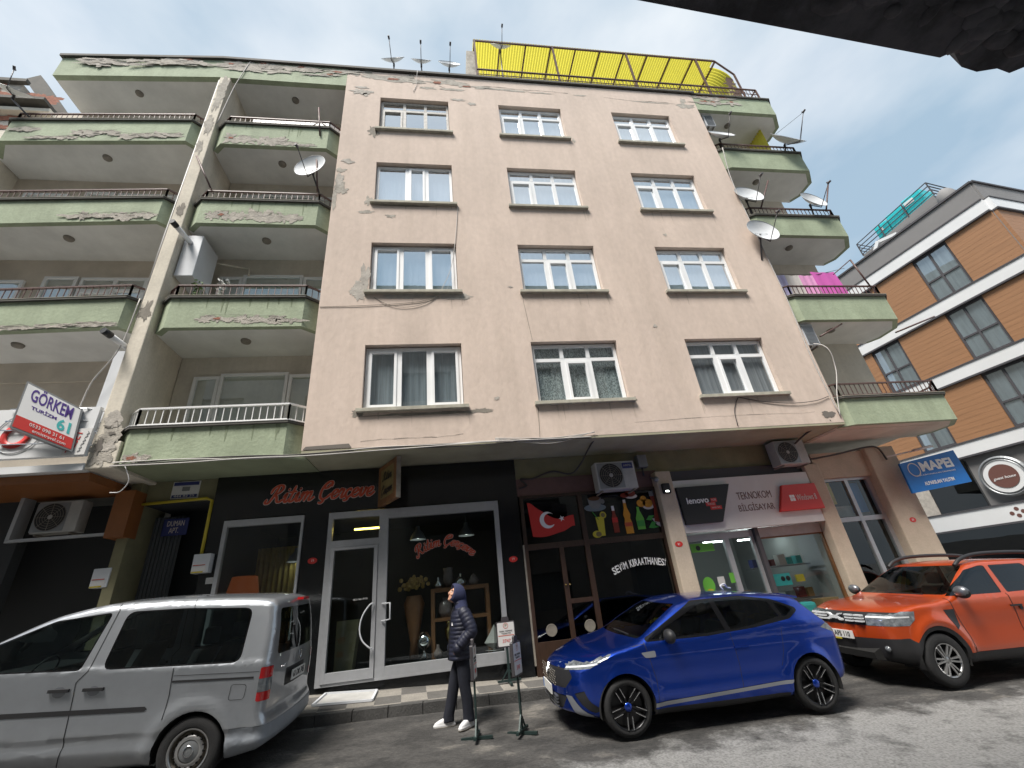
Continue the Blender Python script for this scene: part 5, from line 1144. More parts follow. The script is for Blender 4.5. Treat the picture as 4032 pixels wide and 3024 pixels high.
# air conditioners --------------------------------------------------------
def ac(x0, x1, y0, y1, z0, z1, lab, fan=.28, m_='dirty_white', side=False):
    t = thing('air_conditioner', lab, 'air conditioner', ((x0 + x1) / 2, (y0 + y1) / 2, z0), 'air conditioner outdoor units')
    mb = MB().box(x0, x1, y0, y1, z0, z1); c = mb.build('casing', m_, t, bevel=.015)
    W, H = x1 - x0, z1 - z0
    if not side:
        cx, cz, r = x0 + W * .36, (z0 + z1) / 2, H * .43
        mb = MB(); mb.box(cx - r * 1.1, cx + r * 1.08, y0 - .004, y0 + .01, cz - r * 1.06, cz + r * 1.06); mb.build('grille_plate', 'metal_grey', t)
        mb = MB().disc((cx, y0 - .008, cz), r, n=30); mb.build('fan_opening', 'black', t)
        mb = MB()
        for k in range(1, 7): mb.lathe([(r * k / 6 - .003, y0 - .014), (r * k / 6 + .003, y0 - .014), (r * k / 6, y0 - .01)], 26, (cx, 0, cz), 'y', closed=True)
        for k in range(8): mb.bar((cx, y0 - .013, cz), (cx + r * cos(k * pi / 4), y0 - .013, cz + r * sin(k * pi / 4)), .006, .004)
        mb.build('fan_guard', 'stain', t); mb = MB().disc((cx, y0 - .018, cz), r * .16, n=16); mb.build('hub', m_, t)
    else:
        mb = MB()
        for k in range(14): mb.box(x0 + .03, x1 - .03, y0 - .01, y0, z0 + H * (k + 1) / 16, z0 + H * (k + 1) / 16 + .015)
        mb.build('louvre', 'metal_grey', t)
    mb = MB(); mb.bar((x0 + .08, y0 + .02, z0 - .02), (x0 + .08, y1 + .15, z0 - .02), .03); mb.bar((x1 - .08, y0 + .02, z0 - .02), (x1 - .08, y1 + .15, z0 - .02), .03); mb.build('bracket', 'stain', t)
    return t
t = ac(3.04, 3.90, .72, 1.0, 3.42, 4.00, 'white air conditioner unit with a blue label above the coffee house'); MB().box(3.63, 3.86, .71, .718, 3.84, 3.96).build('blue_label', 'navy', t); text('AIRFEL', .08, 'dirty_white', t, onwall(3.745, .706, 3.9), width=.18)
ac(7.36, 8.12, .76, 1.05, 3.70, 4.25, 'dull air conditioner unit hanging over the white computer shop sign')
t = ac(-7.28, -6.58, .96, 1.2, 3.43, 3.98, 'air conditioner unit in the left opening beside the orange pillar')
ac(8.80, 9.14, .15, .8, 6.43, 7.05, 'narrow louvred air conditioner under the second balcony at the right edge', side=True, m_='metal_white'); ac(8.86, 9.2, .15, .8, 15.0, 15.57, 'louvred air conditioner under the topmost right hand parapet', side=True, m_='metal_white')

# cables -------------------------------------------------------------------
def wire(name, pts, r, m_, lab, n=6): return tag(MB().tube(cat(pts, n), r, 5).build(name, m_), lab, 'cable', 'cables along the building front')
for k in range(5):
    rn = random.Random(k); pts = [(-5.6 + i * 1.05 + (.0), -.03 - .012 * k, 4.30 - .01 * k + rn.uniform(-.035, .03) + (.03 if i > 3 else 0)) for i in range(9)]
    wire('cable_bundle', pts, .010, 'cable' if k % 2 else 'cable_pale', ['lowest pale cable', 'lowest dark cable', 'middle pale cable', 'upper dark cable', 'upper pale cable'][k] + ' of the bundle sagging along the edge above the shops')
for k in range(4): wire('cable_loop', [(.9, -.03, 4.40 - .01 * k), (1.5, -.05, 4.36 - .03 * k), (2.1, -.05, 4.34 - .035 * k), (2.9, -.03, 4.41 + .005 * k)], .008, 'cable_pale', ['shallowest', 'second shallowest', 'second deepest', 'deepest'][k] + ' loop of pale cable hung under the pink wall edge')
wire('cable', [(2.95, .0, 4.36), (2.9, .5, 4.25), (2.8, .9, 4.05), (2.6, 1.1, 3.9), (2.2, 1.12, 3.98), (1.75, 1.12, 3.85), (1.5, 1.12, 3.86), (1.62, 1.12, 3.72), (1.45, 1.12, 3.66)], .017, 'cable', 'dark cable running from the soffit past the air conditioner to the brown fascia')
wire('cable', [(8.3, .0, 4.42), (8.0, .4, 4.3), (7.9, .9, 4.1), (8.0, 1.05, 3.9)], .022, 'cable', 'thick dark pipe from the pink wall corner to the air conditioner')
wire('cable', [(8.2, 1.0, 3.82), (9.0, .98, 3.9), (9.9, .98, 4.03), (10.25, .98, 4.0), (10.35, .98, 3.7)], .022, 'cable', 'dark pipe running across the lintel to the blue sign')
wire('wire', [(8.56, -.02, 4.5), (8.52, -.02, 6.0), (8.60, -.02, 7.6), (8.6, -.02, 9.5), (8.62, -.02, 12), (8.75, -.1, 13.5)], .012, 'cable_pale', 'pale wire dropping down the right corner of the pink wall')
wire('wire', [(8.9, .9, 6.9), (8.95, -.05, 6.3), (9.0, -.05, 5.7), (8.7, -.05, 5.0), (8.55, -.03, 4.5)], .012, 'cable_pale', 'pale drain hose curling below the narrow air conditioner')
wire('wire', [(6.05, -.01, 4.40), (6.1, -.01, 4.75), (6.28, -.01, 5.03), (6.35, -.01, 5.04), (6.8, -.02, 4.93), (7.5, -.03, 4.85), (8.1, -.03, 4.88), (8.5, -.02, 4.98)], .008, 'cable', 'thin dark wire looping below the right lower window')
wire('wire', [(-2.6, -.01, 7.55), (-1.6, -.015, 7.58), (-.6, -.015, 7.66), (-.1, -.02, 7.8)], .006, 'stain', 'thin wire crossing under the repaired window')
wire('wire', [(-1.5, -.01, 7.8), (-1.2, -.02, 7.6), (-.85, -.02, 7.52), (-.45, -.02, 7.6), (-.1, -.02, 7.82)], .006, 'stain', 'thin drooping wire under the repaired window')
wire('wire', [(.45, -.01, 10.7), (.35, -.02, 9.6), (.2, -.03, 8.6), (-.1, -.02, 7.82)], .007, 'cable_pale', 'thin pale wire hanging beside the repaired window')
wire('wire', [(-.55, -.1, 16.45), (-.6, -.02, 15.8), (-.68, -.02, 15.5)], .008, 'cable_pale', 'short pale wire hanging from the roof edge')
wire('wire', [(-6.05, -.05, 7.75), (-6.1, -.05, 6.6), (-6.35, -.05, 5.9), (-6.4, -.05, 5.4), (-6.42, -.08, 4.9)], .012, 'cable_pale', 'pale cord hanging left of the pier down to the tilted sign')
wire('wire', [(-5.35, -.02, 16.5), (-5.5, -.03, 15.6), (-5.6, -.01, 15.0), (-5.72, -.01, 13.5)], .012, 'cable_pale', 'pale cable over the roof edge at the top of the pier')
wire('wire', [(-5.4, -.03, 4.24), (-5.3, -.0, 4.0), (-5.45, .1, 3.85), (-5.6, .1, 3.84)], .007, 'white', 'short white cable end drooping at the foot of the pier')
t = thing('junction_box', 'grey junction box under the soffit right of the white air conditioner', 'junction box', (4.25, 1.1, 3.9)); MB().box(4.14, 4.36, 1.0, 1.17, 3.92, 4.2).build('casing', 'metal_grey', t, bevel=.02); MB().tube([(4.25, 1.1, 3.92), (4.24, 1.1, 3.75)], .02, 6).build('conduit', 'cable', t)
t = thing('wall_lamp', 'small black security lamp at the top of the tan pillar', 'lamp', (4.58, .85, 3.28)); MB().box(4.48, 4.66, .84, .92, 3.28, 3.5).build('casing', 'black', t, bevel=.03); MB().box(4.53, 4.6, .835, .84, 3.31, 3.34).build('light', 'lit_white2', t)
t = thing('camera_dome', 'small grey camera bulb beside the top of the tan pillar', 'camera', (4.40, .9, 3.55)); MB().ball((4.40, .88, 3.6), .06).build('dome', 'metal_grey', t); MB().tube([(4.40, .9, 3.6), (4.40, 1.1, 3.7)], .02).build('arm', 'metal_grey', t)

# blue projecting sign at the corner -------------------------------------
MS = thing('blue_sign', 'blue projecting sign with white lettering at the right corner of the shops', 'shop sign', (10.9, .6, 2.9))
q0, q1 = Vector((10.35, .75, 0)), Vector((11.75, .55, 0)); e_ = (q1 - q0).normalized(); mn = Vector((e_.y, -e_.x, 0))
def mq(u, z, k=0): return q0 + e_ * u + mn * k + Vector((0, 0, z))
L_ = (q1 - q0).length
mb = MB(); A = [mb.v(mq(u, z, 0)) for u, z in ((.0, 3.53), (L_ - .02, 3.72), (L_ + .0, 2.97), (-.02, 2.85))]; A2 = [mb.v(mq(u, z, -.05)) for u, z in ((.0, 3.53), (L_ - .02, 3.72), (L_, 2.97), (-.02, 2.85))]
mb._f(A); mb._f(A2); [mb._f([A[i], A[(i + 1) % 4], A2[(i + 1) % 4], A2[i]]) for i in range(4)]; mb.build('board', 'blue_sign', MS)
def mm4(u, z, r=.06): return Matrix(((e_.x, 0, mn.x, mq(u, z, .004).x), (e_.y, 0, mn.y, mq(u, z, .004).y), (0, 1, 0, z), (0, 0, 0, 1))) @ Matrix.Rotation(r, 4, 'Z')
text('MAPEI', .3, 'white', MS, mm4(.82, 3.42), off=.012, width=.78, height=.22); text('YAPI KİMYASALLARI ÜRÜNLERİ', .05, 'white', MS, mm4(.72, 3.24), width=.95, height=.035); text('ALPARSLAN YALITIM', .1, 'white', MS, mm4(.7, 3.05, .07), off=.002, width=.72, height=.08)
mb = MB(); 
for k in range(24):
    a, b = 2 * pi * k / 24, 2 * pi * (k + 1) / 24; f_ = lambda t, r: mq(.26 + r * cos(t), 3.36 + r * 1.15 * sin(t), .006); mb.quad(f_(a, .14), f_(b, .14), f_(b, .12), f_(a, .12))
mb.prism([(0, 0)], 'z', 0, 0) if False else None
mb.build('emblem', 'letter_edge', MS)
mb = MB(); mb.bar((10.3, .9, 3.75), (11.3, .6, 3.85), .03); mb.tube([(10.8, .68, 3.80), (11.25, .6, 3.86)], .03, 8); mb.build('lamp_arm', 'letter_edge', MS)
# ---------------------------------------------------------------- cars
mat('tyre', (.022, .022, .023), .85, var=.3, vscale=20, bump=.3, bscale=80); mat('rim_black', (.02, .02, .022), .3, metal=.6); mat('rim_silver', (.50, .50, .50), .3, metal=.85, var=.2, vscale=6)
mat('machined', (.55, .55, .56), .25, metal=.9); mat('trim_black', (.018, .018, .020), .55); mat('under', (.008, .008, .008), .9); mat('chrome', (.62, .63, .65), .2, metal=1)
mat('lamp_red', (.45, .01, .012), .15, coat=.6); mat('lamp_clear', (.22, .24, .26), .10, metal=.1, var=.6, vscale=16, coat=1.0); mat('drl', (.62, .64, .66), .3); mat('trim_gloss', (.006, .006, .007), .2, spec=.3)
mat('seat', (.05, .05, .055), .9); mat('plate', (.62, .62, .60), .5); mat('gun_trim', (.20, .21, .23), .35, metal=.7); mat('blade_silver', (.42, .44, .48), .35, metal=.7)
glassmat('car_glass', (.38, .45, .44), .045, fr=.9); glassmat('car_glass_dark', (.12, .13, .14), .045, fr=.9)
def paint(name, col, metal=.5, rough=.32, dust=0):
    m = mat(name, col, rough, metal=metal, coat=1.0, var=dust, vscale=3, lo=.3, hi=.8); m.node_tree.nodes['Principled BSDF'].inputs['Coat Roughness'].default_value = .06; return m
paint('paint_blue', (.004, .045, .38), .85, .30); paint('paint_orange', (.58, .075, .012), .5, .32); paint('paint_silver', (.38, .40, .43), .6, .34, .16); paint('paint_white', (.7, .71, .72), 0, .3)

def carve(bm, faces, pts, d):
    """cut the faces with the planes through each edge of a convex outline pts (3-D) along d; returns the faces inside"""
    d = Vector(d); pts = [Vector(p) for p in pts]; c = sum(pts, Vector()) / len(pts); ins = list(faces)
    for i in range(len(pts)):
        p, q = pts[i], pts[(i + 1) % len(pts)]; n = (q - p).cross(d)
        if n.length < 1e-9: continue
        n.normalize()
        if n.dot(c - p) < 0: n = -n
        ins = [f for f in ins if f.is_valid]
        es = {e for f in ins for e in f.edges}; vs = {v for f in ins for v in f.verts}
        bmesh.ops.bisect_plane(bm, geom=list(vs) + list(es) + ins, plane_co=p, plane_no=n, dist=1e-5)
        keep = set(); st = set(ins)
        # faces born of the cut share the layer value 'm' of their parent
        ins = [f for f in bm.faces if f[LAY] == 1 and n.dot(f.calc_center_median() - p) > -1e-6]
        for f in bm.faces:
            if f[LAY] == 1 and n.dot(f.calc_center_median() - p) <= -1e-6: f[LAY] = 0
    return ins
LAY = None
SPLIT = {'side_window', 'headlight', 'tail_light', 'window_surround', 'silver_trim'}
class Car:
    def __init__(s, root, L, paintm):
        s.bm = bmesh.new(); s.root = root; s.paint = paintm; s.parts = {}; s.info = {}
        s.tag = s.bm.faces.layers.int.new('m'); s.pl = s.bm.faces.layers.int.new('p')
    def shell(s, xr, xf, W, zb, zt, hw, nose, tail, bow_f=.16, bow_r=.08, r=.1, n=(110, 26, 34), crown=.03):
        bm = s.bm; Lh = (xf - xr) / 2; c = (xf + xr) / 2; Hh = .75
        V = {}
        def P(i, j, k):
            key = (i, j, k)
            if key in V: return V[key]
            u, v, w_ = -1 + 2 * i / n[0], -1 + 2 * j / n[1], -1 + 2 * k / n[2]
            X, Y, Z = u * Lh, v * W / 2, w_ * Hh
            iX, iY, iZ = max(-Lh + r, min(Lh - r, X)), max(-W / 2 + r, min(W / 2 - r, Y)), max(-Hh + r, min(Hh - r, Z))
            q = Vector((X - iX, Y - iY, Z - iZ))
            if q.length > 1e-9:
                if sum(1 for t in q if abs(t) > 1e-9) > 1: q = q.normalized() * r * max(abs(t) for t in q) / r if False else q.normalized() * min(r, max(abs(q.x), abs(q.y), abs(q.z)))
            X, Y, Z = iX + q.x, iY + q.y, iZ + q.z
            u, v, w_ = X / Lh, Y / (W / 2), (Z / Hh + 1) / 2
            x = c + X; z0, z1 = zb(x), zt(x)
            z = z0 + (z1 - z0) * w_ - crown * v * v * max(0, w_ - .5) * 2
            y = v * hw(x, z)
            sf, sr = sstep(.62, 1, u), sstep(.62, 1, -u)
            x += sf * (nose(z) - bow_f * v * v) - sr * (tail(z) - bow_r * v * v)
            V[key] = bm.verts.new((x, y, z)); return V[key]
        def face(a):
            try: f = bm.faces.new(a); f.smooth = True
            except ValueError: pass
        I, J, K = n
        for i in range(I):
            for j in range(J):
                for k in (0, K): face([P(i, j, k), P(i + 1, j, k), P(i + 1, j + 1, k), P(i, j + 1, k)])
            for k in range(K):
                for j in (0, J): face([P(i, j, k), P(i + 1, j, k), P(i + 1, j, k + 1), P(i, j, k + 1)])
        for j in range(J):
            for k in range(K):
                for i in (0, I): face([P(i, j, k), P(i, j + 1, k), P(i, j + 1, k + 1), P(i, j, k + 1)])
        bmesh.ops.recalc_face_normals(bm, faces=bm.faces); bm.normal_update()
    def cut(s, pts, d, pred, pid=None, dele=False):
        global LAY
        LAY = s.tag; n = 0
        for f in s.bm.faces:
            ok = pred(f.calc_center_median(), f.normal, f[s.pl]); f[s.tag] = 1 if ok else 0
        fs = carve(s.bm, [f for f in s.bm.faces if f[s.tag]], pts, d)
        if dele: bmesh.ops.delete(s.bm, geom=[f for f in fs if f.is_valid], context='FACES')
        else:
            for f in fs: f[s.pl] = pid
        for f in s.bm.faces: f[s.tag] = 0
    def side(s, pts, pid, both=True, dele=False, x=None, ny=.25, over=None, only=None, ymin=.3):
        for sg in ((1, -1) if both else (1,)):
            s.cut([(p[0], 0, p[1]) for p in pts], (0, 1, 0), lambda c, n, q: c.y * sg > ymin and abs(n.y) > ny and (only is None or q == only), pid, dele)
    def front(s, pts, pid, sx=1, nx=.15, xmin=.5, only=None, zn=None):
        s.cut([(0, p[0], p[1]) for p in pts], (1, 0, 0), lambda c, n, q: c.x * sx > xmin and (n.x * sx > nx) and (only is None or q == only), pid)
    def line(s, pts, pid, w=.006, only=0):
        for a, b in zip(pts, pts[1:]):
            d = Vector((b[0] - a[0], b[1] - a[1])).normalized(); n_ = Vector((-d.y, d.x)) * w / 2
            s.side([(a[0] + n_.x, a[1] + n_.y), (b[0] + n_.x, b[1] + n_.y), (b[0] - n_.x, b[1] - n_.y), (a[0] - n_.x, a[1] - n_.y)], pid, only=only)
    def finish(s, table):
        """table: pid -> (name, material, parent pid or None, offset)"""
        objs = {}
        for pid, (nm, m_, par, off) in table.items():
            fs = [f for f in s.bm.faces if f[s.pl] == pid]
            if not fs: continue
            b2 = bmesh.new(); mp_ = {}
            for f in fs:
                vs = []
                for v in f.verts:
                    if v not in mp_: mp_[v] = b2.verts.new(v.co)
                    vs.append(mp_[v])
                try: g = b2.faces.new(vs); g.smooth = True
                except ValueError: pass
            b2.normal_update()
            if off:
                for v in b2.verts: v.co += v.normal * off
            groups = [list(b2.faces)]
            if nm in SPLIT:
                groups = []; left = set(b2.faces)
                while left:
                    st = [left.pop()]; g_ = []
                    while st:
                        f = st.pop(); g_.append(f)
                        for e in f.edges:
                            for h in e.link_faces:
                                if h in left: left.remove(h); st.append(h)
                    groups.append(g_)
                big = max(len(g_) for g_ in groups); groups = [g_ for g_ in groups if len(g_) > big * .04]
            for g_ in groups:
                vi = {}; co = []; fa = []
                for f in g_:
                    fa.append([vi.setdefault(v, len(vi)) for v in f.verts])
                co = [None] * len(vi)
                for v, i in vi.items(): co[i] = tuple(v.co)
                me = bpy.data.meshes.new(nm); me.from_pydata(co, [], fa); me.materials.append(M[m_])
                for p in me.polygons: p.use_smooth = True
                o = bpy.data.objects.new(nm, me); COL.objects.link(o); o.parent = objs[par] if par in objs else s.root; objs[pid] = o
            b2.free()
        return objs
def wheel(root, x, y, r, wdt, style, rimr):
    mb = MB(); sg = 1 if y > 0 else -1; yo, yi = y, y - sg * wdt
    rr = rimr
    mb.lathe([(rr, yi), (r - .02, yi), (r, yi + sg * .02), (r + .0, yi + sg * wdt * .3), (r - .006, yi + sg * wdt * .32), (r, yi + sg * wdt * .36), (r, yo - sg * .035), (r - .012, yo - sg * .012), (r - .04, yo), (rr + .02, yo + sg * .002), (rr, yo - sg * .006)], 44, (x, 0, r), 'y')
    w_ = mb.build('wheel', 'tyre', root, local=True)
    rim = {'multi': 'rim_black', 'duster': 'rim_silver', 'steel': 'rim_silver'}[style]
    mb = MB(); mb.lathe([(rr, yo - sg * .004), (rr - .012, yo - sg * .006), (rr - .02, yo - sg * .03), (rr - .03, yi)], 40, (x, 0, r), 'y'); mb.lathe([(0, yo - sg * .09), (rr - .03, yo - sg * .09)], 30, (x, 0, r), 'y')
    base = mb.build('rim', 'under' if style != 'steel' else 'stain', w_, local=True) if False else mb.build('rim', 'rim_black' if style != 'steel' else 'stain', w_, local=True)
    mb = MB()
    if style == 'multi':
        for k in range(10):
            a = k * pi / 5; b = a + (.22 if k % 2 else -.10)
            p0, p1 = (.05, a), (rr - .012, b)
            for q in (0,):
                A = Vector((x + p0[0] * cos(a), yo - sg * .035, r + p0[0] * sin(a))); Bq = Vector((x + p1[0] * cos(b), yo - sg * .008, r + p1[0] * sin(b))); mb.bar(A, Bq, .020, .02)
        sp = mb.build('spoke', 'rim_black', w_, local=True)
        mb = MB()
        for k in range(10):
            a = k * pi / 5; b = a + (.22 if k % 2 else -.10); A = Vector((x + .1 * cos(a), yo - sg * .020, r + .1 * sin(a))); Bq = Vector((x + (rr - .014) * cos(b), yo + sg * .003, r + (rr - .014) * sin(b))); mb.bar(A, Bq, .010, .006)
        mb.build('machined_edge', 'machined', w_, local=True)
        MB().lathe([(0, yo - sg * .01), (.035, yo - sg * .012), (.05, yo - sg * .03)], 20, (x, 0, r), 'y').build('hub_cap', 'paint_blue', w_, local=True)
    elif style == 'duster':
        for k in range(6):
            for dd in (-.16, .16):
                a = k * pi / 3 + dd * 1.6; b = k * pi / 3 + dd; A = Vector((x + .05 * cos(a), yo - sg * .03, r + .05 * sin(a))); Bq = Vector((x + (rr - .01) * cos(b), yo - sg * .008, r + (rr - .01) * sin(b))); mb.bar(A, Bq, .034, .022)
        mb.lathe([(rr, yo), (rr - .014, yo - sg * .001), (rr - .018, yo - sg * .02)], 40, (x, 0, r), 'y'); mb.lathe([(0, yo - sg * .015), (.05, yo - sg * .018), (.062, yo - sg * .04)], 20, (x, 0, r), 'y'); mb.build('spoke', 'rim_silver', w_, local=True)
    else:
        mb.lathe([(rr, yo), (rr - .014, yo - sg * .0), (rr - .02, yo - sg * .03)], 40, (x, 0, r), 'y'); mb.lathe([(rr * .70, yo - sg * .028), (rr * .62, yo - sg * .012), (rr * .5, yo - sg * .016)], 40, (x, 0, r), 'y'); sp = mb.build('steel_ring', 'rim_silver', w_, local=True)
        mb = MB()
        for k in range(16):
            a = k * pi / 8; mb.ball((x + rr * .70 * cos(a), yo - sg * .03, r + rr * .70 * sin(a)), .014, .012, .014, 8, 5)
        mb.build('vent_hole', 'under', w_, local=True)
        MB().lathe([(0, yo - sg * .01), (rr * .3, yo - sg * .012), (rr * .48, yo - sg * .022)], 28, (x, 0, r), 'y').build('hub_cap', 'metal_grey', w_, local=True); mb = MB(); mb.lathe([(.045, yo - sg * .004), (.052, yo - sg * .004), (.052, yo - sg * .012)], 22, (x, 0, r), 'y'); mb.build('hub_mark', 'chrome', w_, local=True)
def wells(root, axles, r, W, zb):
    for ax in axles:
        for sg in (1, -1): MB().lathe([(r, sg * (W / 2 - .02)), (r, sg * (W / 2 - .36)), (0, sg * (W / 2 - .36))], 30, (ax, 0, r - .055), 'y', a0=-.25, a1=pi + .25).build('wheel_well', 'under', root, local=True)
    mb = MB().box(min(axles) - .35, max(axles) + .35, -W / 2 + .37, W / 2 - .37, zb, zb + .05); mb.build('underbody', 'under', root, local=True)
def cabin(root, seats, z0, dash, wheel_=True, hl=.62, floor=.35):
    mb = MB()
    for x, y in seats:
        mb.box(x - .25, x + .25, y - .24, y + .24, z0, z0 + .12); mb.prism([(x - .22, z0 + .1), (x - .08, z0 + .1), (x - .28, z0 + hl), (x - .38, z0 + hl)], 'y', y - .23, y + .23); mb.box(x - .40, x - .30, y - .12, y + .12, z0 + hl + .03, z0 + hl + .22)
    mb.build('seat', 'seat', root, local=True, bevel=.03)
    mb = MB().box(dash - .2, dash + .35, -.7, .7, z0 + .2, z0 + .42); mb.build('dashboard', 'trim_black', root, local=True, bevel=.03)
    mb = MB().box(-1.4, dash, -.72, .72, floor, floor + .03); mb.build('floor', 'under', root, local=True)
    if wheel_: mb = MB().lathe([(.18, -.012), (.19, 0), (.18, .012), (.17, 0)], 24, (0, 0, 0), 'x', closed=True); o = mb.build('steering_wheel', 'trim_black', root, local=True); o.location = (dash - .28, .36, z0 + .42); o.rotation_euler = (0, radians(-25), 0)
def ell(cx, cz, rx, rz, n=16, a0=0, a1=2 * pi): return [(cx + rx * cos(a0 + (a1 - a0) * k / n), cz + rz * sin(a0 + (a1 - a0) * k / n)) for k in range(n)]
def rpoly(P, r, n=4):      # round the corners of a convex outline
    o = []; m = len(P)
    for i in range(m):
        p0, p, p1 = Vector(P[i - 1]), Vector(P[i]), Vector(P[(i + 1) % m]); rr = min(r, (p - p0).length * .45, (p1 - p).length * .45); a = p + (p0 - p).normalized() * rr; b = p + (p1 - p).normalized() * rr
        for k in range(n + 1): t = k / n; o.append(tuple(a * (1 - t) ** 2 + p * 2 * t * (1 - t) + b * t * t))
    return o
def grow(P, d):
    c = sum((Vector(p) for p in P), Vector((0, 0))) / len(P); o = []; m = len(P)
    area = sum(P[i][0] * P[(i + 1) % m][1] - P[(i + 1) % m][0] * P[i][1] for i in range(m)); s_ = 1 if area > 0 else -1
    for i in range(m):
        p0, p, p1 = Vector(P[i - 1]), Vector(P[i]), Vector(P[(i + 1) % m]); a = (p - p0).normalized(); b = (p1 - p).normalized(); n_ = (Vector((a.y, -a.x)) + Vector((b.y, -b.x))) * s_
        if n_.length > 1e-6: n_.normalize()
        o.append(tuple(p + n_ * d))
    return o
def flare(x, z, axles, R, amt):
    s_ = 0
    for ax in axles:
        d = sqrt((x - ax) ** 2 + (z - R * .85) ** 2); s_ = max(s_, amt * exp(-((d - R - .04) / .08) ** 2)) if d > R * .6 else s_
    return s_ if z < R * 2.3 else 0
def arch(car, axles, R, zc):
    for ax in axles:
        car.side([(ax + R * cos(t), zc + R * sin(t)) for t in [(-40 + 260 * k / 26) * pi / 180 for k in range(27)]], 9, dele=True, ymin=.5, ny=.0)
def mirror(root, x, y, z, m_='trim_black', m2=None):
    for sg in (1, -1):
        mb = MB().ball((x, sg * (y + .12), z), .07, .115, .085, 14, 10); o = mb.build('mirror', m_, root, local=True); MB().bar((x - .02, sg * (y - .03), z - .06), (x, sg * (y + .08), z - .02), .05, .03).build('arm', 'trim_black', o, local=True)
        if m2: MB().ball((x + .012, sg * (y + .12), z + .012), .068, .112, .08, 14, 10).build('cap', m2, o, local=True)

# blue hatchback ---------------------------------------------------------
def hatch(root, pm):
    W = 1.80; car = Car(root, 4, pm); AX = (1.29, -1.293); R = .335
    zt = curve1([(-1.98, .93), (-1.86, 1.03), (-1.70, 1.22), (-1.52, 1.335), (-1.0, 1.405), (-.5, 1.435), (-.05, 1.43), (.25, 1.385), (.62, 1.22), (1.05, 1.0), (1.25, .955), (1.6, .90), (1.9, .82), (2.1, .70)])
    zb = curve1([(-2, .32), (-1.5, .22), (0, .17), (1.6, .19), (2.1, .24)])
    plan = curve1([(-2, .88), (-1.6, .95), (-1.2, .99), (0, 1), (1.2, .985), (1.7, .95), (2.1, .86)])
    belt = curve1([(-2, 1.02), (-1.2, 1.03), (0, .965), (1, .93), (2.1, .8)])
    def hw(x, z):
        h = W / 2 * plan(x); b = belt(x)
        k = 1 - .07 * sstep(.45, .15, z) ** 1.0 - .012 * sstep(.55, .95, z); k -= .012 * exp(-((z - .52) / .10) ** 2) * sstep(1.3, .9, abs(x))
        v = h * k + .008 * exp(-((z - .80) / .07) ** 2)
        if z > b - .04: v -= .02 * sstep(b - .04, b + .05, z) + .46 * max(0, z - b - .01)
        return v + flare(x, z, AX, R, .028)
    car.shell(-1.96, 2.03, W, zb, zt, hw, curve1([(.1, -.02), (.3, .06), (.5, .06), (.68, .045), (.85, .0), (1.0, -.05)]), curve1([(.2, -.05), (.45, .04), (.75, .05), (.95, .02), (1.2, -.06)]), .30, .14, .10)
    arch(car, AX, R + .015, R - .02)
    gl = rpoly([(.93, .985), (.10, 1.365), (-.62, 1.372), (-1.05, 1.30), (-1.36, 1.17), (-1.18, 1.085), (-.6, 1.025), (.1, .985)], .03, 3)
    car.side(grow(gl, .018), 2); f1 = [(.90, .99), (.62, 1.10), (.10, 1.352), (-.14, 1.362), (-.20, 1.015), (.12, .995)]; r1 = [(-.22, 1.362), (-.62, 1.36), (-.98, 1.29), (-1.05, 1.11), (-.6, 1.037), (-.28, 1.012)]; r2 = [(-1.06, 1.285), (-1.31, 1.18), (-1.16, 1.105), (-1.10, 1.105)]
    for g in (f1, r1, r2): car.side(g, 3, only=2)
    car.cut([(0, y, z) for y, z in rpoly([(-.74, 1.0), (.74, 1.0), (.575, 1.352), (-.575, 1.352)], .05, 3)], (1, 0, 0), lambda c, n, q: .25 < c.x < 1.12 and n.x > .2 and n.z > .3 and q == 0, 4)
    car.cut([(0, y, z) for y, z in rpoly([(-.62, 1.0), (.62, 1.0), (.5, 1.28), (-.5, 1.28)], .05, 3)], (1, 0, 0), lambda c, n, q: c.x < -1.4 and n.x < -.15 and q == 0, 11)
    # face
    car.front(rpoly([(-.50, .50), (.50, .50), (.62, .63), (.56, .715), (-.56, .715), (-.62, .63)], .03), 5); car.front(rpoly([(-.40, .27), (.40, .27), (.52, .42), (-.52, .42)], .03), 5)
    for sg in (1, -1):
        car.cut([(x, 0, z) for x, z in ((1.40, .895), (1.43, .855), (1.70, .735), (2.3, .655), (2.3, .735), (1.9, .80))], (0, 1, 0), lambda c, n, q: c.x > 1.2 and c.y * sg > .46 and n.z < .85, 6)
        car.cut([(x, 0, z) for x, z in ((1.60, .775), (2.3, .662), (2.3, .680), (1.60, .790))], (0, 1, 0), lambda c, n, q: q == 6 and c.y * sg > .3, 10)
        car.front([(sg * y, z) for y, z in ((.50, .43), (.60, .43), (.76, .25), (.72, .20), (.62, .23))], 7, nx=.0, xmin=1.5)
        car.front([(sg * y, z) for y, z in ((.64, .46), (.76, .50), (.82, .30), (.78, .27))], 5, nx=-.1, xmin=1.4, only=0)
        car.cut([(x, 0, z) for x, z in ((-1.62, .93), (-1.80, 1.0), (-2.1, 1.0), (-2.1, .84), (-1.8, .86))], (0, 1, 0), lambda c, n, q: c.y * sg > .45 and c.x < -1.5 and q == 0, 8)
    car.side([(1.0, .275), (-.93, .355), (-.97, .395), (-.9, .395), (.98, .318)], 7, ny=.5); car.side([(1.0, .255), (-.9, .255), (-.9, .17), (1.0, .17)], 1, ny=.2)
    car.side(rpoly([(.84, .80), (.98, .80), (1.03, .86), (.84, .87)], .02), 7, only=0)
    car.line([(.96, .97), (.93, .80), (.88, .55), (.9, .30)], 1, .007); car.line([(-.24, 1.0), (-.27, .60), (-.25, .33)], 1, .007); car.line([(-1.0, .98), (-.93, .70), (-.86, .55)], 1, .006)
    car.line([(1.12, .93), (.95, .955)], 1, .006)
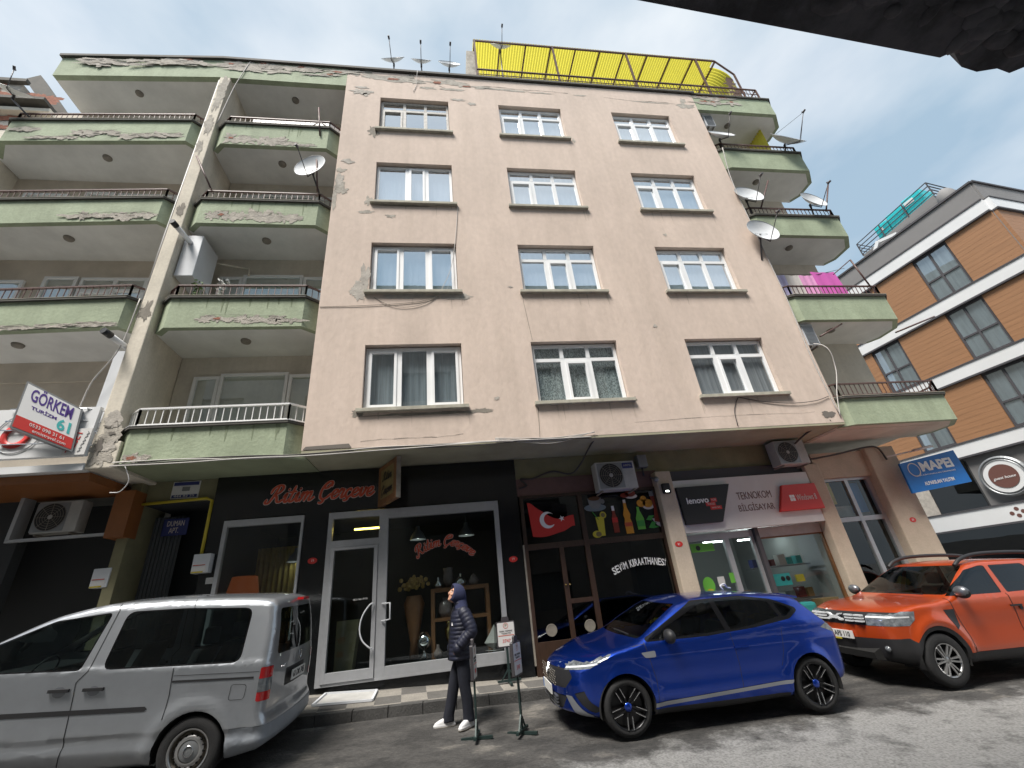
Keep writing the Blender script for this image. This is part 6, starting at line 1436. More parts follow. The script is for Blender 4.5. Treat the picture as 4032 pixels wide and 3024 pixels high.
    t = {0: ('body', pm, None, 0), 1: ('panel_gap', 'trim_black', 0, 0), 2: ('window_surround', 'trim_gloss', None, -.001), 3: ('side_window', 'car_glass_dark', 2, -.004), 4: ('windshield', 'car_glass', None, -.003), 11: ('rear_window', 'car_glass_dark', None, -.003), 5: ('grille', 'trim_black', None, -.004), 6: ('headlight', 'lamp_clear', None, 0), 7: ('silver_trim', 'blade_silver', None, .006), 8: ('tail_light', 'lamp_clear', None, .002), 10: ('light_strip', 'drl', 6, .002)}
    ob = car.finish(t); wells(root, AX, R + .02, W, .17)
    for ax in AX:
        for sg in (1, -1): wheel(root, ax, sg * .885, .308, .2, 'multi', .236)
    cabin(root, ((-.05, .37), (-.05, -.37), (-.85, .37), (-.85, -.37)), .45, .72); mirror(root, .64, .84, 1.02, 'trim_black')
    for sg in (1, -1):
        mb = MB(); mb.bar((-.25, sg * .83, .80), (-.45, sg * .905, .81), .02, .022); mb.bar((-.45, sg * .90, .81), (-.25, sg * .905, .815), .02, .022); mb.build('door_handle', pm, root, local=True)
    mb = MB()
    for i in range(9):
        for j in range(6): mb.ball((2.085, -.4 + i * .1 + (.05 if j % 2 else 0), .53 + j * .032), .006, .022, .008, 6, 4)
    mb.build('grille_mesh', 'stain', root, local=True)
    mb = MB()
    for z in (.30, .335, .37, .40): mb.box(2.055, 2.085, -.42, .42, z, z + .012)
    mb.build('intake_slat', 'gun_trim', root, local=True)
    mb = MB(); mb.bar((2.09, -.05, .66), (2.075, .0, .72), .018); mb.bar((2.09, .05, .66), (2.075, .0, .72), .018); mb.bar((2.09, -.05, .66), (2.1, .0, .60), .018); mb.bar((2.09, .05, .66), (2.1, .0, .60), .018); mb.build('badge', 'chrome', root, local=True)
    mb = MB().box(2.10, 2.115, -.26, .26, .40, .51); o = mb.build('number_plate', 'plate', root, local=True); MB().box(2.116, 2.118, -.26, -.22, .40, .51).build('blue_strip', 'blue_sign', o, local=True)
    # rear spoiler lip, aerial and wiper
    mb = MB().prism([(-1.40, 1.355), (-1.66, 1.30), (-1.66, 1.27), (-1.42, 1.32)], 'y', -.5, .5); mb.build('spoiler', pm, root, local=True, bevel=.008)
    mb = MB(); mb.bar((1.02, .5, 1.03), (.98, -.2, 1.03), .015); mb.build('wiper', 'trim_black', root, local=True)
    mb = MB().tube(cat([(-.75, .12, 1.44), (-.72, .12, 1.50), (-.80, .10, 1.52), (-.86, .05, 1.47), (-.95, 0, 1.45)], 4), .011, 6); tag(mb.build('white_hook', 'metal_white', root, local=True), 'white curled cord end on the roof')
    return ob
HB = thing('parked_car', 'metallic blue hatchback parked between the no parking stands and the orange car', 'car', (3.33, -2.42, 0))
def place(o, fx, rx, y, wy, rr, extra=0.0, ep=0.0):
    """rest a car that faces -X on the road: fx, rx are the world x of front and rear axle, y its centre line"""
    def gz(x): return (G(x, y - wy) + G(x, y + wy)) / 2
    zf, zr = gz(fx), gz(rx); cx = (fx + rx) / 2; roll = atan2(G(cx, y + wy) - G(cx, y - wy), 2 * wy) * .6
    pitch = atan2(zr - zf, rx - fx) - ep
    m_ = Matrix.Translation((cx, y, (zf + zr) / 2 + extra)) @ Matrix.Rotation(pi, 4, 'Z') @ Matrix.Rotation(pitch, 4, 'Y') @ Matrix.Rotation(-roll, 4, 'X')
    l, q, s_ = m_.decompose(); o.location = l; o.rotation_euler = q.to_euler()
hatch(HB, 'paint_blue'); place(HB, 2.07, 4.65, -1.62 + .885, .8, .308)

# orange off-roader -------------------------------------------------------
def suv(root, pm):
    W = 1.80; car = Car(root, 4, pm); AX = (1.336, -1.337); R = .385
    zt = curve1([(-2.16, 1.05), (-2.05, 1.18), (-1.9, 1.45), (-1.7, 1.57), (-1.0, 1.635), (-.3, 1.645), (.02, 1.61), (.25, 1.52), (.6, 1.33), (.92, 1.155), (1.1, 1.12), (1.6, 1.08), (2.0, 1.0), (2.17, .90)])
    zb = curve1([(-2.2, .42), (-1.7, .3), (0, .26), (1.7, .28), (2.2, .36)])
    plan = curve1([(-2.2, .9), (-1.7, .96), (-1.2, 1), (0, .985), (1.3, 1), (1.8, .95), (2.2, .86)])
    def hw(x, z):
        b = 1.10; k = 1 - .06 * sstep(.5, .25, z); v = W / 2 * plan(x) * k - .018 * sstep(.95, .70, z) * sstep(1.15, .8, abs(x))
        if z > b: v -= .015 * sstep(b, b + .03, z) + .40 * max(0, z - b - .01) if x < 1.15 else .10 * max(0, z - b + .05)
        return v + flare(x, z, AX, R + .05, .045)
    car.shell(-2.1, 2.1, W, zb, zt, hw, curve1([(.2, -.06), (.45, .03), (.7, .06), (.9, .05), (1.0, 0), (1.2, -.03)]), curve1([(.2, -.05), (.5, .05), (1.0, .05), (1.2, .0), (1.5, -.08)]), .20, .12, .10)
    arch(car, AX, R, .343)
    gl = [(.98, 1.155), (.22, 1.50), (-.1, 1.555), (-.85, 1.555), (-.88, 1.155)]; car.side(rpoly([(.90, 1.15), (.20, 1.495), (-.1, 1.545), (-.20, 1.545), (-.12, 1.15)], .03), 3); car.side(rpoly([(-.28, 1.545), (-.92, 1.545), (-1.12, 1.17), (-.22, 1.15)], .03), 3); car.side(rpoly([(-1.02, 1.53), (-1.55, 1.50), (-1.72, 1.25), (-1.24, 1.20)], .05), 3)
    car.cut([(0, y, z) for y, z in rpoly([(-.80, 1.165), (.80, 1.165), (.62, 1.565), (-.62, 1.565)], .06, 3)], (1, 0, 0), lambda c, n, q: .05 < c.x < 1.12 and n.x > .2 and n.z > .3 and q == 0, 4)
    car.front(rpoly([(-.84, .80), (.84, .80), (.84, .975), (-.84, .975)], .03), 5, nx=.0)
    for sg in (1, -1):
        car.cut([(x, 0, z) for x, z in ((1.58, .985), (1.62, .87), (1.72, .80), (2.4, .80), (2.4, .985))], (0, 1, 0), lambda c, n, q: c.x > 1.4 and c.y * sg > .50 and n.z < .85, 6)
        car.cut([(0, sg * y, z) for y, z in ((.55, .93), (.70, .93), (.78, .86), (.76, .84), (.68, .905), (.55, .905))], (1, sg * -.3, 0), lambda c, n, q: q == 6 and c.y * sg > .3, 10) if False else None
        car.cut([(x, 0, z) for x, z in ((1.68, .905), (2.4, .905), (2.4, .925), (1.68, .925))], (0, 1, 0), lambda c, n, q: q == 6 and c.y * sg > .3, 10)
        car.cut([(x, 0, z) for x, z in ((2.3, .62), (1.78, .64), (1.70, .58), (1.70, .2), (2.3, .2))], (0, 1, 0), lambda c, n, q: c.y * sg > 0 and c.x > 1.6 and q == 0, 1)
    car.side([(-1.9, .42), (1.9, .40), (1.9, .2), (-1.9, .2)], 1, only=0, ny=.1)
    for ax in AX:
        P = [(ax + (R + .055) * cos(t), .343 + (R + .055) * sin(t)) for t in [(0 + 180 * k / 22) * pi / 180 for k in range(23)]]
        car.side(P, 1, only=0, ny=.1)
    car.side([(.92, .98), (1.10, .98), (1.02, .72), (.92, .76)], 1, only=0)
    car.line([(.93, 1.14), (.90, .9), (.80, .6), (.80, .42)], 1, .008); car.line([(-.17, 1.14), (-.2, .42)], 1, .008); car.line([(-1.16, 1.16), (-.98, .80), (-.95, .65)], 1, .008)
    t = {0: ('body', pm, None, 0), 1: ('cladding', 'trim_black', 0, .004), 3: ('side_window', 'car_glass_dark', None, -.004), 4: ('windshield', 'car_glass', None, -.003), 5: ('grille', 'black', None, .003), 6: ('headlight', 'lamp_clear', None, .004), 10: ('light_strip', 'drl', 6, .006)}
    ob = car.finish(t); wells(root, AX, R + .01, W, .26)
    for ax in AX:
        for sg in (1, -1): wheel(root, ax, sg * .90, .343, .215, 'duster', .215)
    cabin(root, ((-.05, .38), (-.05, -.38), (-.85, .38), (-.85, -.38)), .60, .72); mirror(root, .74, .86, 1.20, 'trim_black', 'gun_trim')
    for sg in (1, -1): MB().tube(cat([(.22, sg * .60, 1.56), (.05, sg * .60, 1.66), (-.3, sg * .60, 1.72), (-1.0, sg * .60, 1.72), (-1.5, sg * .60, 1.68), (-1.68, sg * .60, 1.60)], 6), [.030] * 31, 8).build('roof_rail', 'trim_black', root, local=True)
    # bright grille blocks
    mb = MB(); 
    for sg in (1, -1):
        for y0, y1 in ((.20, .33), (.36, .49)):
            for z in (.845, .885, .925): mb.box(2.155 - .2 * (y1 / .9) ** 2, 2.185 - .2 * (y0 / .9) ** 2, min(sg * y0, sg * y1), max(sg * y0, sg * y1), z, z + .022)
        mb.prism([(sg * .02, .87), (sg * .07, .87), (sg * .10, .85), (sg * .15, .85), (sg * .15, .875), (sg * .11, .885), (sg * .08, .91), (sg * .11, .93), (sg * .15, .94), (sg * .15, .955), (sg * .09, .95), (sg * .05, .92), (sg * .02, .92)], 'x', 2.15, 2.19)
    mb.build('grille_mark', 'drl', root, local=True)
    mb = MB().box(2.16, 2.18, -.26, .26, .60, .71); o = mb.build('number_plate', 'plate', root, local=True)
    text('61 AFS 110', .1, 'black', o, Matrix(((0, 0, 1, 2.183), (1, 0, 0, 0), (0, 1, 0, .655), (0, 0, 0, 1))), width=.42, height=.07, local=True)
    MB().box(2.17, 2.181, -.22, .02, .575, .60).build('yellow_strip', 'gas_yellow', o, local=True)
    for sg in (1, -1): MB().ball((2.02, sg * .66, .50), .03, .045, .04).build('fog_light', 'lamp_clear', root, local=True)
    mb = MB().prism([(2.0, .52), (2.17, .45), (2.15, .36), (1.95, .33)], 'y', -.55, .55); mb.build('lower_intake', 'under', root, local=True)
    for sg in (1, -1): MB().disc((-.30, sg * .897, .93), .032, n=16).build('door_lock', 'trim_black', root, local=True)
    [MB().bar((-.12, sg * .90, .97), (-.32, sg * .90, .97), .02, .024).build('door_handle', 'trim_black', root, local=True) for sg in (1, -1)]; MB().bar((1.02, .6, 1.18), (.98, -.1, 1.19), .016).build('wiper', 'trim_black', root, local=True)
DU = thing('parked_car', 'bright orange off road car with black roof rails parked nose to the blue hatchback', 'car', (8, -2.3, 0))
suv(DU, 'paint_orange'); place(DU, 7.05, 9.72, -1.30 + .90, .8, .343)

# silver van ---------------------------------------------------------------
def van(root, pm):
    W = 1.79; car = Car(root, 4, pm); AX = (1.34, -1.34); R = .345
    zt = curve1([(-2.2, 1.72), (-2.1, 1.79), (-1.6, 1.825), (-.8, 1.83), (-.1, 1.80), (.4, 1.705), (.9, 1.48), (1.3, 1.24), (1.55, 1.10), (1.8, .97), (2.1, .85), (2.2, .75)])
    zb = curve1([(-2.2, .34), (-1.7, .22), (0, .18), (1.7, .2), (2.2, .26)])
    plan = curve1([(-2.2, .965), (-1.6, .99), (-1, 1), (1.2, .99), (1.7, .95), (2.2, .84)])
    def hw(x, z):
        b = 1.10; k = 1 - .06 * sstep(.4, .18, z); v = W / 2 * plan(x) * k
        v -= .016 * sstep(.50, .46, z) * sstep(.36, .42, z) + .006 * sstep(.95, .8, z)
        if z > b: v -= (.012 * sstep(b, b + .03, z) + .22 * max(0, z - b)) * (1 if x < 1.2 else .5)
        return v + flare(x, z, AX, R + .03, .03)
    car.shell(-2.06, 2.14, W, zb, zt, hw, curve1([(.2, -.04), (.5, .05), (.75, .02), (1.0, -.05)]), curve1([(.2, .0), (.34, .07), (.5, .06), (.62, .01), (1.0, .0), (1.4, -.03), (1.8, -.10)]), .22, .06, .085, n=(116, 26, 40), crown=.045)
    arch(car, AX, R + .02, .315)
    fw = rpoly([(1.22, 1.06), (.72, 1.38), (.30, 1.53), (.10, 1.57), (.14, 1.03), (.6, 1.03)], .03)
    fw = rpoly([(1.30, 1.12), (.95, 1.36), (.45, 1.585), (-.10, 1.655), (-.02, 1.12)], .03); car.side(grow(fw, .014), 2); car.side(fw, 3, only=2)
    sl = rpoly([(-.12, 1.03), (.16, 1.56), (-.10, 1.60), (-1.10, 1.625), (-1.72, 1.605), (-1.62, 1.13), (-1.52, 1.06), (-1.0, 1.03)], .05)
    sl = rpoly([(-.26, 1.12), (-.29, 1.66), (-.9, 1.68), (-1.66, 1.665), (-1.67, 1.13)], .08); car.side(grow(sl, .014), 2); car.side(sl, 3, only=2)
    car.cut([(0, y, z) for y, z in rpoly([(-.78, 1.10), (.78, 1.10), (.66, 1.62), (-.66, 1.62)], .06, 3)], (1, 0, 0), lambda c, n, q: .25 < c.x < 1.6 and n.x > .2 and n.z > .25 and q == 0, 4)
    bw = rpoly([(-.66, 1.16), (.66, 1.16), (.60, 1.66), (-.60, 1.66)], .06, 3); car.front(bw, 11, sx=-1, nx=.1, only=0)
    for sg in (1, -1):
        P = rpoly([(sg * .80, .74), (sg * .93, .74), (sg * .93, 1.10), (sg * .80, 1.10)], .02)
        car.cut([(x, 0, z) for x, z in rpoly([(-1.93, .73), (-2.4, .73), (-2.4, 1.06), (-1.93, 1.06)], .02)], (0, 1, 0), lambda c, n, q: c.y * sg > .74 and q == 0, 6)
        car.cut([(x, 0, z) for x, z in ((-1.9, .82), (-2.4, .82), (-2.4, .95), (-1.9, .95))], (0, 1, 0), lambda c, n, q: q == 6 and c.y * sg > 0, 7)
    car.cut([(x, 0, z) for x, z in ((-1.72, .50), (-2.5, .50), (-2.5, .15), (-1.66, .15))], (0, 1, 0), lambda c, n, q: q == 0, 5)
    car.front(rpoly([(-.36, .78), (.36, .78), (.36, .97), (-.36, .97)], .02), 8, sx=-1, only=0)
    car.side([(1.7, .70), (-.80, .70), (-.83, .72), (-.80, .745), (1.7, .745)], 1, only=0, ny=.4)
    car.side([(-1.02, .955), (-1.87, .955), (-1.87, .975), (-1.02, .975)], 1, only=0)
    car.line([(-.17, 1.70), (-.12, 1.10), (-.04, 1.0), (-.10, .42), (-.08, .25)], 1, .007)
    car.line([(-1.0, 1.10), (-1.02, .85), (-1.02, .62)], 1, .007); car.line([(-.95, 1.86), (-1.0, 1.69)], 1, .006); car.line([(-.10, 1.86), (-.16, 1.70)], 1, .006)
    car.line([(-1.02, 1.02), (-1.92, 1.02)], 1, .005); car.line([(-2.10, .48), (-2.10, .74)], 1, .006)
    fr_ = rpoly([(-1.64, .76), (-1.80, .76), (-1.81, .90), (-1.65, .91)], .03, 3)
    for a, b in zip(fr_, fr_[1:] + fr_[:1]):
        if (Vector(a) - Vector(b)).length > .004: car.line([a, b], 1, .004)
    t = {0: ('body', pm, None, 0), 1: ('trim_strip', 'trim_black', 0, .004), 2: ('window_surround', 'trim_gloss', None, -.002), 3: ('side_window', 'car_glass', 2, -.006), 4: ('windshield', 'car_glass', None, -.003), 11: ('rear_window', 'car_glass', None, -.003), 5: ('rear_bumper', 'bumper_grey', None, .006), 6: ('tail_light', 'lamp_red', None, .008), 7: ('tail_light_centre', 'lamp_clear', 6, .010), 8: ('plate_recess', 'trim_black', None, -.004)}
    ob = car.finish(t); wells(root, AX, R + .02, W, .2)
    for ax in AX:
        for sg in (1, -1): wheel(root, ax, sg * .885, .3175, .195, 'steel', .205)
    cabin(root, ((.25, .38), (.25, -.38), (-.75, .38), (-.75, -.38)), .62, 1.0)
    for sg in (1, -1):
        for x in (.10, -.24):
            o = MB().ball((x, sg * .885, .92), .085, .012, .06, 16, 8).build('door_handle_cup', 'gun_trim', root, local=True); MB().bar((x - .10, sg * .905, .93), (x + .10, sg * .905, .93), .028, .03).build('grip', 'trim_black', o, local=True)
    mirror(root, 1.02, .86, 1.20, 'trim_black')
    mb = MB(); mb.bar((.0, .80, 1.05), (.3, .78, 1.28), .02) if False else None
    mb.box(-2.105, -2.095, -.26, .26, .82, .93); mb.build('number_plate', 'plate', root, local=True)
    text('61 DR 745', .1, 'black', root, Matrix(((0, 0, -1, -2.107), (-1, 0, 0, 0), (0, 1, 0, .875), (0, 0, 0, 1))), width=.42, height=.07, local=True)
    mb = MB().lathe([(.055, -2.085), (.065, -2.095), (.055, -2.095), (.05, -2.085)], 22, (0, .0, 1.07), 'x', closed=True); mb.build('badge', 'chrome', root, local=True)
    text('Caddy', .07, 'chrome', root, Matrix(((0, 0, -1, -2.088), (-1, 0, 0, .58), (0, 1, 0, 1.03), (0, 0, 0, 1))), width=.2, height=.04, local=True)
    MB().box(-2.06, -1.98, -.12, .12, 1.735, 1.765).build('high_brake_light', 'lamp_red', root, local=True)
    mb = MB(); mb.bar((-2.075, .15, 1.18), (-2.06, .35, 1.45), .02); mb.build('rear_wiper', 'trim_black', root, local=True)
mat('bumper_grey', (.24, .26, .29), .55, var=.15, vscale=4)
VA = thing('parked_van', 'silver passenger van with black side strip parked at the left', 'van', (-4.1, -2.4, 0))
van(VA, 'paint_silver'); place(VA, -5.56, -2.88, -1.6 + .885, .8, .3175, 0, .025)
# white car beyond the orange one
def simple_far():
    t = thing('parked_car', 'white car partly hidden behind the orange off road car at the right edge', 'car', (14.3, -.6, 0)); hatch(t, 'paint_white'); place(t, 13.0, 15.58, .3, .8, .308); return t
simple_far()
# ---------------------------------------------------------------- satellite dishes
def dish(x, y, z, d, base, lab, n=(0.05, -.93, .37), pole=True, m_='dish', lnb_up=0.0, kind=0):
    n = Vector(n).normalized(); up = (Vector((0, 0, 1)) - n * n.z).normalized(); rt = up.cross(n).normalized()
    t = thing('satellite_dish', lab, 'satellite dish', base, 'satellite dishes on the roof and balconies'); c = Vector((x, y, z)); r = d / 2
    mb = MB(); R = []
    for j in range(6):
        q = j / 5; R.append([mb.v(c + rt * (r * q * cos(a) * .94) + up * (r * q * sin(a)) - n * (.16 * d * (1 - q * q))) for a in [2 * pi * k / 32 for k in range(32)]] if j else [mb.v(c - n * .16 * d)])
    for k in range(32):
        mb._f([R[0][0], R[1][k], R[1][(k + 1) % 32]], smooth=True)
        for j in range(1, 5): mb._f([R[j][k], R[j + 1][k], R[j + 1][(k + 1) % 32], R[j][(k + 1) % 32]], smooth=True)
    rim = [v.co.copy() for v in R[5]]
    mb.build('reflector', m_, t)
    mb = MB().tube(rim + rim[:1], .007, 5, cap=False); mb.build('rim', 'metal_grey', t)
    low = c - up * r * 1.0 - n * .05; feed = c + n * d * .62 - up * r * .25
    bk = c - n * (.16 * d + .05)
    mb = MB(); mb.tube([low, feed], .011, 6); mb.build('feed_arm', 'steel_dark', t)
    mb = MB(); mb.tube([feed - (feed - c).normalized() * .02, feed + (feed - c).normalized() * .08], .03, 8); mb.tube([feed, feed + up * .06], .022, 7); mb.build('receiver', 'steel_dark', t)
    mb = MB(); b_ = Vector(base)
    mb.tube([b_, Vector((bk.x, bk.y, max(b_.z + .05, bk.z - .1)))], .022, 7); mb.tube([Vector((bk.x, bk.y, bk.z - .1)), bk, c - n * .15 * d], .03, 7); mb.tube([bk, low], .014, 6); mb.build('mount', 'steel_dark', t)
    if kind == 1:
        mb = MB(); [mb.tube([c + rt * r * s_ * .9, feed], .006, 5) for s_ in (1, -1)]; mb.build('stay', 'steel_dark', t)
    if kind != 2:
        ex = -rt if rt.x < 0 else rt
        p = c - up * .02 - n * .12 * d; Mx = Matrix(((ex.x, up.x, n.x, p.x), (ex.y, up.y, n.y, p.y), (ex.z, up.z, n.z, p.z), (0, 0, 0, 1)))
        text('Digiturk' if d < 1 else 'Hiremco', .1, 'metal_grey', t, Mx, name='mark', width=.42 * d, height=.07 * d, extr=.001)
    return t
N1 = (.02, -.90, .43)
dish(-1.36, .25, 17.75, .80, (-1.32, .5, 16.5), 'white satellite dish on the roof edge, leftmost of the roof row', (-.12, -.92, .43)); dish(-.45, .25, 17.78, .70, (-.38, .5, 16.5), 'smaller white satellite dish, middle of the three on the roof', N1); dish(.47, .25, 17.72, .78, (.47, .5, 16.5), 'white satellite dish on the roof, just left of the grey chimney', (.06, -.94, .37))
dish(2.28, .15, 18.9, .78, (2.2, .3, 16.5), 'white satellite dish on a tall mast in front of the yellow canopy', N1)
dish(-3.22, -.12, 11.88, .85, (-2.95, .0, 11.05), 'large white satellite dish on the balcony railing beside the pink wall', (-.25, -.97, .12))
dish(8.97, -.1, 14.22, .86, (8.93, .05, 13.6), 'white satellite dish on the topmost balcony rail at the pink corner', N1); dish(11.2, -.2, 14.05, 1.15, (11.15, .1, 13.6), 'big rust stained satellite dish on stays at the outer end of the top balcony', (.1, -.90, .45), kind=1)
dish(8.9, -.1, 11.45, .88, (8.83, .05, 10.75), 'white satellite dish on the second highest right balcony, next to the pink corner', (0, -.95, .28)); dish(10.9, -.15, 11.25, .82, (10.85, .05, 10.75), 'white satellite dish near the outer end of the second highest right balcony', (.1, -.95, .28))
dish(8.62, -.25, 9.85, .92, (8.42, .0, 9.0), 'white satellite dish fixed to the pink wall corner between two balconies', (0, -.97, .20))
dish(-10.65, .0, 14.45, .75, (-10.15, .2, 13.62), 'white satellite dish seen edge on at the left end of the top balcony', (.30, -.62, .73), kind=2)
dish(7.9 + .0, -.02, 9.1, .01, (7.9, 0, 9.0), 'x') if False else None
# bare steel poles on the railings
def pole(a, b, lab, extra=()):
    mb = MB().tube([a, b], .022, 6)
    for p, q in extra: mb.tube([p, q], .014, 5)
    tag(mb.build('steel_pole', 'rail_brown'), lab, 'pole', 'steel poles on the balcony railings')
pole((-5.39, .0, 11.04), (-5.91, -.05, 12.14), 'leaning brown pole beside the cream pier'); pole((-3.12, -.03, 13.2), (-3.24, -.08, 14.33), 'upright pole with two short stays on the green balcony', [((-3.17, -.05, 13.75), (-3.4, 0, 13.6)), ((-3.17, -.05, 13.75), (-2.95, 0, 13.6))]); pole((-2.98, -.02, 11.05), (-3.1, -.05, 12.2), 'upright pole in front of the large balcony dish')
pole((9.15, .0, 10.95), (9.85, -.02, 12.15), 'leaning pole on the right balcony between two dishes'); pole((11.29, .0, 10.93), (11.9, -.02, 12.1), 'tall pole at the outer end of the right balcony'); pole((11.3, .0, 8.1), (11.15, .0, 9.05), 'bent pole frame above the laundry balcony', [((11.15, 0, 9.05), (10.4, .02, 8.55))])
pole((9.0, -.05, 6.55), (9.95, .1, 7.0), 'clothes line bar under the lower right balcony'); pole((10.9, -.25, 6.5), (12.3, -.25, 6.95), 'outer clothes line bar in front of the wood panelled building')
# laundry
for i, (x0, x1, zt_, m_, lab) in enumerate(((8.85, 9.2, 8.75, 'lilac', 'pale lilac towel'), (9.2, 9.62, 8.74, 'cream_cloth', 'cream white sheet'), (9.62, 10.05, 8.74, 'pink_pale', 'light pink towel'), (10.02, 10.78, 8.86, 'magenta', 'bright magenta sheet'))):
    mat(m_, {'lilac': (.45, .42, .62), 'cream_cloth': (.62, .58, .55), 'pink_pale': (.62, .28, .50), 'magenta': (.52, .10, .38)}[m_], .85)
    mb = MB(); n = 16; R = []
    for k in range(n + 1):
        x = lerp(x0, x1, k / n); R.append([mb.v((x + .03 * j * (1 if i == 3 else 0), .28 + .02 * sin(k * .9 + i) * (j / 4 + .3), lerp(zt_ - (.02 * sin(pi * k / n)), 7.75, j / 4))) for j in range(5)])
    for a, b in zip(R, R[1:]):
        for j in range(4): mb._f([a[j], b[j], b[j + 1], a[j + 1]], smooth=True)
    tag(mb.build('laundry', m_), lab + ' hanging on the right hand balcony line', 'laundry', 'laundry on the balcony line')
tag(MB().tube([(8.7, .28, 8.77), (10.2, .28, 8.76), (11.2, .28, 9.0)], .006, 5).build('clothes_line', 'cable'), 'clothes line carrying the laundry', 'line')
# white tarpaulin behind the top bay railing
mb = MB(); P = inset(bayp, .12); 
for p, q in zip([(-4.95, P[1][1]), P[2]], [P[2], P[3]]): mb.quad((*p, 13.5), (*q, 13.5), (*q, 14.0), (*p, 14.02))
tag(mb.build('tarpaulin', 'white'), 'white sheet stretched along the top green balcony', 'sheet')
# boiler cupboard with flue, and the lower flue
t = thing('boiler_cupboard', 'tall white boiler cupboard with a flue on the third balcony, fixed to the pier', 'cupboard', (-5.55, .5, 8.4)); MB().box(-5.74, -5.37, .18, .87, 8.55, 9.72).build('casing', 'metal_white', t, bevel=.012)
MB().tube([(-5.6, .2, 9.5), (-5.66, -.30, 9.52)], .055, 12).build('flue', 'white', t); MB().tube([(-5.66, -.28, 9.52), (-5.68, -.42, 9.53)], .062, 12).build('flue_cap', 'black', t); MB().tube(cat([(-5.37, .9, 9.55), (-4.9, 1.1, 9.6), (-4.75, 1.1, 9.55), (-4.72, 1.1, 9.35)], 4), .025, 7).build('gas_pipe', 'cream', t)
t = thing('flue_pipe', 'white flue pipe with a black cap sticking out left of the pier', 'flue', (-6.1, 0, 6.7)); MB().tube([(-6.06, .2, 6.66), (-6.16, -.28, 6.72)], .055, 12).build('pipe', 'white', t); MB().tube([(-6.155, -.26, 6.72), (-6.19, -.42, 6.74)], .064, 12).build('cap', 'black', t)
# things on the third bay balcony
def plant(x, y, z, h, lab, m_='leaf'):
    t = thing('potted_plant', lab, 'plant', (x, y, z)); MB().lathe([(.06, 0), (.09, .16)], 14, (x, y, z)).build('pot', 'card_brown', t); rn = random.Random(int(x * 50)); mb = MB()
    for k in range(60):
        a, r_, q = rn.uniform(0, 6.3), rn.uniform(0, .12), rn.uniform(.15, h); c = Vector((x + r_ * cos(a), y + r_ * sin(a), z + q)); u = Vector((rn.uniform(-1, 1), rn.uniform(-1, 1), rn.uniform(-.5, 1))).normalized() * .05; v_ = u.orthogonal().normalized() * .022
        mb.quad(c - u, c + v_, c + u, c - v_)
    mb.build('foliage', m_, t)
mat('leaf', (.09, .16, .04), .6); mat('petal_white', (.7, .7, .66), .6)
plant(-5.15, .15, 7.62, .75, 'leafy green plant at the left end of the third balcony'); plant(-4.72, .2, 7.62, .8, 'white flowering plant below the boiler cupboard', 'petal_white')
t = thing('laundry_rack', 'folding clothes rack with a teal bundle on the third balcony', 'rack', (-3.9, .4, 7.3)); mb = MB()
for k in range(5): mb.tube([(-4.6, .3 + k * .08, 8.0), (-3.5, .3 + k * .08, 8.05)], .007, 5)
for x in (-4.5, -3.6): mb.tube([(x, .3, 7.2), (x, .65, 8.02)], .01, 5); mb.tube([(x, .65, 7.2), (x, .3, 8.02)], .01, 5)
mb.build('frame', 'steel_dark', t); MB().box(-3.95, -3.5, .3, .6, 7.85, 8.1).build('bundle', 'teal', t, bevel=.05)
for i, (x, m_, c_) in enumerate(((-9.15, 'navy', 'dark blue'), (-8.9, 'sign_white', 'white'), (-8.68, 'red', 'red'))): tag(MB().box(x, x + .16, .5, .53, 7.75, 8.12).build('laundry', m_), c_ + ' garment drying on the left building balcony', 'laundry', 'garments on the left balcony')

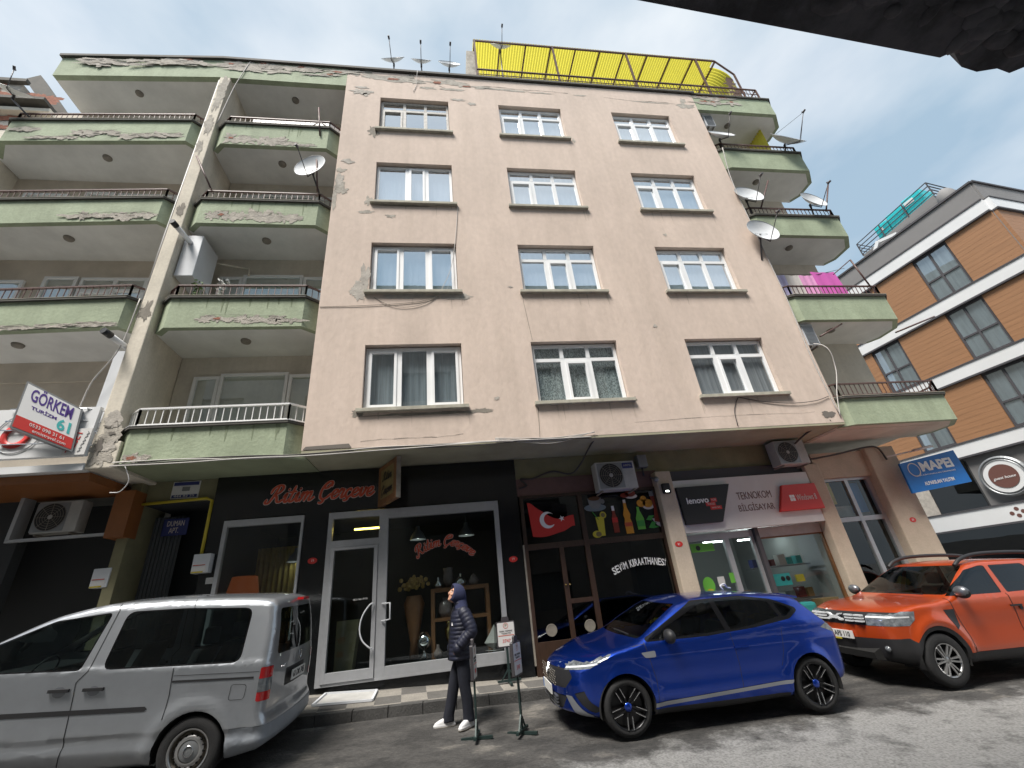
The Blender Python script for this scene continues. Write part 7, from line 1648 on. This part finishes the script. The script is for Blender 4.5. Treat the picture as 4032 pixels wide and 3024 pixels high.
# ---------------------------------------------------------------- no parking stands
def stand(x, y, z, h, ang, lab, plate=.30):
    t = thing('parking_stand', lab, 'sign stand', (x, y, z), 'no parking sign stands'); t.rotation_euler = (0, 0, ang)
    L = lambda mb, nm, m_: mb.build(nm, m_, t, local=True)
    mb = MB(); mb.box(-.2, .2, -.02, .02, .03, .06); mb.box(-.02, .02, -.2, .2, .0, .03); mb.bar((-.13, 0, .05), (-.0, 0, .22), .018); mb.bar((.13, 0, .05), (.0, 0, .22), .018); L(mb, 'foot', 'metal_pole')
    mb = MB().box(-.018, .018, -.012, .012, .05, h - .35); L(mb, 'pole', 'metal_pole')
    w_ = plate / 2
    mb = MB(); mb.prism(rpoly([(-w_ - .015, h - .47), (w_ + .015, h - .47), (w_ + .015, h - .07), (-w_ - .015, h - .07)], .02), 'y', -.02, .02); mb.prism(rpoly([(-.07, h - .08), (.07, h - .08), (.06, h), (-.06, h)], .02), 'y', -.015, .015); L(mb, 'sign_frame', 'steel_dark')
    for s_ in (-1, 1):
        mb = MB(); a = -.022 if s_ < 0 else .0205; mb.prism(rpoly([(-w_, h - .45), (w_, h - .45), (w_, h - .09), (-w_, h - .09)], .02), 'y', a, a + .0015); p = L(mb, 'sign_face', 'sign_white')
        Mx = (Matrix.Translation((0, -.024 if s_ < 0 else .024, 0)) @ (Matrix.Identity(4) if s_ < 0 else Matrix.Rotation(pi, 4, 'Z')) @ Matrix.Rotation(pi / 2, 4, 'X'))
        T = lambda body, u, v, w, hh, m_='brown_sign': text(body, .1, m_, p, Mx @ Matrix.Translation((u, v, 0)), width=w, height=hh, local=True, extr=.0008)
        T('PARK YAPMAK', 0, h - .225, .23, .026, 'black'); T('YASAKTIR', 0, h - .26, .17, .024, 'black'); T('P', 0, h - .14, .035, .045, 'gilt'); T('3747', 0, h - .375, .14, .05, 'red')
        mb = MB(); yy = a - .002 if s_ < 0 else a + .002; mb.box(-w_ + .01, w_ - .01, min(yy, yy + .001), max(yy, yy + .001), h - .295, h - .285); mb.lathe([(.038, yy), (.045, yy)], 22, (0, 0, h - .14), 'y'); mb.build('red_border', 'letter_red', p, local=True)
    return t
mat('metal_pole', (.018, .035, .033), .5, metal=.2)
stand(.90, .85, PVZ(.90, .85), 1.0, radians(4), 'no parking stand facing the street on the pavement'); stand(.24, -1.04, G(.24, -1.04), 1.10, radians(80), 'no parking stand seen edge on right beside the person'); stand(.82, -1.02, G(.82, -1.02), 1.10, radians(64), 'no parking stand turned sideways nearest the blue hatchback')
t = thing('floor_panel', 'framed glass floor panel lying on the tiled pavement before the shop door', 'panel', (-1.72, .76, PVZ(-1.7, .76)))
q = [(-2.16, .46), (-1.29, .48), (-1.30, 1.02), (-2.12, 1.06)]
mb = MB(); A = [(x, y, PVZ(x, y) + .022) for x, y in q]
for a, b in zip(A, A[1:] + A[:1]): mb.bar(a, b, .035, .03)
mb.build('frame', 'metal_white', t); mb = MB(); mb.quad(*[(x, y, z - .008) for x, y, z in A]); mb.build('panel', 'dirty_white', t)

# ---------------------------------------------------------------- the standing person
mat('skin', (.48, .26, .17), .55, var=.12, vscale=20); mat('jacket', (.010, .012, .030), .55, var=.3, vscale=9, bump=.25, bscale=25); mat('hood_cloth', (.022, .028, .075), .9, var=.2, vscale=30, bump=.3, bscale=120)
mat('trousers', (.005, .007, .016), .85, var=.3, vscale=12, bump=.3, bscale=60); mat('shoe', (.66, .66, .67), .55, var=.1, vscale=15); mat('hair', (.02, .015, .012), .7); mat('lip', (.36, .12, .10), .5)
PE = thing('person', 'person in a navy hood, dark puffer jacket and white trainers looking up outside the shop', 'person', (.10, -.50, G(.1, -.5)))
PE.rotation_euler = (0, 0, pi + radians(14))       # local +X is forward
def union(name, m_, parent, mbs, voxel=.011, smooth=6, fac=.5):
    me = bpy.data.meshes.new(name); b = bmesh.new()
    for q in mbs:
        bmesh.ops.recalc_face_normals(q.bm, faces=q.bm.faces); tmp = bpy.data.meshes.new('t'); q.bm.to_mesh(tmp); b.from_mesh(tmp); bpy.data.meshes.remove(tmp); q.bm.free()
    b.to_mesh(me); b.free(); o = bpy.data.objects.new(name, me); COL.objects.link(o)
    r = o.modifiers.new('r', 'REMESH'); r.mode = 'VOXEL'; r.voxel_size = voxel; r.use_smooth_shade = True
    if smooth: s_ = o.modifiers.new('s', 'SMOOTH'); s_.iterations = smooth; s_.factor = fac
    bpy.context.view_layer.update(); m2 = bpy.data.meshes.new_from_object(o.evaluated_get(bpy.context.evaluated_depsgraph_get())); bpy.data.objects.remove(o); bpy.data.meshes.remove(me)
    m2.materials.clear(); m2.materials.append(M[m_]); m2.name = name
    for p in m2.polygons: p.use_smooth = True
    o = bpy.data.objects.new(name, m2); COL.objects.link(o); o.parent = parent; return o
def loft(mb, rings, n=26, sq=2.3):         # rings (x, y, z, rx, ry, tilt)
    R = []
    for x, y, z, rx, ry, *tl in rings:
        tl = tl[0] if tl else 0; P = []
        for k in range(n):
            a = 2 * pi * k / n; c, s_ = cos(a), sin(a); u = rx * abs(c) ** (2 / sq) * (1 if c > 0 else -1); v = ry * abs(s_) ** (2 / sq) * (1 if s_ > 0 else -1)
            P.append(mb.v((x + u * cos(tl), y + v, z + u * sin(tl))))
        R.append(P)
    for a, b in zip(R, R[1:]):
        for k in range(n): mb._f([a[k], a[(k + 1) % n], b[(k + 1) % n], b[k]], smooth=True)
    mb._f(R[0][::-1]); mb._f(R[-1]); return mb
H = .965
# body: head, neck, hands as one skin surface running down inside the clothes
hd = MB(); hd.xf = Matrix.Translation((.055, 0, 1.615)) @ Matrix.Rotation(radians(-24), 4, 'Y')   # tipped back
hd.ball((0, 0, .0), .098, .075, .112, 24, 18); hd.ball((.035, 0, -.055), .062, .056, .062, 18, 12); hd.ball((.070, 0, -.088), .030, .030, .026, 14, 10); hd.ball((.082, 0, .035), .022, .052, .018, 14, 8)
hd.tube([(.092, 0, .03), (.112, 0, -.012), (.108, 0, -.022), (.09, 0, -.028)], [.010, .016, .017, .012], 10); hd.ball((.098, .011, -.02), .010, .008, .007, 8, 6); hd.ball((.098, -.011, -.02), .010, .008, .007, 8, 6)
hd.ball((.088, 0, -.050), .014, .026, .0075, 12, 8); hd.ball((.085, 0, -.062), .014, .024, .008, 12, 8)
for s_ in (1, -1): hd.ball((.070, s_ * .038, -.022), .024, .022, .022, 12, 8); hd.ball((-.005, s_ * .075, -.005), .018, .010, .030, 10, 8)
nk = MB().tube([(-.01, 0, 1.36), (.0, 0, 1.47), (.025, 0, 1.57)], [.075, .056, .058], 18)
tr = loft(MB(), [(0, 0, .86, .09, .13), (0, 0, 1.0, .085, .12), (-.005, 0, 1.2, .095, .14), (-.01, 0, 1.36, .085, .15), (-.01, 0, 1.42, .05, .08)])
arms = []; hands = []
for s_ in (1, -1):
    sh = Vector((-.015, s_ * .185, 1.385)); el = Vector((-.075, s_ * .27, 1.115)); wr = Vector((.055, s_ * .17, .945))
    arms.append(MB().tube([sh, sh.lerp(el, .5), el, el.lerp(wr, .5), wr], [.05, .045, .038, .034, .026], 12))
    hb = MB(); hb.ball(tuple(wr + Vector((.045, -.005 * s_, -.035))), .045, .018, .04, 12, 8)
    for k in range(4):
        b0 = wr + Vector((.065 - .004 * k, (-.004) * s_, -.02 - .018 * k)); hb.tube([b0, b0 + Vector((.03, -.004 * s_, -.012)), b0 + Vector((.045 - .006 * (k == 3), -.012 * s_, -.03))], [.0095, .009, .007], 8)
    b0 = wr + Vector((.02, -.012 * s_, -.01)); hb.tube([b0, b0 + Vector((.03, -.018 * s_, .008)), b0 + Vector((.055, -.02 * s_, .0))], [.011, .010, .008], 8); hands.append(hb)
legs = [MB().tube([(0, s_ * .09, .90), (fx * .5, s_ * .095, .48), (fx, s_ * .10, .08)], [.07, .05, .035], 12) for s_, fx in ((1, -.035), (-1, .19))]
body = union('body', 'skin', PE, [hd, nk, tr] + arms + hands + legs, .0065, 3, .4)
mb = MB(); mb.xf = hd.xf if False else Matrix.Translation((.055, 0, 1.615)) @ Matrix.Rotation(radians(-24), 4, 'Y')
for s_ in (1, -1): mb.ball((.0855, s_ * .033, .012), .010, .013, .0075, 10, 8)
mb.build('eye', 'white', body, local=True); mb = MB(); mb.xf = Matrix.Translation((.055, 0, 1.615)) @ Matrix.Rotation(radians(-24), 4, 'Y')
for s_ in (1, -1): mb.ball((.0935, s_ * .033, .012), .004, .006, .006, 10, 6); mb.tube([(.096, s_ * .018, .036), (.094, s_ * .036, .041), (.082, s_ * .054, .034)], .0045, 6)
mb.build('brow', 'hair', body, local=True)
mb = MB(); mb.xf = Matrix.Translation((.055, 0, 1.615)) @ Matrix.Rotation(radians(-24), 4, 'Y'); mb.ball((.0985, 0, -.0495), .0055, .021, .004, 10, 6); mb.ball((.0965, 0, -.0605), .006, .018, .005, 10, 6); mb.build('mouth', 'lip', body, local=True)
# hood: shell open at the face
hm = MB(); hm.xf = Matrix.Translation((.03, 0, 1.620)) @ Matrix.Rotation(radians(-16), 4, 'Y')
R = []
for j, (x, ry, rz, dz) in enumerate(((.098, .078, .106, .012), (.10, .086, .118, .012), (.06, .099, .132, .014), (.0, .106, .138, .012), (-.06, .100, .130, .0), (-.105, .075, .100, -.02), (-.13, .03, .05, -.03))):
    R.append([hm.v((x + (.010 * cos(a * 2)), ry * sin(a), dz + rz * cos(a))) for a in [2 * pi * k / 30 for k in range(30)]])
for a, b in zip(R, R[1:]):
    for k in range(30): hm._f([a[k], b[k], b[(k + 1) % 30], a[(k + 1) % 30]], smooth=True)
hm._f(R[-1]); R2 = [hm.v((.085, .070 * sin(a), .012 + .097 * cos(a))) for a in [2 * pi * k / 30 for k in range(30)]]
for k in range(30): hm._f([R[0][k], R[0][(k + 1) % 30], R2[(k + 1) % 30], R2[k]], smooth=True)
hood = hm.build('hood', 'hood_cloth', PE, local=True)
loft(MB(), [(-.02, 0, 1.36, .10, .15), (-.015, 0, 1.43, .10, .125), (-.012, 0, 1.49, .095, .098), (-.012, 0, 1.545, .088, .085), (-.005, 0, 1.59, .07, .075)]).build('hood_collar', 'hood_cloth', hood, local=True)
# puffer jacket with stitched rolls
rings = []
for i in range(97):
    q = i / 96; z = lerp(.775, 1.455, q); puff = abs(sin(q * pi * 13.0)) ** .6
    rx = curve1([(0, .165), (.1, .172), (.3, .165), (.6, .160), (.82, .142), (.93, .100), (1, .078)])(q); ry = curve1([(0, .205), (.12, .212), (.35, .205), (.65, .218), (.84, .212), (.93, .150), (1, .100)])(q)
    lean = curve1([(0, .03), (.5, .0), (1, -.01)])(q)
    rings.append((lean, 0, z + (.0 if q < .8 else 0), rx - .010 + .013 * puff, ry - .010 + .013 * puff, .0))
jk = [loft(MB(), rings, 40, 2.4)]
for s_ in (1, -1):
    sh = Vector((-.01, s_ * .165, 1.375)); el = Vector((-.085, s_ * .262, 1.12)); wr = Vector((.075, s_ * .205, .955)); P = cat([sh, sh.lerp(el, .5) + Vector((-.01, s_ * .012, 0)), el, el.lerp(wr, .5), wr], 12)
    rr = [lerp(.092, .074, i / (len(P) - 1)) * (1 + .07 * (abs(sin(i / (len(P) - 1) * pi * 11)) ** .6 - .5)) for i in range(len(P))]; jk.append(MB().tube(P, rr, 20)); jk.append(MB().ball(tuple(sh), .085, .075, .08, 16, 10))
    jk.append(MB().ball((.10, s_ * .165, .925), .075, .085, .085, 14, 10))
jk.append(loft(MB(), [(-.012, 0, 1.40, .10, .13), (-.005, 0, 1.46, .088, .095), (.005, 0, 1.515, .085, .088)], 28))
jack = union('jacket', 'jacket', PE, jk, .0075, 2, .35)
mb = MB().tube(cat([(.205, 0, .79), (.188, .0, 1.0), (.168, 0, 1.2), (.142, 0, 1.35), (.095, 0, 1.46)], 5), .006, 6); mb.build('zip', 'black', jack, local=True)
mb = MB().prism([(.075, 1.235), (.115, 1.235), (.095, 1.28)], 'x', .130, .134) if False else MB()
for (a, b, c_) in (((.145, .072, 1.215), (.128, .108, 1.215), (.138, .090, 1.262)),):
    P = [Vector(a), Vector(b), Vector(c_)]; mb.tube([P[0], P[1]], .005, 5); mb._f([mb.v(p + Vector((.018, .012, 0))) for p in P])
mb.build('chest_mark', 'white', jack, local=True)
# trousers
tz = [loft(MB(), [(.01, 0, .80, .105, .15), (.01, 0, .88, .125, .165), (.01, 0, .96, .120, .16)], 28)]
for s_, fx, fy in ((1, -.035, .10), (-1, .20, -.10)):
    k_ = (fx * .45 + .02, lerp(s_ * .085, fy, .6), .47)
    tz.append(loft(MB(), [(.01, s_ * .075, .87, .11, .088), (.012, s_ * .082, .76, .098, .085), (fx * .25 + .015, s_ * .09, .62, .092, .083), (k_[0], k_[1], k_[2], .080, .074), (fx * .75, fy, .28, .076, .070), (fx * .97, fy, .13, .074, .068), (fx, fy, .06, .080, .072)], 22))
union('trousers', 'trousers', PE, tz, .009, 4, .5)
for s_, fx, fy, yaw in ((1, -.035, .10, 35), (-1, .20, -.10, -12)):
    q = MB(); q.xf = Matrix.Translation((fx, fy, -.005 if s_ > 0 else .01)) @ Matrix.Rotation(radians(yaw), 4, 'Z')
    loft(q, [(.055, 0, .0, .150, .046), (.055, 0, .028, .154, .050)], 30, 2.6); u = MB(); u.xf = q.xf
    loft(u, [(.055, 0, .026, .146, .046), (.052, 0, .05, .138, .046), (.03, 0, .075, .11, .043), (-.005, 0, .10, .065, .040), (-.015, 0, .125, .048, .038)], 30, 2.5)
    sh_ = union('shoe', 'shoe', PE, [q, u], .006, 2, .4)
    l_ = MB(); l_.xf = q.xf
    for k in range(4): l_.tube([(.04 + .022 * k, -.022, .092 - .010 * k), (.045 + .022 * k, 0, .099 - .010 * k), (.04 + .022 * k, .022, .092 - .010 * k)], .004, 5)
    l_.build('laces', 'dirty_white', sh_, local=True); l2 = MB(); l2.xf = q.xf; loft(l2, [(.055, 0, -.003, .151, .047), (.055, 0, .008, .153, .049)], 26, 2.6); l2.build('sole', 'stain', sh_, local=True)
